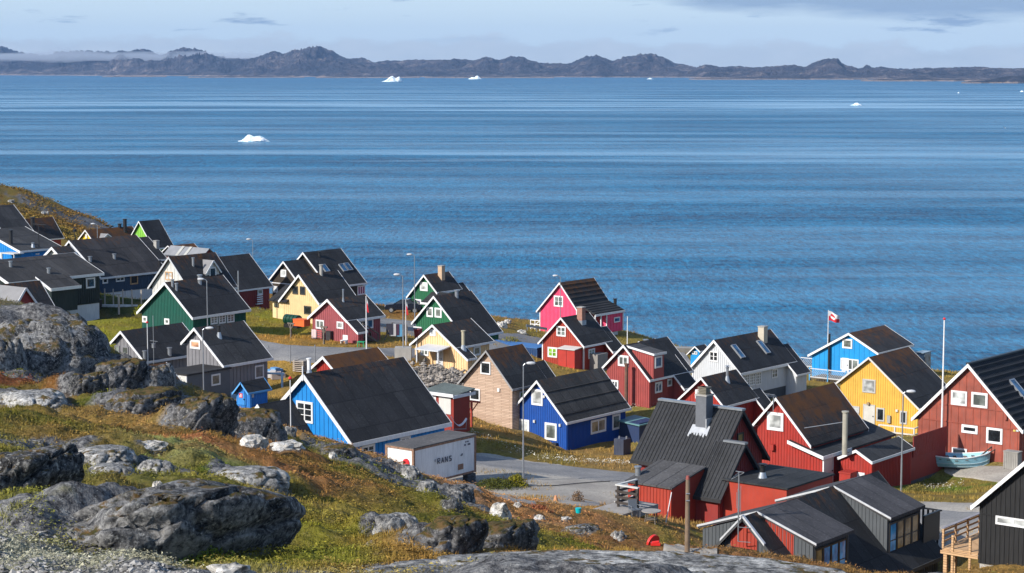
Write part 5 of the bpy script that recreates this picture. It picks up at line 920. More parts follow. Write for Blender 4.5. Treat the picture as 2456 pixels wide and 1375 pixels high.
    for dx, a_, b_ in ((-.12, .35, .75), (.12, .28, .85), (-.05, .3, .8), (.06, .33, .78)): an.cyl((x + dx, -.3, z + (zt - z) * (a_ + .12)), (x + dx, -.3, z + (zt - z) * (b_ - .05)), .015)
    h.b(an, 'antenna', STEEL)
    # black house, bottom right
    P0 = at((2330, 1213), 103); t = R(38); gx = np.array([math.cos(t), -math.sin(t), 0]); ap = P0 + gx * 4.8 + np.array([0, 0, 4.55])
    q = House.__new__(House); q.name, q.k, q.D, q.az = 'black_house', 'O', 100, 38; q.gx = gx; q.ry = np.array([math.sin(t), math.cos(t), 0]); q.O = ap; q.xl, q.zl, q.xr, q.zr = -4.8, -4.55, 4.8, -4.55; q.pl = q.pr = .948; q.len = 9; q.label = 'black boarded house on a concrete base, cut by the right edge at the bottom'; q.cat = 'house'; q.group = 'painted wooden houses on the slope'; q.root = None
    q.hr = 4.55 + 4.6; g['black'] = q; q.std(W_BLACK, RF('felt_black', q, 0), .26, fh=.26, found=1.5, fmat=CONC, oh=.3, bw=.045); q.win('f', (1645, 2040, 728, 880), '2', CURT, cas=.06); q.b(MB().box((-4.4, .30, -5.0), (4.4, .34, -4.95)), 'string_board', BLACKM)
    # left group
    h = g['dgreen']; rf = RF('felt_dgreen', h, .1, c=(.062, .06, .06)); xm = h.rp(970, 884)[0]; h.std(W_DGRN, rf, .3, fh=.34, prof=[(-xm, -xm * h.pl), (0, 0), (xm, -h.pr * xm)], found=1.9, fmat=WBASE, y1=h.len, bw=.03); h.win('s', (808, 894, 918, 1037), '1', DARKG, cas=.12); h.pipe(100, 825, 778, .17); h.pipe(458, 885, 842, .17)
    ya = h.sp(380, 960, xm)[0]; yb = h.sp(622, 915, xm)[0]; xo, zo = h.sp(765, 1000, xm)[0], 0; x2 = xm + 1.9; x2 = h.rp(765, 1000)[0]; zl = -h.pr * x2
    x2 = min(max(x2, xm + 1.2), xm + 3.0); ya = h.sp(480, 1040, x2)[0]; yb = h.sp(765, 1003, x2)[0]; zl = h.sp(765, 1000, x2)[1]; zs = -h.pr * xm + .03
    m = MB().hexa([(xm - .4, ya, zs + .1), (x2, ya, zl - .15), (x2, yb, zl - .15), (xm - .4, yb, zs + .1), (xm - .4, ya, zs + .25), (x2, ya, zl), (x2, yb, zl), (xm - .4, yb, zs + .25)]); h.b(m, 'porch_roof', rf); h.b(MB().box((x2 + .003, ya, zl - .3), (x2 + .06, yb, zl + .01)).hexa([(xm - .4, ya - .06, zs), (x2, ya - .06, zl - .3), (x2, ya - .003, zl - .3), (xm - .4, ya - .003, zs), (xm - .4, ya - .06, zs + .27), (x2, ya - .06, zl + .02), (x2, ya - .003, zl + .02), (xm - .4, ya - .003, zs + .27)]), 'porch_fascia', WHITE)
    h.b(MB().box((xm - .4, ya + .3, -h.hr + 1.75), (x2 - .3, yb - .3, zl - .05)), 'porch', W_DGRN); h.door('s', (545, 648, 1195, 1260), WHITE, off=h.xw)
    h = g['blue28']; rf = RF('felt_blue28', h, .35, c=(.055, .052, .054)); h.std(W_NAVY, rf, .3, fh=.26, found=h.hr + h.zr - 1.9, fmat=WBASE, y1=h.len + .2, bw=.03); h.win('s', (965, 1015, 925, 990), '1', DARKG, cas=.12); h.win('s', (1090, 1172, 912, 975), '2', DARKG, cas=.12); h.win('s', (1225, 1298, 895, 1000), '1', DARKG, NEWWOOD, cas=.12)
    h.door('s', (1190, 1245, 1058, 1150), WBASE, off=h.xw - .05); h.pipe(850, 770, 732, .2); h.pipe(1078, 745, 708, .2); h.pipe(1505, 810, 770, .16, BLACKM); x, z = h.fp(705, 590, y=.2); a = h.rp(708, 640); h.b(MB().cyl((a[0], a[1], a[2]), (a[0], a[1], a[2] + 2.4), .04).beam((a[0] - .5, a[1], a[2] + 2.3), (a[0] + .5, a[1], a[2] + 2.3), .05, .05).box((a[0] - .15, a[1] - .15, a[2] + 1.8), (a[0] + .15, a[1] + .15, a[2] + 2.1)), 'antenna', BLACKM)
    h = g['ext29']; h.std(W_DGRN, RF('felt_ext29', h, .15), 0); h.stack(1445, 1500, 583, 640, CONC)
    h = g['yel30']; rf = RF('felt_yel30', h, 1.0); h.std(W_LEMON, rf, 0, fh=.22); x, z = h.fp(816, 538, y=.3); h.b(MB().box((x - .2, .2, z - .3), (x + .2, .36, z + .3)), 'vent_box', W_OFFW); h.pipe(1128, 450, 423, .25, BLACKM)
    h.gable_dormer((1015, 515), (985, 545), 2.2, 1.3, W_OFFW, paint('grey_felt', (.22, .22, .23), .8))
    h = g['lime']; h.std(W_LIME, RF('felt_lime', h, 0), .5, fh=.22, y1=h.len + 1); h.pipe(1265, 480, 385, .27, BLACKM, base=(h.xl * .75, -.6, h.zl * .75 - 3))
    h = g['top32']; rf = RF('felt_top32', h, .1, c=(.055, .055, .058)); h.std(W_DRED, rf, 0, fh=.18); 
    h = g['blue32']; rf = RF('felt_blue32', h, 0, c=(.06, .06, .062)); h.std(W_SKY, rf, .4, fh=.26); h.pipe(104, 610, 485, .2, BLACKM); h.pipe(310, 640, 605, .14, flash=True); h.win('f', (0, 15, 690, 748), '1', DARKG); h.win('s', (335, 368, 695, 715), '1', CURT)
    x0, z1 = h.fp(20, 690, y=-.8); x1, _ = h.fp(150, 690, y=-.8); h.b(MB().box((x0, -1.1, z1 - .1), (x1, .34, z1)).box((x0 + .1, -1.0, -h.hr - 1), (x0 + .2, -.9, z1 - .1)).box((x1 - .2, -1.0, -h.hr - 1), (x1 - .1, -.9, z1 - .1)), 'porch_canopy', W_OFFW); a = h.rp(368, 640); h.b(MB().cyl((a[0], a[1], a[2] - 1), (a[0], a[1], a[2] + 2.6), .05).beam((a[0] - 1, a[1], a[2] + 2.6), (a[0] + 1.3, a[1], a[2] + 2.6), .07, .07), 'antenna', BLACKM)
    h = g['rust33']; h.std(W_DRED, RF('felt_rust33', h, .8), 0, fh=.18, y1=h.len + .3); h.pipe(308, 450, 362, .3, BLACKM)
    h = g['sw34']; h.std(W_OFFW, RF('felt_sw34', h, .3), 0, fh=.3)
    h = g['low35']; rf = RF('felt_low35', h, .5); h.std(W_DRED, rf, 0, fh=.2, y1=h.len); h.gable_dormer((245, 1022), (140, 1205), 3.6, 1.9, W_DRED, paint('grey_felt', (.22, .22, .23), .8), (-.95, .95, .35, 1.3), CURT, '2')
    h = g['grey36']; rf = paint('light_sheet', (.24, .25, .27), .6); h.std(W_DRED, rf, 0, fh=.12, ftm=W_GREYD); ST = paint('clear_sheet', (.45, .45, .42), .4)
    for y in (h.len * .42, h.len * .62): h.b(MB().hexa([(h.xl, y, h.zl + .02), (-.1, y, .0 + .02), (-.1, y + .5, .02), (h.xl, y + .5, h.zl + .02), (h.xl, y, h.zl + .05), (-.1, y, .05), (-.1, y + .5, .05), (h.xl, y + .5, h.zl + .05)]), 'rooflight_strip', ST)
    h = g['brn37']; h.std(W_BROWN, RF('felt_brn37', h, 1.0), 0, fh=.16)
build_houses()
# ------------------------------------------------------------------ ground colours
GC = [((100,760),(95,90,80)),((60,835),(90,95,30)),((40,880),(125,62,48)),((200,885),(72,80,24)),((300,905),(82,86,28)),((100,1000),(78,84,26)),((300,1000),(82,88,30)),((450,1012),(150,115,72)),((600,1015),(156,112,72)),((450,1050),(142,95,62)),((350,1048),(128,134,88)),((150,1060),(120,96,50)),((550,1080),(152,98,68)),((430,1110),(86,98,28)),((700,1090),(128,88,52)),((800,1090),(98,100,34)),((700,1150),(124,112,48)),((900,1130),(95,100,34)),((1000,1180),(104,98,40)),((800,1200),(132,106,56)),((900,1280),(118,106,44)),((700,1300),(116,116,38)),((700,1350),(112,112,44)),((900,1340),(142,106,60)),((500,1330),(102,106,30)),((300,1230),(100,96,50)),((1100,1330),(146,108,62)),((1150,1200),(168,122,96)),((1250,1225),(164,112,74)),((1350,1285),(106,106,34)),((1240,1275),(96,98,32)),((1450,1235),(168,116,78)),((1550,1240),(172,126,84)),((1620,1262),(126,124,50)),((1500,1300),(124,92,55)),((1600,1340),(132,86,60)),((1800,1355),(130,90,60)),
 ((1150,1030),(168,122,68)),((1180,980),(160,128,80)),((1200,1060),(126,112,50)),((1450,1110),(160,126,84)),((1520,990),(142,130,72)),((640,800),(150,132,46)),((700,815),(172,126,62)),((270,775),(138,132,38)),((230,750),(50,62,24)),((620,770),(128,124,40)),((1000,790),(166,128,76)),((900,830),(168,128,72)),((1250,765),(140,112,60)),((1540,800),(122,124,46)),((1400,850),(140,122,60)),((1330,880),(160,126,66)),((2290,1165),(86,108,38)),((2400,1130),(160,130,84)),((2230,1185),(140,112,60)),((60,480),(112,96,42)),((150,525),(104,80,40)),((200,540),(150,104,40)),((0,1340),(150,146,136)),((950,740),(140,96,52))]
_gu, _gc = [], []
for p, c in GC: w = G(p); _gu.append((w[0] / w[1], math.log(w[1]))); _gc.append(srgb(*c))
_gu = np.array(_gu); _gc = np.array(_gc)
def gcol(x, y):
    x = np.asarray(x, float); y = np.asarray(y, float); sh = x.shape; x = x.ravel(); y = y.ravel(); out = np.empty((len(x), 3))
    wx = (fbm(x * .25, y * .25, 4, 31) - .5) * .10; wy = (fbm(x * .25, y * .25, 4, 37) - .5) * .22
    q = np.stack([x / y + wx, np.log(y) + wy], 1)
    for i in range(0, len(q), 30000):
        d = ((q[i:i + 30000, None, :] - _gu[None]) ** 2).sum(2) + 2e-4; w = d ** -1.8; out[i:i + 30000] = (w @ _gc) / w.sum(1, keepdims=True)
    n = fbm(x * 1.3, y * 1.3, 4, 41)[:, None]; k = np.clip((n - .42) * 6, 0, 1); out = out * (1 - .3 * k) + np.array([.07, .072, .014]) * .3 * k
    n2 = fbm(x * .7 + 50, y * .7, 4, 47)[:, None]; k = np.clip((n2 - .50) * 6, 0, 1); out = out * (1 - .35 * k) + np.array([.22, .125, .05]) * .35 * k
    out = out * np.array([1.02, 1.07, .95]); return out.reshape(sh + (3,))
def color_ground():
    o = bpy.data.objects['ground']; me = o.data; n = len(me.vertices); co = np.empty(n * 3, np.float32); me.vertices.foreach_get('co', co); co = co.reshape(-1, 3)
    c = gcol(co[:, 0], co[:, 1]); a = me.color_attributes.new('Col', 'FLOAT_COLOR', 'POINT'); a.data.foreach_set('color', np.concatenate([c, np.ones((n, 1))], 1).astype(np.float32).ravel())
    m = me.materials[0]; nt = m.node_tree; l = nt.links; b = nt.nodes['Principled BSDF']; at_ = nd(nt, 'ShaderNodeAttribute'); at_.attribute_name = 'Col'
    co_ = nd(nt, 'ShaderNodeTexCoord').outputs['Object']; d = N_noise(nt, co_, 4.5, 6, .72); e = N_noise(nt, co_, 1.1, 4, .6)
    k = N_mix(nt, N_ramp(nt, d, [(.34, .7), (.5, 0.0)]), at_.outputs['Color'], (.022, .026, .008)); k = N_mix(nt, N_ramp(nt, d, [(.56, 0.0), (.74, .55)]), k, (.42, .33, .17))
    k = N_mix(nt, N_ramp(nt, e, [(.68, 0.0), (.73, .55)]), k, (.33, .31, .28)); l.new(k, b.inputs['Base Color'])
color_ground()
def attr_mat(name, rough=.9, tr=0.0):
    m, nt, n, l, b = newmat(name); a = nd(nt, 'ShaderNodeAttribute'); a.attribute_name = 'Col'; l.new(a.outputs['Color'], b.inputs['Base Color']); b.inputs['Roughness'].default_value = rough; b.inputs['Specular IOR Level'].default_value = .15
    return m
def tris(name, V, C, mat, label, cat):
    """V: n x 3 x 3 triangles, C: n x 3 colours"""
    n = len(V); me = bpy.data.meshes.new(name); me.vertices.add(n * 3); me.vertices.foreach_set('co', V.astype(np.float32).ravel()); me.loops.add(n * 3); me.loops.foreach_set('vertex_index', np.arange(n * 3, dtype=np.int32)); me.polygons.add(n)
    me.polygons.foreach_set('loop_start', np.arange(0, n * 3, 3, dtype=np.int32)); me.polygons.foreach_set('loop_total', np.full(n, 3, np.int32)); me.update(calc_edges=True)
    a = me.color_attributes.new('Col', 'FLOAT_COLOR', 'POINT'); c = np.repeat(np.concatenate([C, np.ones((n, 1))], 1), 3, 0); a.data.foreach_set('color', c.astype(np.float32).ravel()); me.materials.append(mat)
    o = bpy.data.objects.new(name, me); col.objects.link(o); return tag(o, label, cat, kind='stuff')
def scatter(n, y0, y1, u0, u1, keep=None):
    v = rng.random(n); y = np.exp(math.log(y0) + v * (math.log(y1) - math.log(y0))); x = y * (u0 + rng.random(n) * (u1 - u0))
    if keep is not None: k = keep(x, y); x, y = x[k], y[k]
    return x, y
FOOT = [(h, min(h.xl, -1) - .2, h.xr + .4, 0, h.len + .5) for h in HS.values()]
def free(x, y):
    ok = np.ones(len(x), bool)
    for h, a, b, c, d in FOOT: dx = x - h.O[0]; dy = y - h.O[1]; lx = dx * h.gx[0] + dy * h.gx[1]; ly = dx * h.ry[0] + dy * h.ry[1]; ok &= ~((lx > a) & (lx < b) & (ly > c) & (ly < d))
    for o in bpy.data.objects:
        if o.name.startswith(('road', 'gravel')):
            me = o.data; co = np.empty(len(me.vertices) * 3, np.float32); me.vertices.foreach_get('co', co); co = co.reshape(-1, 3); mn, mx = co.min(0), co.max(0)
            idx = np.where(ok & (x > mn[0] - 1) & (x < mx[0] + 1) & (y > mn[1] - 1) & (y < mx[1] + 1))[0]
            for i in range(0, len(idx), 4000): j = idx[i:i + 4000]; d = ((x[j][:, None] - co[None, :, 0]) ** 2 + (y[j][:, None] - co[None, :, 1]) ** 2).min(1); ok[j[d < .2]] = False
    return ok
def plants():
    gm = attr_mat('grass_blades'); hm = attr_mat('heather_leaves')
    def blades(x, y, hgt, wid, lean, colr, k):
        z = ground(x, y); n = len(x); V = []; C = []
        for i in range(k):
            ox = x + rng.normal(0, 1, n) * hgt * .45; oy = y + rng.normal(0, 1, n) * hgt * .45; h = hgt * rng.uniform(.5, 1.2, n); a = rng.uniform(0, 6.283, n); w = wid * rng.uniform(.6, 1.4, n)
            lx, ly = rng.normal(0, 1, n) * lean * h, rng.normal(0, 1, n) * lean * h; dx, dy = np.cos(a) * w / 2, np.sin(a) * w / 2
            V.append(np.stack([np.stack([ox - dx, oy - dy, z - .03], 1), np.stack([ox + dx, oy + dy, z - .03], 1), np.stack([ox + lx, oy + ly, z + h], 1)], 1)); C.append(colr * rng.uniform(.6, 1.5, (n, 1)))
        return np.concatenate(V), np.clip(np.concatenate(C), 0, 1)
    def leaves(x, y, rad, hgt, size, colr, k):
        z = ground(x, y); n = len(x); V = []; C = []
        for i in range(k):
            t = rng.random(n); ox = x + rng.normal(0, .5, n) * rad; oy = y + rng.normal(0, .5, n) * rad; oz = z + hgt * t; s = size * rng.uniform(.6, 1.3, n); P = []
            for j in range(3): P.append(np.stack([ox + rng.normal(0, 1, n) * s, oy + rng.normal(0, 1, n) * s, oz + rng.normal(0, .6, n) * s], 1))
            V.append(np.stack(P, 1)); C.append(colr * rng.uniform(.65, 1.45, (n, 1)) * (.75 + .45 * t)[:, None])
        return np.concatenate(V), np.clip(np.concatenate(C), 0, 1)
    inrock = lambda x, y: ~rockmask(x, y)
    x, y = scatter(105000, 32, 113, -.29, .34, inrock); c = gcol(x, y); dens = fbm(x * .5, y * .5, 3, 61); k = dens > .42; x, y, c = x[k], y[k], c[k]
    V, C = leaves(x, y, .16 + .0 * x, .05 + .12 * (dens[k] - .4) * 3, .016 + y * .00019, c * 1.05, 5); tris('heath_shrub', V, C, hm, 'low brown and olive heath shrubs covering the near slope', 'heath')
    x, y = scatter(42000, 34, 113, -.29, .36, inrock); c = gcol(x, y); gg = fbm(x * .3, y * .3, 3, 67); k = (gg > .5) | ((y < 52) & (x > -4)); x, y, c = x[k], y[k], c[k]
    V, C = blades(x, y, .13, .012 + y * .0002, .4, c * 1.1 + np.array([.02, .014, .0]), 6); tris('grass', V, C, gm, 'thin olive and straw coloured grass on the near slope', 'grass')
    x, y = scatter(60000, 113, 262, -.30, .33, None); k = free(x, y); x, y = x[k], y[k]; k = fbm(x * .25, y * .25, 3, 71) > .43; x, y = x[k], y[k]; c = gcol(x, y)
    V, C = blades(x, y, .26, .05, .3, c * 1.1, 4); tris('grass', V, C, gm, 'tufted yellow green grass between the houses', 'grass')
    x, y = scatter(16000, 385, 575, -.30, -.19, None); z = ground(x, y); k = (z > 1.2) & (fbm(x * .08, y * .08, 4, 91) > .45); x, y = x[k], y[k]; c = gcol(x, y)
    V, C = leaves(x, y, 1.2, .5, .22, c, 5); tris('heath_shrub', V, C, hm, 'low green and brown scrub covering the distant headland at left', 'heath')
    # white cotton heads along the verge of the street
    P = []
    for a, b, n in (((1215,1075),(1330,1105),60),((1330,1105),(1560,1112),260),((1190,1062),(1120,1040),40),((2200,1172),(2300,1165),60),((1580,968),(1510,985),50)):
        A, B = G(a), G(b); t = rng.random(n); P.append(np.stack([A[0] + (B[0] - A[0]) * t + rng.normal(0, .5, n), A[1] + (B[1] - A[1]) * t + rng.normal(0, .7, n)], 1))
    P = np.concatenate(P); V, C = leaves(P[:, 0], P[:, 1], .12, .32, .04, np.tile([.62, .6, .52], (len(P), 1)), 4); tris('cotton_grass', V, C, hm, 'white cotton grass heads along the verge by the royal blue house', 'cotton grass')
    # taller clumps
    def bush(p, w_, h_, c, n, lab, nm='bush'):
        g_ = G(p); x = g_[0] + rng.normal(0, .38, n) * w_; y = g_[1] + rng.normal(0, .38, n) * w_; r = np.hypot(x - g_[0], y - g_[1]) / w_
        z = ground(x, y) + np.clip(1 - r * r, 0, 1) * h_ * rng.random(n); s = .028 + .00012 * g_[1]; P = [np.stack([x + rng.normal(0, 1, n) * s, y + rng.normal(0, 1, n) * s, z + rng.normal(0, 1, n) * s], 1) for _ in range(3)]
        col_ = np.array(srgb(*c)) * rng.uniform(.5, 1.5, (n, 1)); o = tris(nm, np.stack(P, 1), np.clip(col_, 0, 1), hm, lab, 'plant'); del o['kind']; return o
    for p, w_, h_, c, n, lab in (((1190,1172),2.0,.7,(80,84,36),3600,'dark bushy weeds in the shade of the white container'),((1238,1168),1.0,.9,(120,116,30),1800,'yellow green weeds at the foot of the street lamp by the gravel yard'),((1386,1205),.5,.8,(120,95,70),500,'lone dry tuft standing on the gravel yard'),
((870,1082),.9,.5,(115,125,70),1000,'silvery willow shrub at the lower corner of the bright blue wall'),
        ((1230,828),1.6,.9,(120,115,50),1100,'tall weeds on the road verge behind the dark blue container'),((290,1300),.5,.55,(150,85,80),700,'reddish dry bush at the edge of the gravel heap'),((390,1340),1.0,.5,(125,130,60),1600,'leafy green willow shrub at the bottom left beside the gravel'),((480,1355),.9,.4,(110,125,50),1300,'leafy green willow shrub above the square pale stone'),
        ((1290,1225),1.0,.3,(140,85,60),600,'reddish brown scrub patch below the gravel yard'),((340,750),1.2,.9,(130,130,30),800,'yellow flowering weeds left of the dark green house'),((2200,1180),1.2,.6,(120,110,60),700,'dry grass clump at the foot of the right hand street lamp')):
        bush(p, w_, h_, c, n, lab)
# ------------------------------------------------------------------ rocks
def rock_mat(name, c1, c2, moss=.5, lich=.5):
    m, nt, n, l, b = newmat(name); tc = nd(nt, 'ShaderNodeTexCoord'); co = tc.outputs['Object']; a = N_noise(nt, co, .7, 6, .65); f = N_noise(nt, co, 5, 8, .75); g_ = N_noise(nt, co, 9, 5, .75)
    k = N_ramp(nt, N_m(nt, 'ADD', N_m(nt, 'MULTIPLY', a, .4), N_m(nt, 'MULTIPLY', f, .6)), [(.40, tuple(x * .25 for x in c1)), (.47, c1), (.53, c2), (.60, tuple(min(1, x * 1.9) for x in c2))])
    k = N_mix(nt, N_ramp(nt, g_, [(.60 - .1 * lich, 0.0), (.66, .9)]), k, (.5, .5, .48)); k = N_mix(nt, N_ramp(nt, f, [(.3, .8), (.42, 0.0)]), k, (.02, .02, .02))
    ge = nd(nt, 'ShaderNodeNewGeometry'); s = nd(nt, 'ShaderNodeSeparateXYZ'); l.new(ge.outputs['Normal'], s.inputs[0])
    mo = N_m(nt, 'MULTIPLY', N_m(nt, 'MULTIPLY', N_m(nt, 'SUBTRACT', s.outputs[2], .55), 4, clamp=True), N_ramp(nt, N_noise(nt, co, 1.6, 5, .7), [(.60 - .2 * moss, 0.0), (.66 - .2 * moss, 1.0)]))
    k = N_mix(nt, mo, k, N_ramp(nt, f, [(.4, (.05, .055, .012)), (.6, (.17, .10, .04))])); l.new(k, b.inputs['Base Color']); b.inputs['Roughness'].default_value = .92; b.inputs['Specular IOR Level'].default_value = .2
    N_bump(nt, N_m(nt, 'ADD', f, N_m(nt, 'MULTIPLY', g_, .4)), b, 1.0, .12); return m
ROCKD = rock_mat('dark_lichened_granite', (.06, .062, .068), (.19, .19, .19), .45, .6); ROCKL = rock_mat('pale_granite', (.19, .19, .19), (.38, .375, .36), .25, .35); ROCKW = rock_mat('white_stone', (.5, .48, .44), (.66, .63, .58), 0, .2)
ROCKM = rock_mat('mossy_granite', (.045, .047, .052), (.13, .13, .135), 1.5, .35)
ROCKS = []; RH = []
def rock(nm, x0, x1, yt, yb, mat, label, az=48, asp=.5, sub=5, sq=2.7, amp=.11, D=None, sink=.35, grp=None, cat='rock', seed=None, flat_=False, dome=0.0, shear=0.0, taper=0.0):
    c = ((x0 + x1) / 2, yb); g_ = G(c) if D is None else None
    if D is not None: w = at(c, D); g_ = (w[0], D, float(w[2]))
    D_ = g_[1]; W = (x1 - x0) / F * D_; Hh = max((yb - yt) / F * D_, .05) * (.38 if dome >= 1 else 1); a = R(az); s_, c_ = math.sin(a), math.cos(a); Lq = W / math.hypot(s_, asp * c_) ; l2, w2 = Lq / 2, Lq * asp / 2
    h2 = Hh * (.92 + dome); import bmesh
    bm = bmesh.new(); bmesh.ops.create_icosphere(bm, subdivisions=sub, radius=1); sd_ = (seed or len(ROCKS) * 7.3) + 1.7; off = Vector((sd_, sd_ * .7, -sd_))
    for v in bm.verts:
        p = v.co.copy(); q = (abs(p.x) ** sq + abs(p.y) ** sq + abs(p.z) ** sq) ** (-1 / sq); p = p * q
        n = mnoise.fractal(p * 1.3 + off, 1, 2.1, 5) * amp * 1.6 + (abs(mnoise.noise(p * 2.6 + off))) * -amp * .9 + mnoise.fractal(p * 7 + off, 1, 2, 3) * amp * .22
        (d1, d2, *_r), _ = mnoise.voronoi(Vector((p.x * 1.15, p.y * 1.5, p.z * .8)) + off); ck = max(0.0, .13 - (d2 - d1)) / .13
        p = p * (1 + n - .16 * ck * ck); p.z *= 1 - taper * max(p.y, 0); p.z = min(p.z, .95 + .06 * mnoise.noise(p * 1.5 + off)) if p.z > 0 else p.z; v.co = Vector((p.x * w2 + (shear * max(p.z, -.3) * h2), p.y * l2, p.z * h2))
    me = bpy.data.meshes.new(nm); bm.to_mesh(me); bm.free(); me.materials.append(mat)
    if not flat_: me.polygons.foreach_set('use_smooth', [True] * len(me.polygons))
    o = bpy.data.objects.new(nm, me); col.objects.link(o); back = w2 * .5 if asp < 1 else 0
    gx_ = g_[0]; gy_ = g_[1] + (l2 * abs(c_) * .35 + w2 * .35); o.location = (gx_ * gy_ / g_[1], gy_, g_[2] + Hh * (.02 - dome)); o.rotation_euler = (0, R(-6) if dome >= 1 else 0, -a); tag(o, label, cat, grp); ROCKS.append((o.location.x, o.location.y, l2, w2, a)); o['_h'] = 0.0; del o['_h']; RH.append((o.location.x, o.location.y, l2, w2, a, Hh * .72 if (nm == 'rock_outcrop' and dome < 1) else 0)); return o
def rockmask(x, y):
    m = np.zeros(len(x), bool)
    for cx, cy, l2, w2, a in ROCKS:
        dx, dy = x - cx, y - cy; ly = dx * math.sin(a) + dy * math.cos(a); lx = dx * math.cos(a) - dy * math.sin(a); m |= (lx / w2) ** 2 + (ly / l2) ** 2 < .8
    return m
def rocks():
    g_ = 'granite outcrops on the near slope'
    for a in ((-80,262,752,878,ROCKD,'broad lichen mottled granite outcrop at the left edge, highest on the near slope',60,1.1,.4,.09),(205,345,858,925,ROCKM,'rounded dark boulder below the top outcrop, next to the stained brown roof',41,.8,.3,.1),(335,420,870,938,ROCKD,'pale topped boulder touching the brown stained roof',46,.7,.2,.1),
        (130,232,810,885,ROCKM,'boulder with a deep dark cleft under the top outcrop',46,.7,.2,.1),(-30,60,805,888,ROCKD,'shaded block under the left end of the top outcrop',48,.8,.2,.1),(150,245,885,968,ROCKM,'dark rock face between the mossy ledges',41,.8,.2,.1),
        (245,425,928,1003,ROCKM,'long grey boulder with a mossy top above the small white stone',41,.7,.25,.07),(400,555,938,1030,ROCKM,'dark wedge shaped boulder nearest the grey annex',41,.7,.3,.08),(-20,170,902,966,ROCKL,'smooth grey slab under the red moss at the left edge',72,1.6,1.1,.05),
        (-150,142,1052,1225,ROCKD,'large rounded boulder in shade at the left edge, behind the gravel heap',40,.7,.3,.06),(105,676,1146,1318,ROCKD,'very long whale backed boulder in shade with a small white stone on its crest',41,.5,.35,.05),
        (545,690,982,1045,ROCKM,'dark rocky rib running down to the small blue annex gable',64,.5,.5,.09),(165,335,1050,1098,ROCKL,'flat grey slab upper left of the mossy hollow',72,1.7,1.2,.04),(205,330,1088,1136,ROCKL,'flat grey slab with brown moss on it, below another slab',72,1.7,1.2,.04),(325,425,1066,1132,ROCKL,'tilted pale slab right of the mossy hollow',62,1.5,1.2,.04),
        (492,695,1096,1150,ROCKL,'elongated pale slab on the heath below the white stones',70,1.1,1.2,.04),(880,1010,1232,1302,ROCKL,'cracked pale topped rock at the left end of the shaded ledge',50,.7,.5,.07),(975,1150,1236,1314,ROCKM,'middle rock of the shaded ledge right of centre',41,.7,.5,.06),(1100,1278,1250,1314,ROCKM,'right end rock of the shaded ledge',41,.6,.5,.06),
        (1350,1442,1242,1275,ROCKD,'small dark whaleback rock in the brown grass',62,.6,1.0,.05),(55,110,1042,1065,ROCKL,'small pale slab patch at far left among brown heath',64,1.2,1.5,.05),(765,860,1066,1092,ROCKM,'dark rock edge in front of the bright blue wall',64,.5,.5,.08),
        (957,1010,1120,1150,ROCKL,'pale boulder leaning near the corner of the white container',56,.9,.4,.1),(1000,1050,1152,1186,ROCKL,'grey boulder just below the white container',56,.9,.4,.1),(1056,1138,1162,1196,ROCKD,'split dark boulder under the rear end of the white container',56,.8,.6,.1),(1060,1110,1196,1226,ROCKD,'rock half covered with moss below the split boulder',56,.8,.6,.08)):
        rock('rock_outcrop', *a[:6], az=a[6], asp=a[7], dome=a[8], amp=a[9], grp=g_, sq=3.0, shear=(.85 if a[0] in (105, -150) else .45) if a[6] <= 41 else 0, taper=.4 if a[0] == 105 else 0)
    rock('rock_slab', 700, 2130, 1424, 1474, ROCKL, 'huge smooth pale granite slab along the bottom edge', az=86, asp=.6, sub=6, sq=2.3, amp=.08, D=33.5, grp=g_)
    rock('rock_slab', -60, 320, 1232, 1400, ROCKL, 'pale broken rock heap in the bottom left corner', az=72, asp=.6, sub=6, sq=2.4, amp=.13, D=39, grp=g_)
    s_ = 'loose pale stones on the heath'
    for i, (x0, x1, yt, yb, lb) in enumerate(((572,640,1045,1072,'broad white flat stone on brown heath left of the other flat white stone'),(648,728,1060,1077,'thin flat white stone below the little blue annex'),(505,607,1352,1390,'square edged pale stone at the bottom edge'),(278,304,982,998,'white stone in front of the long mossy topped boulder'),(366,388,1152,1172,'small white stone perched on the whale backed boulder'),
        (678,712,1022,1044,'grey stone at the foot of the red knobbed flagpole'),(788,808,1084,1098,'white stone on the heath below the bright blue wall'),(1176,1220,1204,1240,'blocky white stone right of the split boulder'),(1232,1250,1204,1216,'pale cobble near the gravel yard edge'),(1280,1308,1232,1246,'pale cobble in the middle of the brown grass'),(1345,1368,1241,1249,'flat pale cobble left of the small dark whaleback'),
        (1468,1500,1270,1296,'dark capped stone near the red toy'),(1232,1240,1182,1188,'tiny white stone near the lamp weeds'),(325,400,1060,1080,'low white ledge beside the silver green plants'),(440,470,1000,1010,'small slab chip below the wedge boulder'),(500,520,1000,1010,'white chip right of the wedge boulder'),(1190,1215,770,784,'pale boulder on the shore left of the pink house'),(1208,1225,765,776,'second shore boulder nearest the guard rail'),(1240,1262,790,800,'white shore stone by the guard rail end'),
        (20,34,478,486,'grey stone high on the headland'),(100,116,505,516,'grey stone low on the headland'))):
        rock('stone', x0, x1, yt, yb, ROCKW if i not in (5, 11, 19, 20) else ROCKL, lb, az=60, asp=.75, sub=3, amp=.26, sq=3.2, grp=s_, cat='stone', flat_=True, D=(None if i != 4 else 47.6))
    # gravel scattered over the heap and below
    V = []; f = []; C = []
    oc = np.array([(1,0,0),(-1,0,0),(0,1,0),(0,-1,0),(0,0,1),(0,0,-1)], float); tr = [(0,2,4),(2,1,4),(1,3,4),(3,0,4),(2,0,5),(1,2,5),(3,1,5),(0,3,5)]; T = []; TC = []
    hp = bpy.data.objects['rock_slab.001']; bpy.context.view_layer.update(); dg = bpy.context.evaluated_depsgraph_get(); n = 0
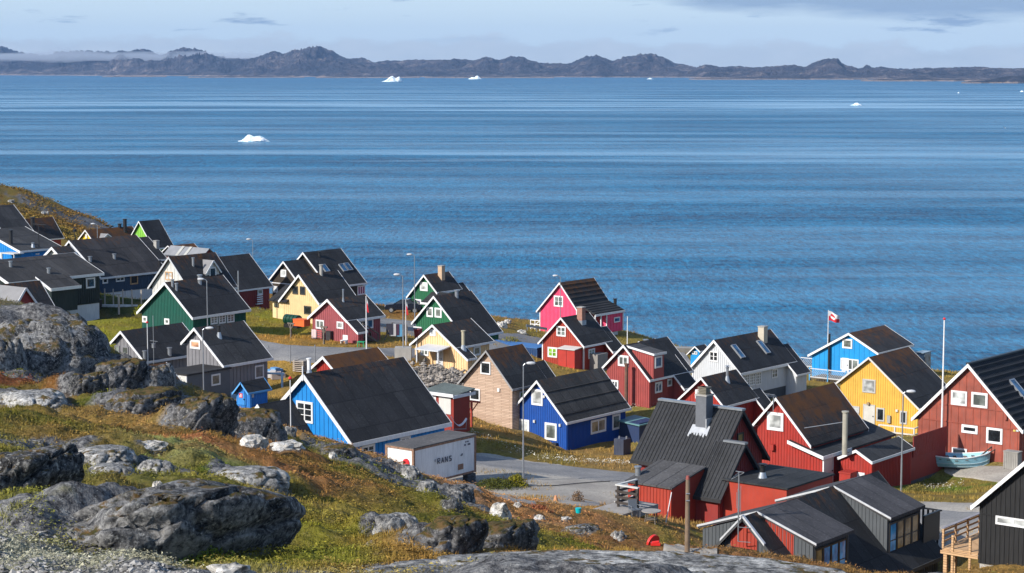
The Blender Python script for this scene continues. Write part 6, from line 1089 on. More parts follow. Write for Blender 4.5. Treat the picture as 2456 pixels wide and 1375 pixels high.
    for _ in range(3400):
        p = (random.uniform(-20, 480), random.uniform(1245, 1380))
        if (p[0] > 300 and p[1] < 1350) or (p[1] < 1330 and 20 < p[0] < 260 and random.random() < .8): continue
        r = ray(p); hit, loc, nr, idx, ob, mt = scene.ray_cast(dg, Vector(CAM), Vector(r))
        if not hit or loc.y > 60 or ob.name not in ('ground', 'rock_slab.001'): continue
        s = random.choice((.015, .02, .02, .03, .04, .07)) * random.uniform(.7, 1.3); M_ = np.array(Matrix.Rotation(random.uniform(0, 6), 3, 'Z') @ Matrix.Rotation(random.uniform(-.6, .6), 3, 'X')); q = (oc * (s * np.array([1.3, 1, .6])) * np.random.default_rng(_).uniform(.6, 1.3, (6, 1))) @ M_.T + np.array(loc)
        c = random.uniform(.12, .42)
        for t in tr: T.append(q[list(t)]); TC.append((c, c * .98, c * .94))
    if T: tris('gravel', np.array(T), np.array(TC), attr_mat('gravel_stone'), 'grey broken gravel strewn over the heap at bottom left', 'gravel')
    T = []; TC = []
    for _ in range(1500):
        p = (random.choice((random.uniform(1000, 1120), random.uniform(990, 1100))), random.uniform(898, 955)); w = G(p, dmin=120) if _ % 6 == 0 else w; x, y = w[0] + random.gauss(0, 1.2), w[1] + random.gauss(0, 1.8); z = float(ground(x, y)[0]); s = random.choice((.06, .1, .16, .25)) * random.uniform(.7, 1.3)
        q = (oc * (s * np.array([1.3, 1, .8])) * np.random.default_rng(_).uniform(.6, 1.3, (6, 1))) + np.array((x, y, z + random.uniform(0, .5))); c = random.uniform(.12, .32)
        for t in tr: T.append(q[list(t)]); TC.append((c, c * .9, c * .8))
    tris('rubble', np.array(T), np.array(TC), attr_mat('rubble_stone'), 'bank of brown rubble below the peach house', 'rubble')
rocks()
def rock_ground():
    LEDGES.extend(r for r in RH if r[5] > .1 and r[1] < 111.5)
    o = bpy.data.objects['ground']; me = o.data; n = len(me.vertices); co = np.empty(n * 3, np.float32); me.vertices.foreach_get('co', co); co = co.reshape(-1, 3); nr_ = co[:, 1] < 125; co[nr_, 2] = ground(co[nr_, 0].astype(float), co[nr_, 1].astype(float)); me.vertices.foreach_set('co', co.ravel()); me.update(); x, y = co[:, 0], co[:, 1]; w = np.zeros(n); near = y < 640
    E = [(c[0], c[1], c[2] * 1.18, c[3] * 1.3, c[4]) for c in ROCKS]
    for (pxx, pyy, rx, ry) in ((60,765,8,6),(200,800,5,4),(60,880,5,3),(330,890,4,3),(480,980,5,2.5),(600,1000,4,2),(110,1080,2,2),(250,1090,3,2),(900,1110,4,2),(1060,1180,5,2.5),(200,530,20,12),(130,505,10,6),(230,532,9,8),(60,770,5,5),(1400,1390,9,4),(1700,1400,6,4),(1000,1400,5,3),(160,1290,3,2.5)): g_ = G((pxx, pyy)); E.append((g_[0], g_[1], ry, rx, 0))
    nz = (fbm(x * .9, y * .9, 5, 77) - .5) * 1.5
    for cx, cy, l2, w2, a in E:
        m = (abs(x - cx) < max(l2, w2) * 1.6) & (abs(y - cy) < max(l2, w2) * 1.6); dx, dy = x[m] - cx, y[m] - cy; ly = dx * math.sin(a) + dy * math.cos(a); lx = dx * math.cos(a) - dy * math.sin(a); w[m] = np.maximum(w[m], np.clip((1.1 - ((lx / w2) ** 2 + (ly / l2) ** 2) + nz[m]) * 3, 0, 1))
    a = me.attributes.new('rocky', 'FLOAT', 'POINT'); a.data.foreach_set('value', w.astype(np.float32))
    m = me.materials[0]; nt = m.node_tree; l = nt.links; b = nt.nodes['Principled BSDF']; at_ = nd(nt, 'ShaderNodeAttribute'); at_.attribute_name = 'rocky'; co_ = nd(nt, 'ShaderNodeTexCoord').outputs['Object']; f = N_noise(nt, co_, 4, 8, .75); g_ = N_noise(nt, co_, 13, 4, .7)
    r_ = N_ramp(nt, f, [(.36, (.02, .02, .022)), (.46, (.09, .09, .095)), (.56, (.19, .19, .19)), (.68, (.34, .34, .33))]); r_ = N_mix(nt, N_ramp(nt, g_, [(.6, 0.0), (.68, .7)]), r_, (.45, .45, .43)); src = b.inputs['Base Color'].links[0].from_socket; l.new(N_mix(nt, at_.outputs['Fac'], src, r_), b.inputs['Base Color'])
rock_ground(); plants()
# ------------------------------------------------------------------ loose things of the village
def thing(nm, loc, label, cat, rz=0, grp=None): return empty(nm, tuple(map(float, loc)), rz, label, cat, grp)
def lamp(top, D, label, side=1, base=None, block=False):
    w, h = stand(top, D); 
    if base: w = G(base); h = (base[1] - top[1]) / F * w[1] * 1.01
    r = thing('street_lamp', w, label, 'street lamp', 0, 'street lamps of the village'); m = MB().cyl((0, 0, -.5), (0, 0, h * .35), .07, .062, 12); m.cyl((0, 0, h * .35), (0, 0, h), .052, .038, 12); m.build('pole', STEEL, r)
    m = MB(); c = [(0, 0, h), (side * .12, 0, h + .12), (side * .3, 0, h + .14)]; m.tube(c, .035); m.build('arm', STEEL, r)
    m = MB(); n = 10; rings = []
    for i, (u, a, b) in enumerate(((0, .05, .05), (.12, .14, .10), (.35, .17, .12), (.55, .13, .09), (.62, .04, .03))):
        for k in range(n): t = 2 * math.pi * k / n; m.v.append((side * (.22 + u), a * math.cos(t), h + .16 + b * math.sin(t)))
    for i in range(4):
        for k in range(n): a = i * n + k; b = i * n + (k + 1) % n; m.f.append((a, b, b + n, a + n))
    m.f += [tuple(range(n)), tuple(range(5 * n - 1, 4 * n - 1, -1))]; m.build('lamp_head', paint('lamp_grey', (.5, .52, .55)), r, smooth=True)
    if block: MB().box((-.75, -.7, -1), (.75, .7, 1.15)).build('concrete_base', CONC, r)
lamp((1258,872), 135, 'street lamp by the gravel yard in front of the royal blue house', 1, (1255,1153))
lamp((966,663), 180, 'street lamp on a concrete block left of the peach house', -1, None, True)
lamp((994,614), 215, 'tallest thin lamp post in front of the green house with a chimney', -1)
lamp((496,674), 178, 'street lamp rising before the dark green house', -1)
lamp((486,792), 150, 'street lamp standing in front of the grey annex', 1)
lamp((1344,665), 215, 'street lamp in front of the pink house', -1)
lamp((606,577), 262, 'distant street lamp behind the dark red house', -1)
lamp((2171,940), 134, 'right hand street lamp before the yellow house', 1, (2161,1183))
lamp((233,540), 262, 'far left street lamp behind the navy house', -1)
FR = flat('flag_red', (.62, .02, .03), .8); FW = flat('flag_white', (.75, .75, .75), .8)
def flagpole(top, D, label, knob=None, flag=None, h=None, r0=.07):
    w, hh = stand(top, D); r = thing('flagpole', w, label, 'flagpole'); MB().cyl((0, 0, -.4), (0, 0, hh), r0, r0 * .55, 12).build('pole', WHITE, r)
    if knob: MB().cyl((0, 0, hh), (0, 0, hh + .08), .05, .13, 12).cyl((0, 0, hh + .08), (0, 0, hh + .2), .13, .04, 12).build('knob', FR, r)
    if flag == 'fly':
        nx, nz = 26, 18; L, Hf = 1.55, 1.1; me = bpy.data.meshes.new('flag'); vs = []; fs = []; mi = []
        for j in range(nz + 1):
            for i in range(nx + 1): u = i / nx; v = j / nz; vs.append((.06 + L * u * .80, .16 * math.sin(u * 7 + v) * u, hh - .1 - v * Hf * (1 - .25 * u) - .62 * u ** 1.15 + .05 * math.sin(u * 8)))
        for j in range(nz):
            for i in range(nx):
                a = j * (nx + 1) + i; fs.append((a, a + 1, a + nx + 2, a + nx + 1)); u = (i + .5) / nx * L; v = (j + .5) / nz * Hf; top_ = v < Hf / 2; disc = (u - .56) ** 2 + (v - Hf / 2) ** 2 < .33 ** 2; mi.append(0 if (top_ ^ disc) else 1)
        me.from_pydata(vs, [], fs); me.materials.append(FW); me.materials.append(FR); me.polygons.foreach_set('material_index', mi); me.update(); o = bpy.data.objects.new('flag', me); col.objects.link(o); o.parent = r
        o.modifiers.new('cloth', 'SOLIDIFY').thickness = .012
    if flag == 'pennant':
        MB().add([(.05, -.02, hh - .1), (.05, .02, hh - .1), (.22, 0, hh - .85), (.05, -.02, hh - 1.0), (.13, .1, hh - .6)], [(0, 1, 4), (0, 4, 3), (3, 4, 2), (1, 3, 2)]).build('flag', FW, r)
        MB().add([(.06, -.06, hh - .55), (.14, -.08, hh - .8), (.26, -.04, hh - 1.55), (.08, -.06, hh - 1.5), (.05, -.05, hh - .9), (.14, .06, hh - 1.1)], [(0, 1, 4), (4, 1, 3), (1, 2, 3), (1, 5, 2), (2, 5, 3)]).build('flag_stripe', FR, r)
flagpole((2265,768), 153, 'tall white flagpole with red knob before the weathered red house', True, r0=.09); flagpole((696,911), 118, 'white flagpole with red knob beside the bright blue gable', True, r0=.05)
flagpole((1987,744), 224, 'flagpole flying a red and white flag beside the cyan house', None, 'fly'); flagpole((878,710), 182, 'flagpole with a limp red and white pennant before the rose house', None, 'pennant'); flagpole((973,718), 190, 'flagpole with a red and white pennant between the rose and green houses', None, 'pennant', r0=.05)
flagpole((1505,759), 200, 'bare white pole right of the pink house', None, r0=.07); flagpole((353,776), 168, 'thin bare pole with red tip in front of the pale grey house', True, r0=.05); flagpole((385,664), 205, 'bare pole standing before the dark red house', None) if False else None
w, hh = stand((571,650), 205); m = MB().cyl((0, 0, -.3), (0, 0, hh), .07, .06); tag(m.build('vent_mast', STEEL, loc=w), 'bare steel mast in front of the dark red house', 'mast')
# ---- white transport container
def container():
    k = 'I'; D = 129; P = at(px(k, 1418, 925), D); t = R(38); g = (P[0], P[1]); z0 = P[2] - 2.62; r = thing('container', (P[0], P[1], z0), 'white rusty edged transport container with worn black lettering beside the bright blue house', 'container', -t)
    WC = paint('container_white', (.80, .81, .83), .6, .06, .2); RS = paint('rusty_frame', (.30, .17, .11), .85, .5, .5, 5); Lc, Wc, Hc = 6.5, -2.45, 2.6
    MB().box((Wc, .03, .12), (-.03, Lc - .03, Hc - .04)).build('body', WC, r); m = MB().box((Wc - .03, -.03, Hc - .035), (.03, Lc + .03, Hc + .03)); m.build('roof', roofing('container_roof_felt', 5, 0, (.13, .125, .125), 'metal'), r); m = MB()
    for x in (Wc + .05, -.06):
        for y in (.05, Lc - .06): m.box((x - .08, y - .08, 0), (x + .08, y + .08, Hc - .04))
    for z in (.0, Hc - .17):
        m.box((-.1, .13, z), (.015, Lc - .14, z + .13)); m.box((Wc + .13, -.02, z), (-.14, .1, z + .13))
    m.build('corner_frame', RS, r)
    # lettering, traced letter by letter
    L = MB(); x = .035; y0 = 2.02; z1 = 1.55; s = .26
    def ln(a, b): L.beam((x, y0 + a[0] * s + off, z1 - .36 + a[1] * .36), (x, y0 + b[0] * s + off, z1 - .36 + b[1] * .36), .07, .012, up=(1, 0, 0))
    G_ = {'T': [((0, 1), (1, 1)), ((.5, 1), (.5, .55))], 'R': [((0, 0), (0, 1)), ((0, 1), (.85, .95)), ((.85, .95), (.85, .55)), ((.85, .55), (0, .5)), ((.3, .5), (.9, 0))], 'A': [((0, 0), (.45, 1)), ((.45, 1), (.95, 0)), ((.2, .38), (.75, .38))], 'N': [((0, 0), (0, 1)), ((0, 1), (.85, 0)), ((.85, 0), (.85, 1))], 'S': [((.9, .9), (.1, .95)), ((.1, .95), (.1, .55)), ((.1, .55), (.85, .45)), ((.85, .45), (.85, .05)), ((.85, .05), (0, .08))]}
    for i, ch in enumerate('TRANS'):
        off = i * .40
        for a, b in G_[ch][(1 if ch == 'T' else 0):]: ln(a, b)
    L.build('lettering', paint('worn_black_letters', (.11, .12, .16), .8, .5, .9, 8), r)
    m = MB()
    for (ya, za, yb, zb) in ((5.35,2.2,5.5,2.28),(5.55,2.2,5.72,2.28),(5.25,1.98,5.42,2.1),(5.62,1.98,5.9,2.1),(4.85,1.35,5.05,1.42),(4.95,1.42,5.1,1.5)): m.box((.0, ya, za), (.004, yb, zb))
    m.build('stencil_marks', paint('worn_black_letters', (.11, .12, .16)), r); m = MB().box((-.02, 4.6, .42), (.006, 5.15, .8)); m.build('rust_patch', RS, r)
    m = MB()
    for z in (-.02,): 
        for y in (5.7, 6.15): 
            for k_ in range(4): m.box((-.5, y, -.95 + .22 * k_), (-.05, y + .4, -.76 + .22 * k_))
        m.box((-2.4, .3, -1.3), (-2.0, .8, -.01)); m.box((-.5, .3, -1.3), (-.1, .8, -.01))
    m.build('support_blocks', CONCD, r)
container()
def play_frame():
    r0 = px('I', 1275, 1085); w = at(r0, 122); g = (w[0], w[1], w[2] - .75); r = thing('play_frame', g, 'blue triangular play frame with two red discs in front of the white container', 'play frame', R(-38)); BLU = paint('play_blue', (.02, .07, .22))
    for x in (-.5, .55):
        MB().prism([(x - .55, 0), (x + .55, 0), (x, 1.25)], .3 * x, .3 * x + .07).build('triangle_panel', BLU, r)
        MB().cyl((x + (.1 if x > 0 else -.1), .3 * x - .08, 1.05 if x > 0 else .85), (x + (.1 if x > 0 else -.1), .3 * x - .01, 1.05 if x > 0 else .85), .27, n=20).build('disc', FR, r)
    MB().beam((-.5, -.25, .95), (.6, .02, 1.15), .05, .05).beam((-.4, -.25, .8), (.6, .02, .85), .03, .03).build('crossbar', BLACKM, r)
play_frame()
def blue_container():
    P = at(px('E', 1525, 925), 200); r = thing('container', (P[0], P[1], P[2] - 2.6), 'long dark blue shipping container behind the natural wood house', 'container', R(-38)); B = paint('container_navy', (.012, .05, .15), .5); MB().box((-7.2, .0, 0), (0, 2.4, 2.55)).build('body', B, r); m = MB()
    for i in range(24): m.box((-7.0 + i * .3, -.035, .15), (-6.85 + i * .3, .01, 2.4))
    m.build('corrugation', B, r); MB().box((-7.25, -.05, 2.56), (.03, 2.45, 2.62)).build('roof', paint('container_top_blue', (.05, .17, .42)), r)
blue_container()
def blue_lean():
    P = G(px('J', 1700, 905)); D = P[1]; a = at(px('J', 1640, 700), 166); r = thing('storage_shed', (a[0], a[1], a[2] - 3.2), 'dark blue shed with turquoise sheet top against the royal blue house', 'shed', R(-38)); MB().box((-2.2, 0, -.6), (.0, 2.6, 3.1)).build('wall', paint('shed_navy', (.01, .03, .1)), r); MB().hexa([(-2.4, -.2, 3.11), (.15, -.2, 2.9), (.15, 2.8, 2.9), (-2.4, 2.8, 3.11), (-2.4, -.2, 3.2), (.15, -.2, 3.0), (.15, 2.8, 3.0), (-2.4, 2.8, 3.2)]).build('roof', paint('turquoise_sheet', (.12, .26, .28)), r)
    a = at(px('J', 1485, 815), 160.5); r = thing('oil_tank', (a[0], a[1], a[2] - 1.7), 'grey blue oil tank beside the shaded wall of the royal blue house', 'tank', R(-38)); MB().box((-.5, -.35, .1), (.45, .7, 1.45)).build('tank_body', paint('tank_grey', (.035, .045, .08), .5, .2, .3), r); MB().cyl((-.2, 0, 1.45), (-.2, 0, 1.65), .07).cyl((.3, .3, 1.45), (.3, .3, 1.65), .07).build('filler_cap', STEEL, r)
blue_lean()
def kiosk():
    a = at(px('I', 1765, 440), 152); r = thing('kiosk', (a[0], a[1], a[2] - 3.3), 'red hut with green felt roof and white shutter behind the bright blue house', 'kiosk', R(-38)); MB().box((-2.6, 0, 0), (0, 2.0, 3.1)).box((-1.6, -.001, .0), (-1.599, 0, .0)).build('wall', W_RED if False else paint('hut_red', (.26, .025, .015)), r)
    MB().hexa([(-3, -.3, 3.11), (.2, -.3, 2.95), (.2, 2.4, 3.25), (-3, 2.4, 3.4), (-3, -.3, 3.2), (.2, -.3, 3.05), (.2, 2.4, 3.35), (-3, 2.4, 3.5)]).build('roof', roofing('green_felt', 5, 0, (.15, .18, .17), 'metal'), r); MB().box((-3.02, -.36, 2.95), (.22, -.31, 3.2)).box((.203, -.3, 2.85), (.25, 2.4, 3.1)).build('fascia_board', WHITE, r)
    MB().box((-1.45, -.05, 1.55), (-.25, -.005, 2.9)).build('shutter', W_OFFW, r); MB().box((-2.5, -.05, 1.7), (-1.75, -.005, 2.8)).build('window', WHITE, r)
kiosk()
def post_frame(p, D, top, w, mat, label, rz=-38, h=None):
    g = G(p); hh = (p[1] - top) / F * g[1]; r = thing('clothes_post', g, label, 'clothes post', R(rz), 'clothes line posts'); MB().box((-.07, -.07, -.3), (.07, .07, hh)).build('post', mat, r); MB().box((-w / 2, -.05, hh + .001), (w / 2, .05, hh + .12)).build('crossbar', mat, r)
    MB().beam((-w * .36, 0, hh), (-.03, 0, hh * .62), .07, .07).beam((w * .36, 0, hh), (.03, 0, hh * .62), .07, .07).build('brace', mat, r)
post_frame((1131,1024), 0, 963, 1.8, paint('post_red', (.35, .04, .025)), 'red T shaped clothes post before the natural wood house'); post_frame((698,811), 0, 777, .9, TIMBER, 'weathered clothes post on the grass left of the rose house'); post_frame((777,826), 0, 785, .9, TIMBER, 'weathered clothes post right before the rose house wall')
def rose_bits():
    h = HS['rose']
    for (x0, x1, y0, y1, c, nm, lb) in ((577, 622, 903, 1000, (.62, .5, .5), 'towel', 'pale pink towel hanging on the rose house wall'), (632, 675, 905, 1010, (.5, .05, .04), 'rug', 'red patterned rug hanging on the rose house wall')):
        a, z1 = h.fp(x0, y0, y=-.15); b, z0 = h.fp(x1, y1, y=-.15); m = MB(); n = 8; 
        for i in range(n): u0 = a + (b - a) * i / n; u1 = a + (b - a) * (i + 1) / n; d0, d1 = .03 * math.sin(i * 1.7), .03 * math.sin((i + 1) * 1.7); m.hexa([(u0, -.15 + d0, z0), (u1, -.15 + d1, z0), (u1, -.12 + d1, z0), (u0, -.12 + d0, z0), (u0, -.15 + d0, z1), (u1, -.15 + d1, z1), (u1, -.12 + d1, z1), (u0, -.12 + d0, z1)])
        mt = paint('cloth_' + nm, c, .9)
        if nm == 'rug':
            mt, nt, n_, l, b_ = newmat('patterned_rug'); co = nd(nt, 'ShaderNodeTexCoord').outputs['Object']; wv = nd(nt, 'ShaderNodeTexWave', Scale=1.6, Distortion=1.5); wv.bands_direction = 'Z'; l.new(co, wv.inputs[0]); l.new(N_ramp(nt, wv.outputs['Fac'], [(.35, (.5, .04, .04)), (.5, (.6, .55, .5)), (.65, (.08, .03, .05))]), b_.inputs['Base Color'])
        o = m.build(nm, mt, loc=tuple(h.world(0, 0, 0)), rz=-R(h.az)); tag(o, lb, nm)
rose_bits()
def tanks():
    w = at(px('C', 400, 822), 197); g = float(ground(w[0], w[1])[0]); r = thing('oil_tank', (w[0], w[1], w[2] - .4), 'dark green ribbed plastic oil tank beside the cream house', 'tank', R(-38)); GR = flat('tank_green', (.008, .05, .03), .35)
    for k in range(4): MB().cyl((-.9 + k * .46, 0, .5), (-.52 + k * .46, 0, .5), .5, n=18).build('tank_section', GR, r, smooth=False)
    MB().box((-.9, -.35, -.3), (.9, .35, .05)).build('cradle', BLACKM, r); w = at(px('C', 486, 838), 195); o = MB().box((-.75, -.45, 0), (.75, .45, .6)).box((-.78, -.48, .6), (.78, .48, .68)).build('crate', paint('crate_orange', (.75, .12, .02)), loc=(w[0], w[1], w[2] - .35), rz=R(-38)); tag(o, 'orange plastic crate beside the green oil tank', 'crate')
tanks()
def car(p0, D, heading, c, label, k='E', L=4.4):
    w = at(px(k, *p0), D); z = float(ground(w[0], w[1])[0]); r = thing('parked_car', (w[0], w[1], z + .05), label, 'car', R(heading), 'cars parked in the village'); P = flat('car_paint_' + label[:5], c, .25, .4); GL = glass('car_glass', (.03, .035, .04)); h2 = .88
    prof = [(-2.15, .35), (-2.18, .7), (-2.0, .95), (-1.2, 1.02), (-.55, 1.06), (1.6, 1.08), (2.1, 1.0), (2.2, .75), (2.15, .35)]; roof = [(-1.15, 1.03), (-.35, 1.47), (.9, 1.5), (1.75, 1.07)]
    def loft(pf, w0, w1, nm, mt, z0, z1):
        m = MB(); n = len(pf); vs = []
        for s in (-1, 1):
            for x, zz in pf: t = (zz - z0) / (z1 - z0); vs.append((x, s * (w0 + (w1 - w0) * max(0, min(1, t))), zz))
        m.add(vs, [tuple(range(n)), tuple(range(2 * n - 1, n - 1, -1))] + [((i + 1) % n, i, n + i, n + (i + 1) % n) for i in range(n)]); o = m.build(nm, mt, r); o.modifiers.new('b', 'BEVEL').width = .05; return o
    loft(prof, h2, h2 - .06, 'body', P, .35, 1.08); loft(roof, h2 - .1, h2 - .27, 'glasshouse', GL, 1.03, 1.5); MB().hexa([(-.36, -.6, 1.475), (.92, -.6, 1.503), (.92, .6, 1.503), (-.36, .6, 1.475), (-.3, -.55, 1.5), (.88, -.55, 1.53), (.88, .55, 1.53), (-.3, .55, 1.5)]).build('roof', P, r)
    m = MB()
    for y in (-1, 1):
        for a, b in (((-1.13, 1.04), (-.36, 1.48)), ((.92, 1.5), (1.73, 1.08)), ((.28, 1.05), (.3, 1.5))): m.beam((a[0], y * (h2 - .1), a[1]), (b[0], y * (h2 - .255), b[1]), .05, .07)
    m.build('pillars', P, r)
    for x in (-1.4, 1.4):
        for y in (-.82, .82): wl = MB().cyl((x, y - .1, .33), (x, y + .1, .33), .33, n=20).build('wheel', flat('tyre', (.015, .015, .016), .9), r); MB().cyl((x, y + (.101 if y > 0 else -.101), .33), (x, y + (.115 if y > 0 else -.115), .33), .21, n=14).build('rim', STEEL, wl)
    for y in (-.62, .62): MB().box((-2.19, y - .17, .68), (-2.1, y + .17, .82)).build('headlight', glass('lamp_glass', (.4, .4, .42), .1), r)
car((275, 600), 232, -8, (.012, .016, .03), 'black car parked side on before the green house with a chimney'); car((700, 1300), 178, -22, (.006, .008, .014), 'navy black car in shade behind the top granite outcrop', 'A')
def boat():
    # clinker boat: stations along its length
    wr = at(px('M', 945, 1278), 151); z = float(ground(wr[0], wr[1])[0]); r = thing('boat', (wr[0], wr[1], z), 'light blue clinker rowing boat on the ground before the weathered red house', 'boat', R(-8)); BB = paint('boat_blue', (.25, .52, .66), .5, .1, .25); L = 4.3; ns = 22; nt_ = 10; vs = []; fs = []
    for i in range(ns + 1):
        u = i / ns; x = -L / 2 + L * u; b = 1.05 * (max(0, math.sin(math.pi * (.14 + .86 * u)) ** .62) if u < 1 else 0) * (1 if u < .98 else .3); sh = .95 + .42 * max(0, (u - .35) / .65) ** 2 + .12 * (1 - u) ** 2; kb = .12 + .32 * max(0, (u - .78) / .22) ** 2
        for j in range(-nt_, nt_ + 1): t = j / nt_; s = abs(t); y = b * math.copysign(s ** .55, t) if t else 0; zz = kb + (sh - kb) * s ** 1.5; step = .025 * ((s * nt_) % 1.0); vs.append((x + .25 * max(0, u - .8) * s * 2, y, zz))
    n = 2 * nt_ + 1
    for i in range(ns):
        for j in range(n - 1): a = i * n + j; fs.append((a, a + n, a + n + 1, a + 1))
    fs.append(tuple(range(n))); m = MB().add(vs, fs); o = m.build('hull', BB, r, smooth=False); o.modifiers.new('t', 'SOLIDIFY').thickness = .04
    m = MB()
    for k in (3, 6):
        for sg in (-1, 1):
            pts = [vs[i * n + nt_ + sg * k] for i in range(ns + 1)]; pts = [(p[0], p[1] + sg * .03, p[2]) for p in pts]; m.tube(pts, .018, 5)
    m.build('strake_lines', paint('boat_line', (.5, .62, .66)), r); m = MB()
    for sg in (-1, 1): m.tube([(p[0], p[1], p[2] + .02) for p in (vs[i * n + (0 if sg < 0 else n - 1)] for i in range(ns + 1))], .05, 6)
    m.build('gunwale', WHITE, r)
    for u in (.15, .3, .45, .6, .75): i = int(u * ns); p = vs[i * n]; MB().box((p[0] - .12, p[1] + .05, p[2] - .2), (p[0] + .12, -p[1] - .05, p[2] - .15)).build('thwart', TIMBER, r)
    MB().box((-.3, -.35, -.3), (.3, .35, .13)).build('keel_block', CONCD, r); MB().beam((1.5, -.5, 1.2), (2.4, .4, 1.75), .06, .1).beam((1.8, -.5, 1.2), (2.7, .3, 1.6), .06, .06).build('oar', TIMBER, r)
    h = HS['redR']; x, z = h.fp(1415, 1262, y=-1.4); w = h.world(x, -1.2, 0); z = float(ground(w[0], w[1])[0]); r = thing('crate', (w[0], w[1], z), 'tall weathered slatted crate by the corner of the weathered red house', 'crate', -R(h.az)); m = MB().box((-.6, -.35, .02), (.55, .35, 1.25))
    for k in range(8): m.box((-.6 + k * .145, -.38, .0), (-.5 + k * .145, -.345, 1.3))
    m.build('slats', paint('silvered_wood', (.30, .29, .27), .9, .2, .3), r); MB().box((-.64, -.4, 1.301), (.6, .4, 1.36)).build('lid', paint('silvered_wood', (.3, .3, .3)), r)
boat()
def decks():
    # dark deck of the black metal roofed house
    h = HS['metal']; P = G(px('K', 372, 1222)); r = thing('wooden_deck', P, 'grey wooden deck with dark slatted rail left of the red annex', 'deck', R(51))
    MB().box((-.3, .05, -.3), (3.2, 2.25, .12)).build('deck_boards', paint('grey_boards_worn', (.33, .31, .29), .9, .2, .3), r); m = MB(); DK = paint('dark_rail_wood', (.045, .035, .03))
    for x, y in ((1.2, 1.45), (1.2, .1), (3.0, 1.45)): m.box((x - .06, y - .06, .121), (x + .06, y + .06, 1.35))
    for z in (.3, .62, .94): m.box((1.1, .05, z), (1.139, 1.6, z + .15)); m.box((1.15, 1.52, z), (3.1, 1.56, z + .15))
    m.build('slatted_rail', DK, r); MB().box((1.08, .02, 1.351), (1.3, 1.6, 1.42)).box((1.301, 1.42, 1.351), (3.1, 1.6, 1.42)).build('handrail', W_OFFW, r)
    P = G(px('K', 330, 1195)); r = thing('deck_chair', (P[0], P[1], P[2] + .15), 'white folding deck chair on the grey wooden deck', 'chair', R(-20)); MB().beam((-.6, 0, 0), (.5, 0, .8), .05, .05).beam((-.6, .55, 0), (.5, .55, .8), .05, .05).beam((.5, 0, 0), (-.45, 0, .5), .05, .05).beam((.5, .55, 0), (-.45, .55, .5), .05, .05).build('chair_frame', WHITE, r); MB().beam((-.5, .27, .12), (.45, .27, .76), .5, .02).build('seat_cloth', W_ROYAL, r)
    def chair(p, rz, label):
        g = G(px('K', *p)); r = thing('garden_chair', g, label, 'chair', R(rz), 'garden chairs by the red annex'); GC_ = paint('chair_grey', (.13, .15, .18)); MB().box((-.26, -.25, .42), (.26, .25, .47)).build('seat', GC_, r); MB().hexa([(-.26, .22, .47), (.26, .22, .47), (.26, .26, .47), (-.26, .26, .47), (-.26, .32, .95), (.26, .32, .95), (.26, .36, .95), (-.26, .36, .95)]).build('backrest', GC_, r)
        for x in (-.25, .25):
            for y in (-.22, .22): MB().cyl((x, y, 0), (x, y, .42), .018, n=6).build('leg', STEEL, r)
            MB().tube([(x * 1.1, -.22, .42), (x * 1.1, -.24, .66), (x * 1.1, .25, .66)], .016).build('armrest', STEEL, r)
    chair((440, 1232), 20, 'grey garden chair standing left of the round table'); chair((575, 1215), -10, 'grey garden chair standing behind the round table')
    g = G(px('K', 585, 1285)); r = thing('garden_table', g, 'small round garden table with worn grey top before the red annex', 'table'); MB().cyl((0, 0, .68), (0, 0, .73), .55, n=20).build('tabletop', paint('grey_boards_worn', (.33, .31, .29)), r)
    for a in range(4): t = a * math.pi / 2 + .5; MB().cyl((.42 * math.cos(t), .42 * math.sin(t), 0), (.33 * math.cos(t), .33 * math.sin(t), .68), .035, n=8).build('leg', TIMBER, r)
    MB().cyl((0, 0, .25), (0, 0, .28), .36, n=16).build('lower_shelf', TIMBER, r)
    h = HS['metal']; g = G(px('K', 712, 1282)); o = MB().cyl((0, 0, 0), (.35, .3, 1.75), .03, n=6).build('leaning_stick', WHITE, loc=g); tag(o, 'thin white pole leaning on the red annex wall', 'pole')
    g = G((1648, 1330)); hh = (1330 - 1145) / F * g[1]; r = thing('telegraph_pole', g, 'weathered wooden telegraph pole before the black metal roof', 'pole'); MB().cyl((0, 0, -.5), (0, 0, hh), .12, .09, 12).build('pole', paint('pole_wood', (.20, .14, .095), .9, .25, .3, 3), r); MB().cyl((0, 0, hh + .001), (0, 0, hh + .16), .10, .07, 10).build('pole_cap', paint('rusty_pipe2', (.25, .06, .05)), r); MB().cyl((-.08, -.1, hh - .9), (.08, -.1, hh - .9), .03).cyl((-.08, -.1, hh - .6), (.08, -.1, hh - .6), .03).build('insulator', STEEL, r)
    # new timber deck by the black house
    q = HS['black']; A = q.world(-4.5, .4, -7.3); zd = -7.15; r = thing('timber_deck', tuple(q.world(-4.5, .4, -8.6)), 'new pale timber deck with slatted rail beside the black house', 'deck', -R(38)); dz = 1.45
    MB().box((-2.1, .0, dz - .12), (-.05, 6.0, dz)).build('deck_boards', NEWWOOD, r); m = MB()
    for y in (0, 1.5, 3.0, 4.5, 6.0): m.box((-2.1, y - .05, dz), (-2.0, y + .05, dz + 1.05))
    for x in (-1.5, -.5): m.box((x - .06, -.05, -.5), (x + .06, .05, dz + .75))
    for z in (.25, .55, .85): m.box((-2.14, 0, dz + z), (-2.101, 6.1, dz + z + .1))
    m.build('deck_rail', NEWWOOD, r); MB().box((-2.15, -.1, dz + 1.051), (-1.95, 6.2, dz + 1.1)).build('handrail', paint('grey_handrail', (.3, .29, .32)), r); MB().box((-2.15, -.12, dz - .3), (0, -.06, dz - .121)).box((-2.0, 1, -.3), (-1.8, 1.2, dz - .125)).box((-2.0, -.05, -.3), (-1.8, .15, dz - .125)).build('joist', NEWWOOD, r); MB().box((-2.1, -.25, -1.0), (-1.6, .3, -.05)).build('footing', CONC, r)
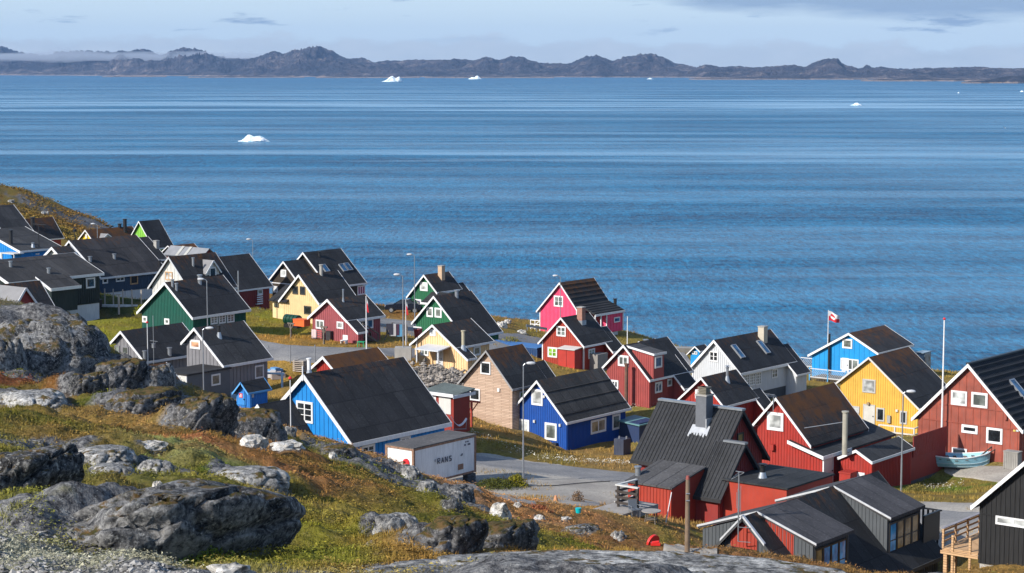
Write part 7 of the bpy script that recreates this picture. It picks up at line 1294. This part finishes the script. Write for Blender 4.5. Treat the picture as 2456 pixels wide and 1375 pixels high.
    h = HS['dorm']; x = h.xr + .5; y1 = h.len; r = thing('railing', tuple(h.world(h.xr - 2.2, h.len + .8, -h.hr)), 'black slatted terrace railing behind the charcoal house', 'railing', -R(38)); zt = 4.6; m = MB()
    for k in range(5): m.box((k * .3, 0, zt - 1.3), (k * .3 + .12, .05, zt))
    m.box((-.05, -.02, zt + .001), (1.5, .07, zt + .08)); m.box((1.35, -2.0, zt - 1.6), (1.42, -.03, zt)); m.box((1.32, -2.0, zt + .001), (1.46, -.03, zt + .08)); m.box((0, -.03, -1), (.12, -.001, zt)); m.box((1.22, -.03, -1), (1.34, -.001, zt)); m.build('slats', BLACKM, r)
decks()
def clutter():
    g = G(px('C', 1048, 1075)); r = thing('stool', g, 'green wooden stool by the rose house steps', 'stool', R(-20)); GP = paint('stool_green', (.0, .3, .12)); MB().box((-.35, -.25, .5), (.35, .25, .56)).build('seat', GP, r)
    for x in (-.3, .3):
        for y in (-.2, .2): MB().box((x - .03, y - .03, 0), (x + .03, y + .03, .5)).build('leg', GP, r)
    g = G(px('C', 885, 1040)); r = thing('garden_chair', g, 'low white garden chair before the rose house wall', 'chair', R(-30)); MB().box((-.28, -.25, .3), (.28, .25, .35)).build('seat', WHITE, r); MB().box((-.28, .2, .36), (.28, .25, .8)).build('backrest', WHITE, r)
    for x in (-.25, .25): MB().box((x - .03, -.2, 0), (x + .03, .2, .3)).build('leg', WHITE, r)
    h = HS['rose']; x, z = h.fp(738, 970, y=.0); o = MB().box((x - .3, -.05, z - .6), (x + .3, .31, z + .45)).box((x - .33, -.08, z + .451), (x + .33, .31, z + .5)).build('utility_cabinet', flat('dark_cabinet', (.03, .03, .035)), loc=tuple(h.world(0, 0, 0)), rz=-R(h.az)); tag(o, 'dark grey cabinet against the rose house wall', 'cabinet')
    for i, (p, c, lb) in enumerate((((1003, 815), (.25, .03, .03), 'dark red box behind the green house with paired gable windows'), ((236, 742), (.015, .015, .018), 'black wheeled bin by the white basement corner'))):
        g = G(p); o = MB().hexa([(-.22, -.25, 0), (.22, -.25, 0), (.22, .25, 0), (-.22, .25, 0), (-.3, -.32, 1.0), (.3, -.32, 1.0), (.3, .32, 1.0), (-.3, .32, 1.0)]).box((-.33, -.36, 1.001), (.33, .36, 1.08)).build('wheeled_bin' if 'bin' in lb else 'crate', flat('bin_paint_%d' % i, c), loc=g, rz=R(-38)); tag(o, lb, 'bin' if 'bin' in lb else 'crate')
    pts = [Vector(G((x, y))) for x, y in ((1288, 1170), (1340, 1168), (1390, 1163), (1440, 1159), (1500, 1156))]; o = MB().tube([p + Vector((0, 0, .12)) - pts[0] for p in pts], .03, 5).build('cable', BLACKM, loc=tuple(pts[0])); tag(o, 'black cable lying across the pale gravel yard', 'cable')
clutter()
def toys():
    def at_g(p): return G(p)
    g = at_g((1387, 1232)); o = MB().cyl((0, 0, .02), (0, 0, .3), .13, .17, 14).build('bucket', flat('bucket_cyan', (.0, .45, .5), .4), loc=g); tag(o, 'turquoise plastic bucket in the brown grass', 'bucket')
    g = at_g((1333, 1205)); r = thing('garden_figure', g, 'small orange tan figurine at the edge of the gravel yard', 'ornament'); OR = paint('terracotta', (.6, .28, .14)); MB().cyl((0, 0, 0), (0, 0, .28), .16, .10, 10).build('body', OR, r); MB().cyl((0, 0, .281), (0, 0, .42), .09, .07, 10).build('head', OR, r)
    g = at_g((1560, 1305)); o = MB().cyl((0, 0, .22), (.08, -.06, .27), .36, n=18).build('sled', flat('toy_red', (.65, .03, .025), .4), loc=g); o.rotation_euler = (R(40), R(20), 0); tag(o, 'round red plastic sled lying in the grass', 'sled')
    g = at_g((1572, 1310)); o = MB().box((-.2, -.1, 0), (.2, .1, .12)).cyl((-.15, 0, .12), (.15, 0, .16), .05).build('toy', flat('toy_red', (.65, .03, .025), .4), loc=g); tag(o, 'small red toy beside the round sled', 'toy')
    w = at(px('I', 1815, 640), 150); m = MB(); n = 8; vs = []
    for i in range(n + 1):
        for j in range(4): u = i / n * 2 - 1; vs.append((u * .62, j * .2, .55 * u * u + .25 - .2 * u * (u < 0)))
    for i in range(n):
        for j in range(3): a = i * 4 + j; m.f.append((a, a + 4, a + 5, a + 1))
    m.v = vs; r = thing('hammock', (w[0], w[1], w[2] - 1.1), 'white sagging hammock beside the red hut', 'hammock', R(10)); o = m.build('cloth', WHITE, r); o.modifiers.new('t', 'SOLIDIFY').thickness = .03; MB().beam((-.6, .3, 0), (.6, .3, 0), .05, .05).beam((-.55, .3, 0), (-.62, .3, .9), .04, .04).beam((.55, .3, 0), (.62, .3, .75), .04, .04).build('stand', STEEL, r)
    # laundry
    a = G(px('E', 75, 850)); b = G(px('E', 300, 870)); r = thing('clothes_line', a, 'clothes line with dark laundry behind the rose house', 'clothes line'); va = Vector(a); vb = Vector(b) - va; zz = 1.7
    MB().beam((0, 0, -.2), (.9, .2, zz), .1, .1).beam((vb.x, vb.y, vb.z - .2), (vb.x, vb.y, vb.z + zz), .1, .1).cyl((.9, .2, zz), (vb.x, vb.y, vb.z + zz), .012, n=5).build('line_posts', TIMBER, r); cs = [(.03, .03, .05), (.5, .5, .52), (.06, .02, .05), (.1, .3, .5), (.12, .13, .15)]
    for i, c in enumerate(cs): t = .28 + i * .13; p = vb * t; MB().box((p.x - .35, p.y - .02, vb.z * t + zz - 1.1 - .1 * (i % 2)), (p.x + .3, p.y + .02, vb.z * t + zz - .02)).build('laundry', paint('laundry%d' % i, c, .9), r)
    # fence posts by the white basement
    for i, X in enumerate((990, 1070, 1160, 1245, 1333)): g = G(px('A', X, 1195 + i * 3), dmin=120); o = MB().box((-.06, -.06, -.3), (.06, .06, 1.9)).build('fence_post', paint('post_pale', (.45, .4, .36)), loc=g); tag(o, ('leftmost', 'second', 'middle', 'fourth', 'rightmost')[i] + ' of the five thin posts before the navy house', 'post', 'thin posts before the navy house')
    g = G(px('A', 1122, 1275), dmin=120); o = MB().box((-.09, -.09, -.3), (.09, .09, 2.2)).box((-.35, -.05, 2.1), (.3, .05, 2.2)).build('clothes_post', paint('post_pale', (.45, .4, .36)), loc=g); tag(o, 'thick pale post on the grass below the navy house', 'post')
    g = G(px('A', 1080, 1205), dmin=120); o = MB().box((-2.6, -.1, 0), (2.6, .1, .28)).build('timber_beam', WHITE, loc=g, rz=R(-6)); tag(o, 'long white beam lying before the white basement', 'beam')
    # chain fence posts at the roadside, junk, pallets
    for (X, Y, T, lb) in ((380, 1222, 1050, 'thin roadside post left of the small red gable'), (612, 1215, 1048, 'thin roadside post right of the stacked pallets'), (168, 1085, 1058, 'short roadside post right of the grey house')): g = G(px('C', X, Y), dmin=120); hh = (Y - T) / 3.93 / F * g[1]; o = MB().cyl((0, 0, -.2), (0, 0, hh), .05, n=8).build('fence_post', STEEL, loc=g); tag(o, lb, 'post', 'roadside posts')
    g = G(px('C', 475, 1300), dmin=120); r = thing('pallet_stack', g, 'stack of pale pallets by the bend of the road', 'pallets', R(-30))
    for k in range(6): MB().box((-.6, -.4, .02 + k * .17), (.6, .4, .08 + k * .17)).box((-.55, -.35, .08 + k * .17), (-.4, .35, .14 + k * .17)).box((.4, -.35, .08 + k * .17), (.55, .35, .14 + k * .17)).build('pallet', paint('pallet_wood', (.42, .36, .3)), r)
    for i, (X, Y, c) in enumerate(((225, 1345, (.6, .6, .62)), (260, 1360, (.35, .3, .28)), (235, 1320, (.12, .3, .55)))): g = G(px('C', X, Y), dmin=120); o = MB().box((-.6, -.4, -.1), (.6, .4, .4)).box((-.3, -.5, .4), (.2, .3, .55)).build('scrap_pile', paint('scrap%d' % i, c), loc=g, rz=R(20 * i)); tag(o, ('white', 'brown', 'blue')[i] + ' scrap heap between the grey and bright blue houses', 'scrap')
    w = at(px('C', 300, 1330), 168); z = float(ground(w[0], w[1])[0]); r = thing('swing_frame', (w[0], w[1], z), 'pale blue timber frame between the grey house and the small red gable', 'frame', R(-10)); MB().box((-.08, -.08, -.3), (.08, .08, w[2] - z + 0)).box((-2.2, -.08, -.3), (-2.04, .08, w[2] - z)).build('post', paint('pale_blue_paint', (.4, .6, .8)), r); MB().box((-2.3, -.07, w[2] - z + .001), (.2, .07, w[2] - z + .14)).build('crossbar', paint('pale_blue_paint', (.4, .6, .8)), r)
    # guard rail by the pink house, small wooden hull at the shore
    a, b = G((1262, 792)), G((1312, 800)); r = thing('guard_rail', a, 'galvanised guard rail at the road end before the pink house', 'guard rail'); v = Vector(b) - Vector(a); MB().beam((0, 0, .55), (v.x, v.y, v.z + .55), .06, .3).build('rail', STEEL, r)
    for t in (.05, .5, .95): MB().box((v.x * t - .06, v.y * t + .05, v.z * t - .4), (v.x * t + .06, v.y * t + .15, v.z * t + .6)).build('post', STEEL, r)
    w = at(px('G', 125, 475), 240); r = thing('rowing_boat', (w[0], w[1], w[2] - .6), 'old grey wooden boat on the shore behind the tiny cyan shed', 'boat', R(-12)); m = MB().hexa([(-1.6, -.3, 0), (1.8, -.3, .2), (1.8, .3, .2), (-1.6, .3, 0), (-2, -.8, .95), (2.2, -.8, 1.0), (2.2, .8, 1.0), (-2, .8, .95)]); m.build('hull', paint('silvered_wood', (.3, .29, .27)), r)
    w = HS['cyan'].world(-1, -3.2, 0); g = G((2330, 1140)); 
toys()
# ---- icebergs and gulls
ICE = None
def ice():
    m, nt, n, l, b = newmat('iceberg_ice'); co = nd(nt, 'ShaderNodeTexCoord').outputs['Object']; f = N_noise(nt, co, .25, 5); l.new(N_ramp(nt, f, [(.38, (.55, .8, .86)), (.55, (.9, .93, .95))]), b.inputs['Base Color']); b.inputs['Roughness'].default_value = .5; b.inputs['Specular IOR Level'].default_value = .3; import bmesh
    for i, (x0, x1, yt, yb, lb, pk) in enumerate(((571,648,320,338,'nearest iceberg, a low double humped floe left of centre',[(-.35,.3,1.0),(.35,.4,.7)]),(916,968,181,196,'largest far iceberg with a leaning split block',[(-.1,.4,.9),(.62,.22,1.1)]),(1123,1156,180,190,'blue tinged far iceberg with a knobbly right end',[(-.5,.4,.45),(.4,.4,1.0)]),(1551,1567,186,190,'tiny flat iceberg below the central hills',[(0,.6,.8)]),(2039,2068,244,252,'low white iceberg alone on the right hand water',[(.1,.5,.8)]),(2446,2456,216,220,'speck of ice at the right edge of the water',[(0,.6,.8)]),(2296,2302,220,223,'tiny speck of ice left of the right edge',[(0,.6,.8)]))):
        w = at(((x0 + x1) / 2, yb), CAMZ * F / (yb - 160)); D = w[1]; W = (x1 - x0) / F * D / 2; Hh = (yb - yt) / F * D; bm = bmesh.new(); bmesh.ops.create_icosphere(bm, subdivisions=5, radius=1); of = Vector((i * 3.1, 2, 1))
        for v in bm.verts:
            p = v.co.copy(); hgt = .25 + sum(a * math.exp(-((p.x - c) / s) ** 2) for c, s, a in pk); n_ = mnoise.fractal(p * 2.2 + of, 1, 2, 5) * .28; z = p.z * hgt * (1 + n_) if p.z > 0 else p.z * .3
            v.co = Vector((p.x * W * (1 + n_ * .15), p.y * W * .6 * (1 + n_ * .6), z * Hh * .72))
        me = bpy.data.meshes.new('iceberg'); bm.to_mesh(me); bm.free(); me.materials.append(m); o = bpy.data.objects.new('iceberg', me); col.objects.link(o); o.location = (w[0], w[1], 0); tag(o, lb, 'iceberg', 'icebergs on the sound')
    for p, D, lb in (((466,428),320,'white gull gliding over the water at left'),((2411,307),300,'white gull gliding near the right edge')):
        w = at(p, D); o = MB().add([(-.75, .1, .05), (-.3, -.1, .2), (0, -.1, .05), (.3, -.1, .2), (.75, .1, .02), (0, .18, .0), (-.3, .12, .17), (.3, .12, .17), (0, -.25, .02), (0, 0, -.1)], [(0, 1, 6), (1, 2, 5, 6), (2, 3, 7, 5), (3, 4, 7), (2, 8, 9), (2, 9, 5)]).build('seagull', FW, loc=tuple(w)); tag(o, lb, 'gull')
ice()
# ---- air and low mist
def air():
    m = bpy.data.materials.new('haze_air'); m.use_nodes = True; nt = m.node_tree; nt.nodes.remove(nt.nodes['Principled BSDF']); v = nd(nt, 'ShaderNodeVolumePrincipled'); v.inputs['Color'].default_value = (.33, .57, 1, 1); v.inputs['Density'].default_value = 3.6e-5; nt.links.new(v.outputs[0], nt.nodes['Material Output'].inputs['Volume'])
    o = MB().box((-9200, -60, -8), (9200, 14600, 330)).build('haze', m); tag(o, kind='stuff')
air()
def mist():
    import bmesh
    bm = bmesh.new(); bmesh.ops.create_icosphere(bm, subdivisions=5, radius=1); of = Vector((3.3, 1, 7))
    for v in bm.verts:
        p = v.co.copy(); n_ = mnoise.fractal(Vector((p.x * 5, p.y * 1.5, p.z * .8)) + of, 1, 2, 4) * .55; v.co = Vector((p.x * 1050, p.y * 300, p.z * 26 * (1 + n_ * 1.2) + n_ * 10))
    me = bpy.data.meshes.new('fog'); bm.to_mesh(me); bm.free(); m = bpy.data.materials.new('low_mist'); m.use_nodes = True; nt = m.node_tree; nt.nodes.remove(nt.nodes['Principled BSDF']); v = nd(nt, 'ShaderNodeVolumePrincipled'); v.inputs['Color'].default_value = (.80, .88, 1, 1); v.inputs['Density'].default_value = .0028; nt.links.new(v.outputs[0], nt.nodes['Material Output'].inputs['Volume'])
    me.materials.append(m); o = bpy.data.objects.new('fog', me); col.objects.link(o); o.location = ((230 - 1228) / F * 10900, 10900, 100); tag(o, 'strip of low mist lying across the hills at the far left', 'mist', kind='stuff')
mist()
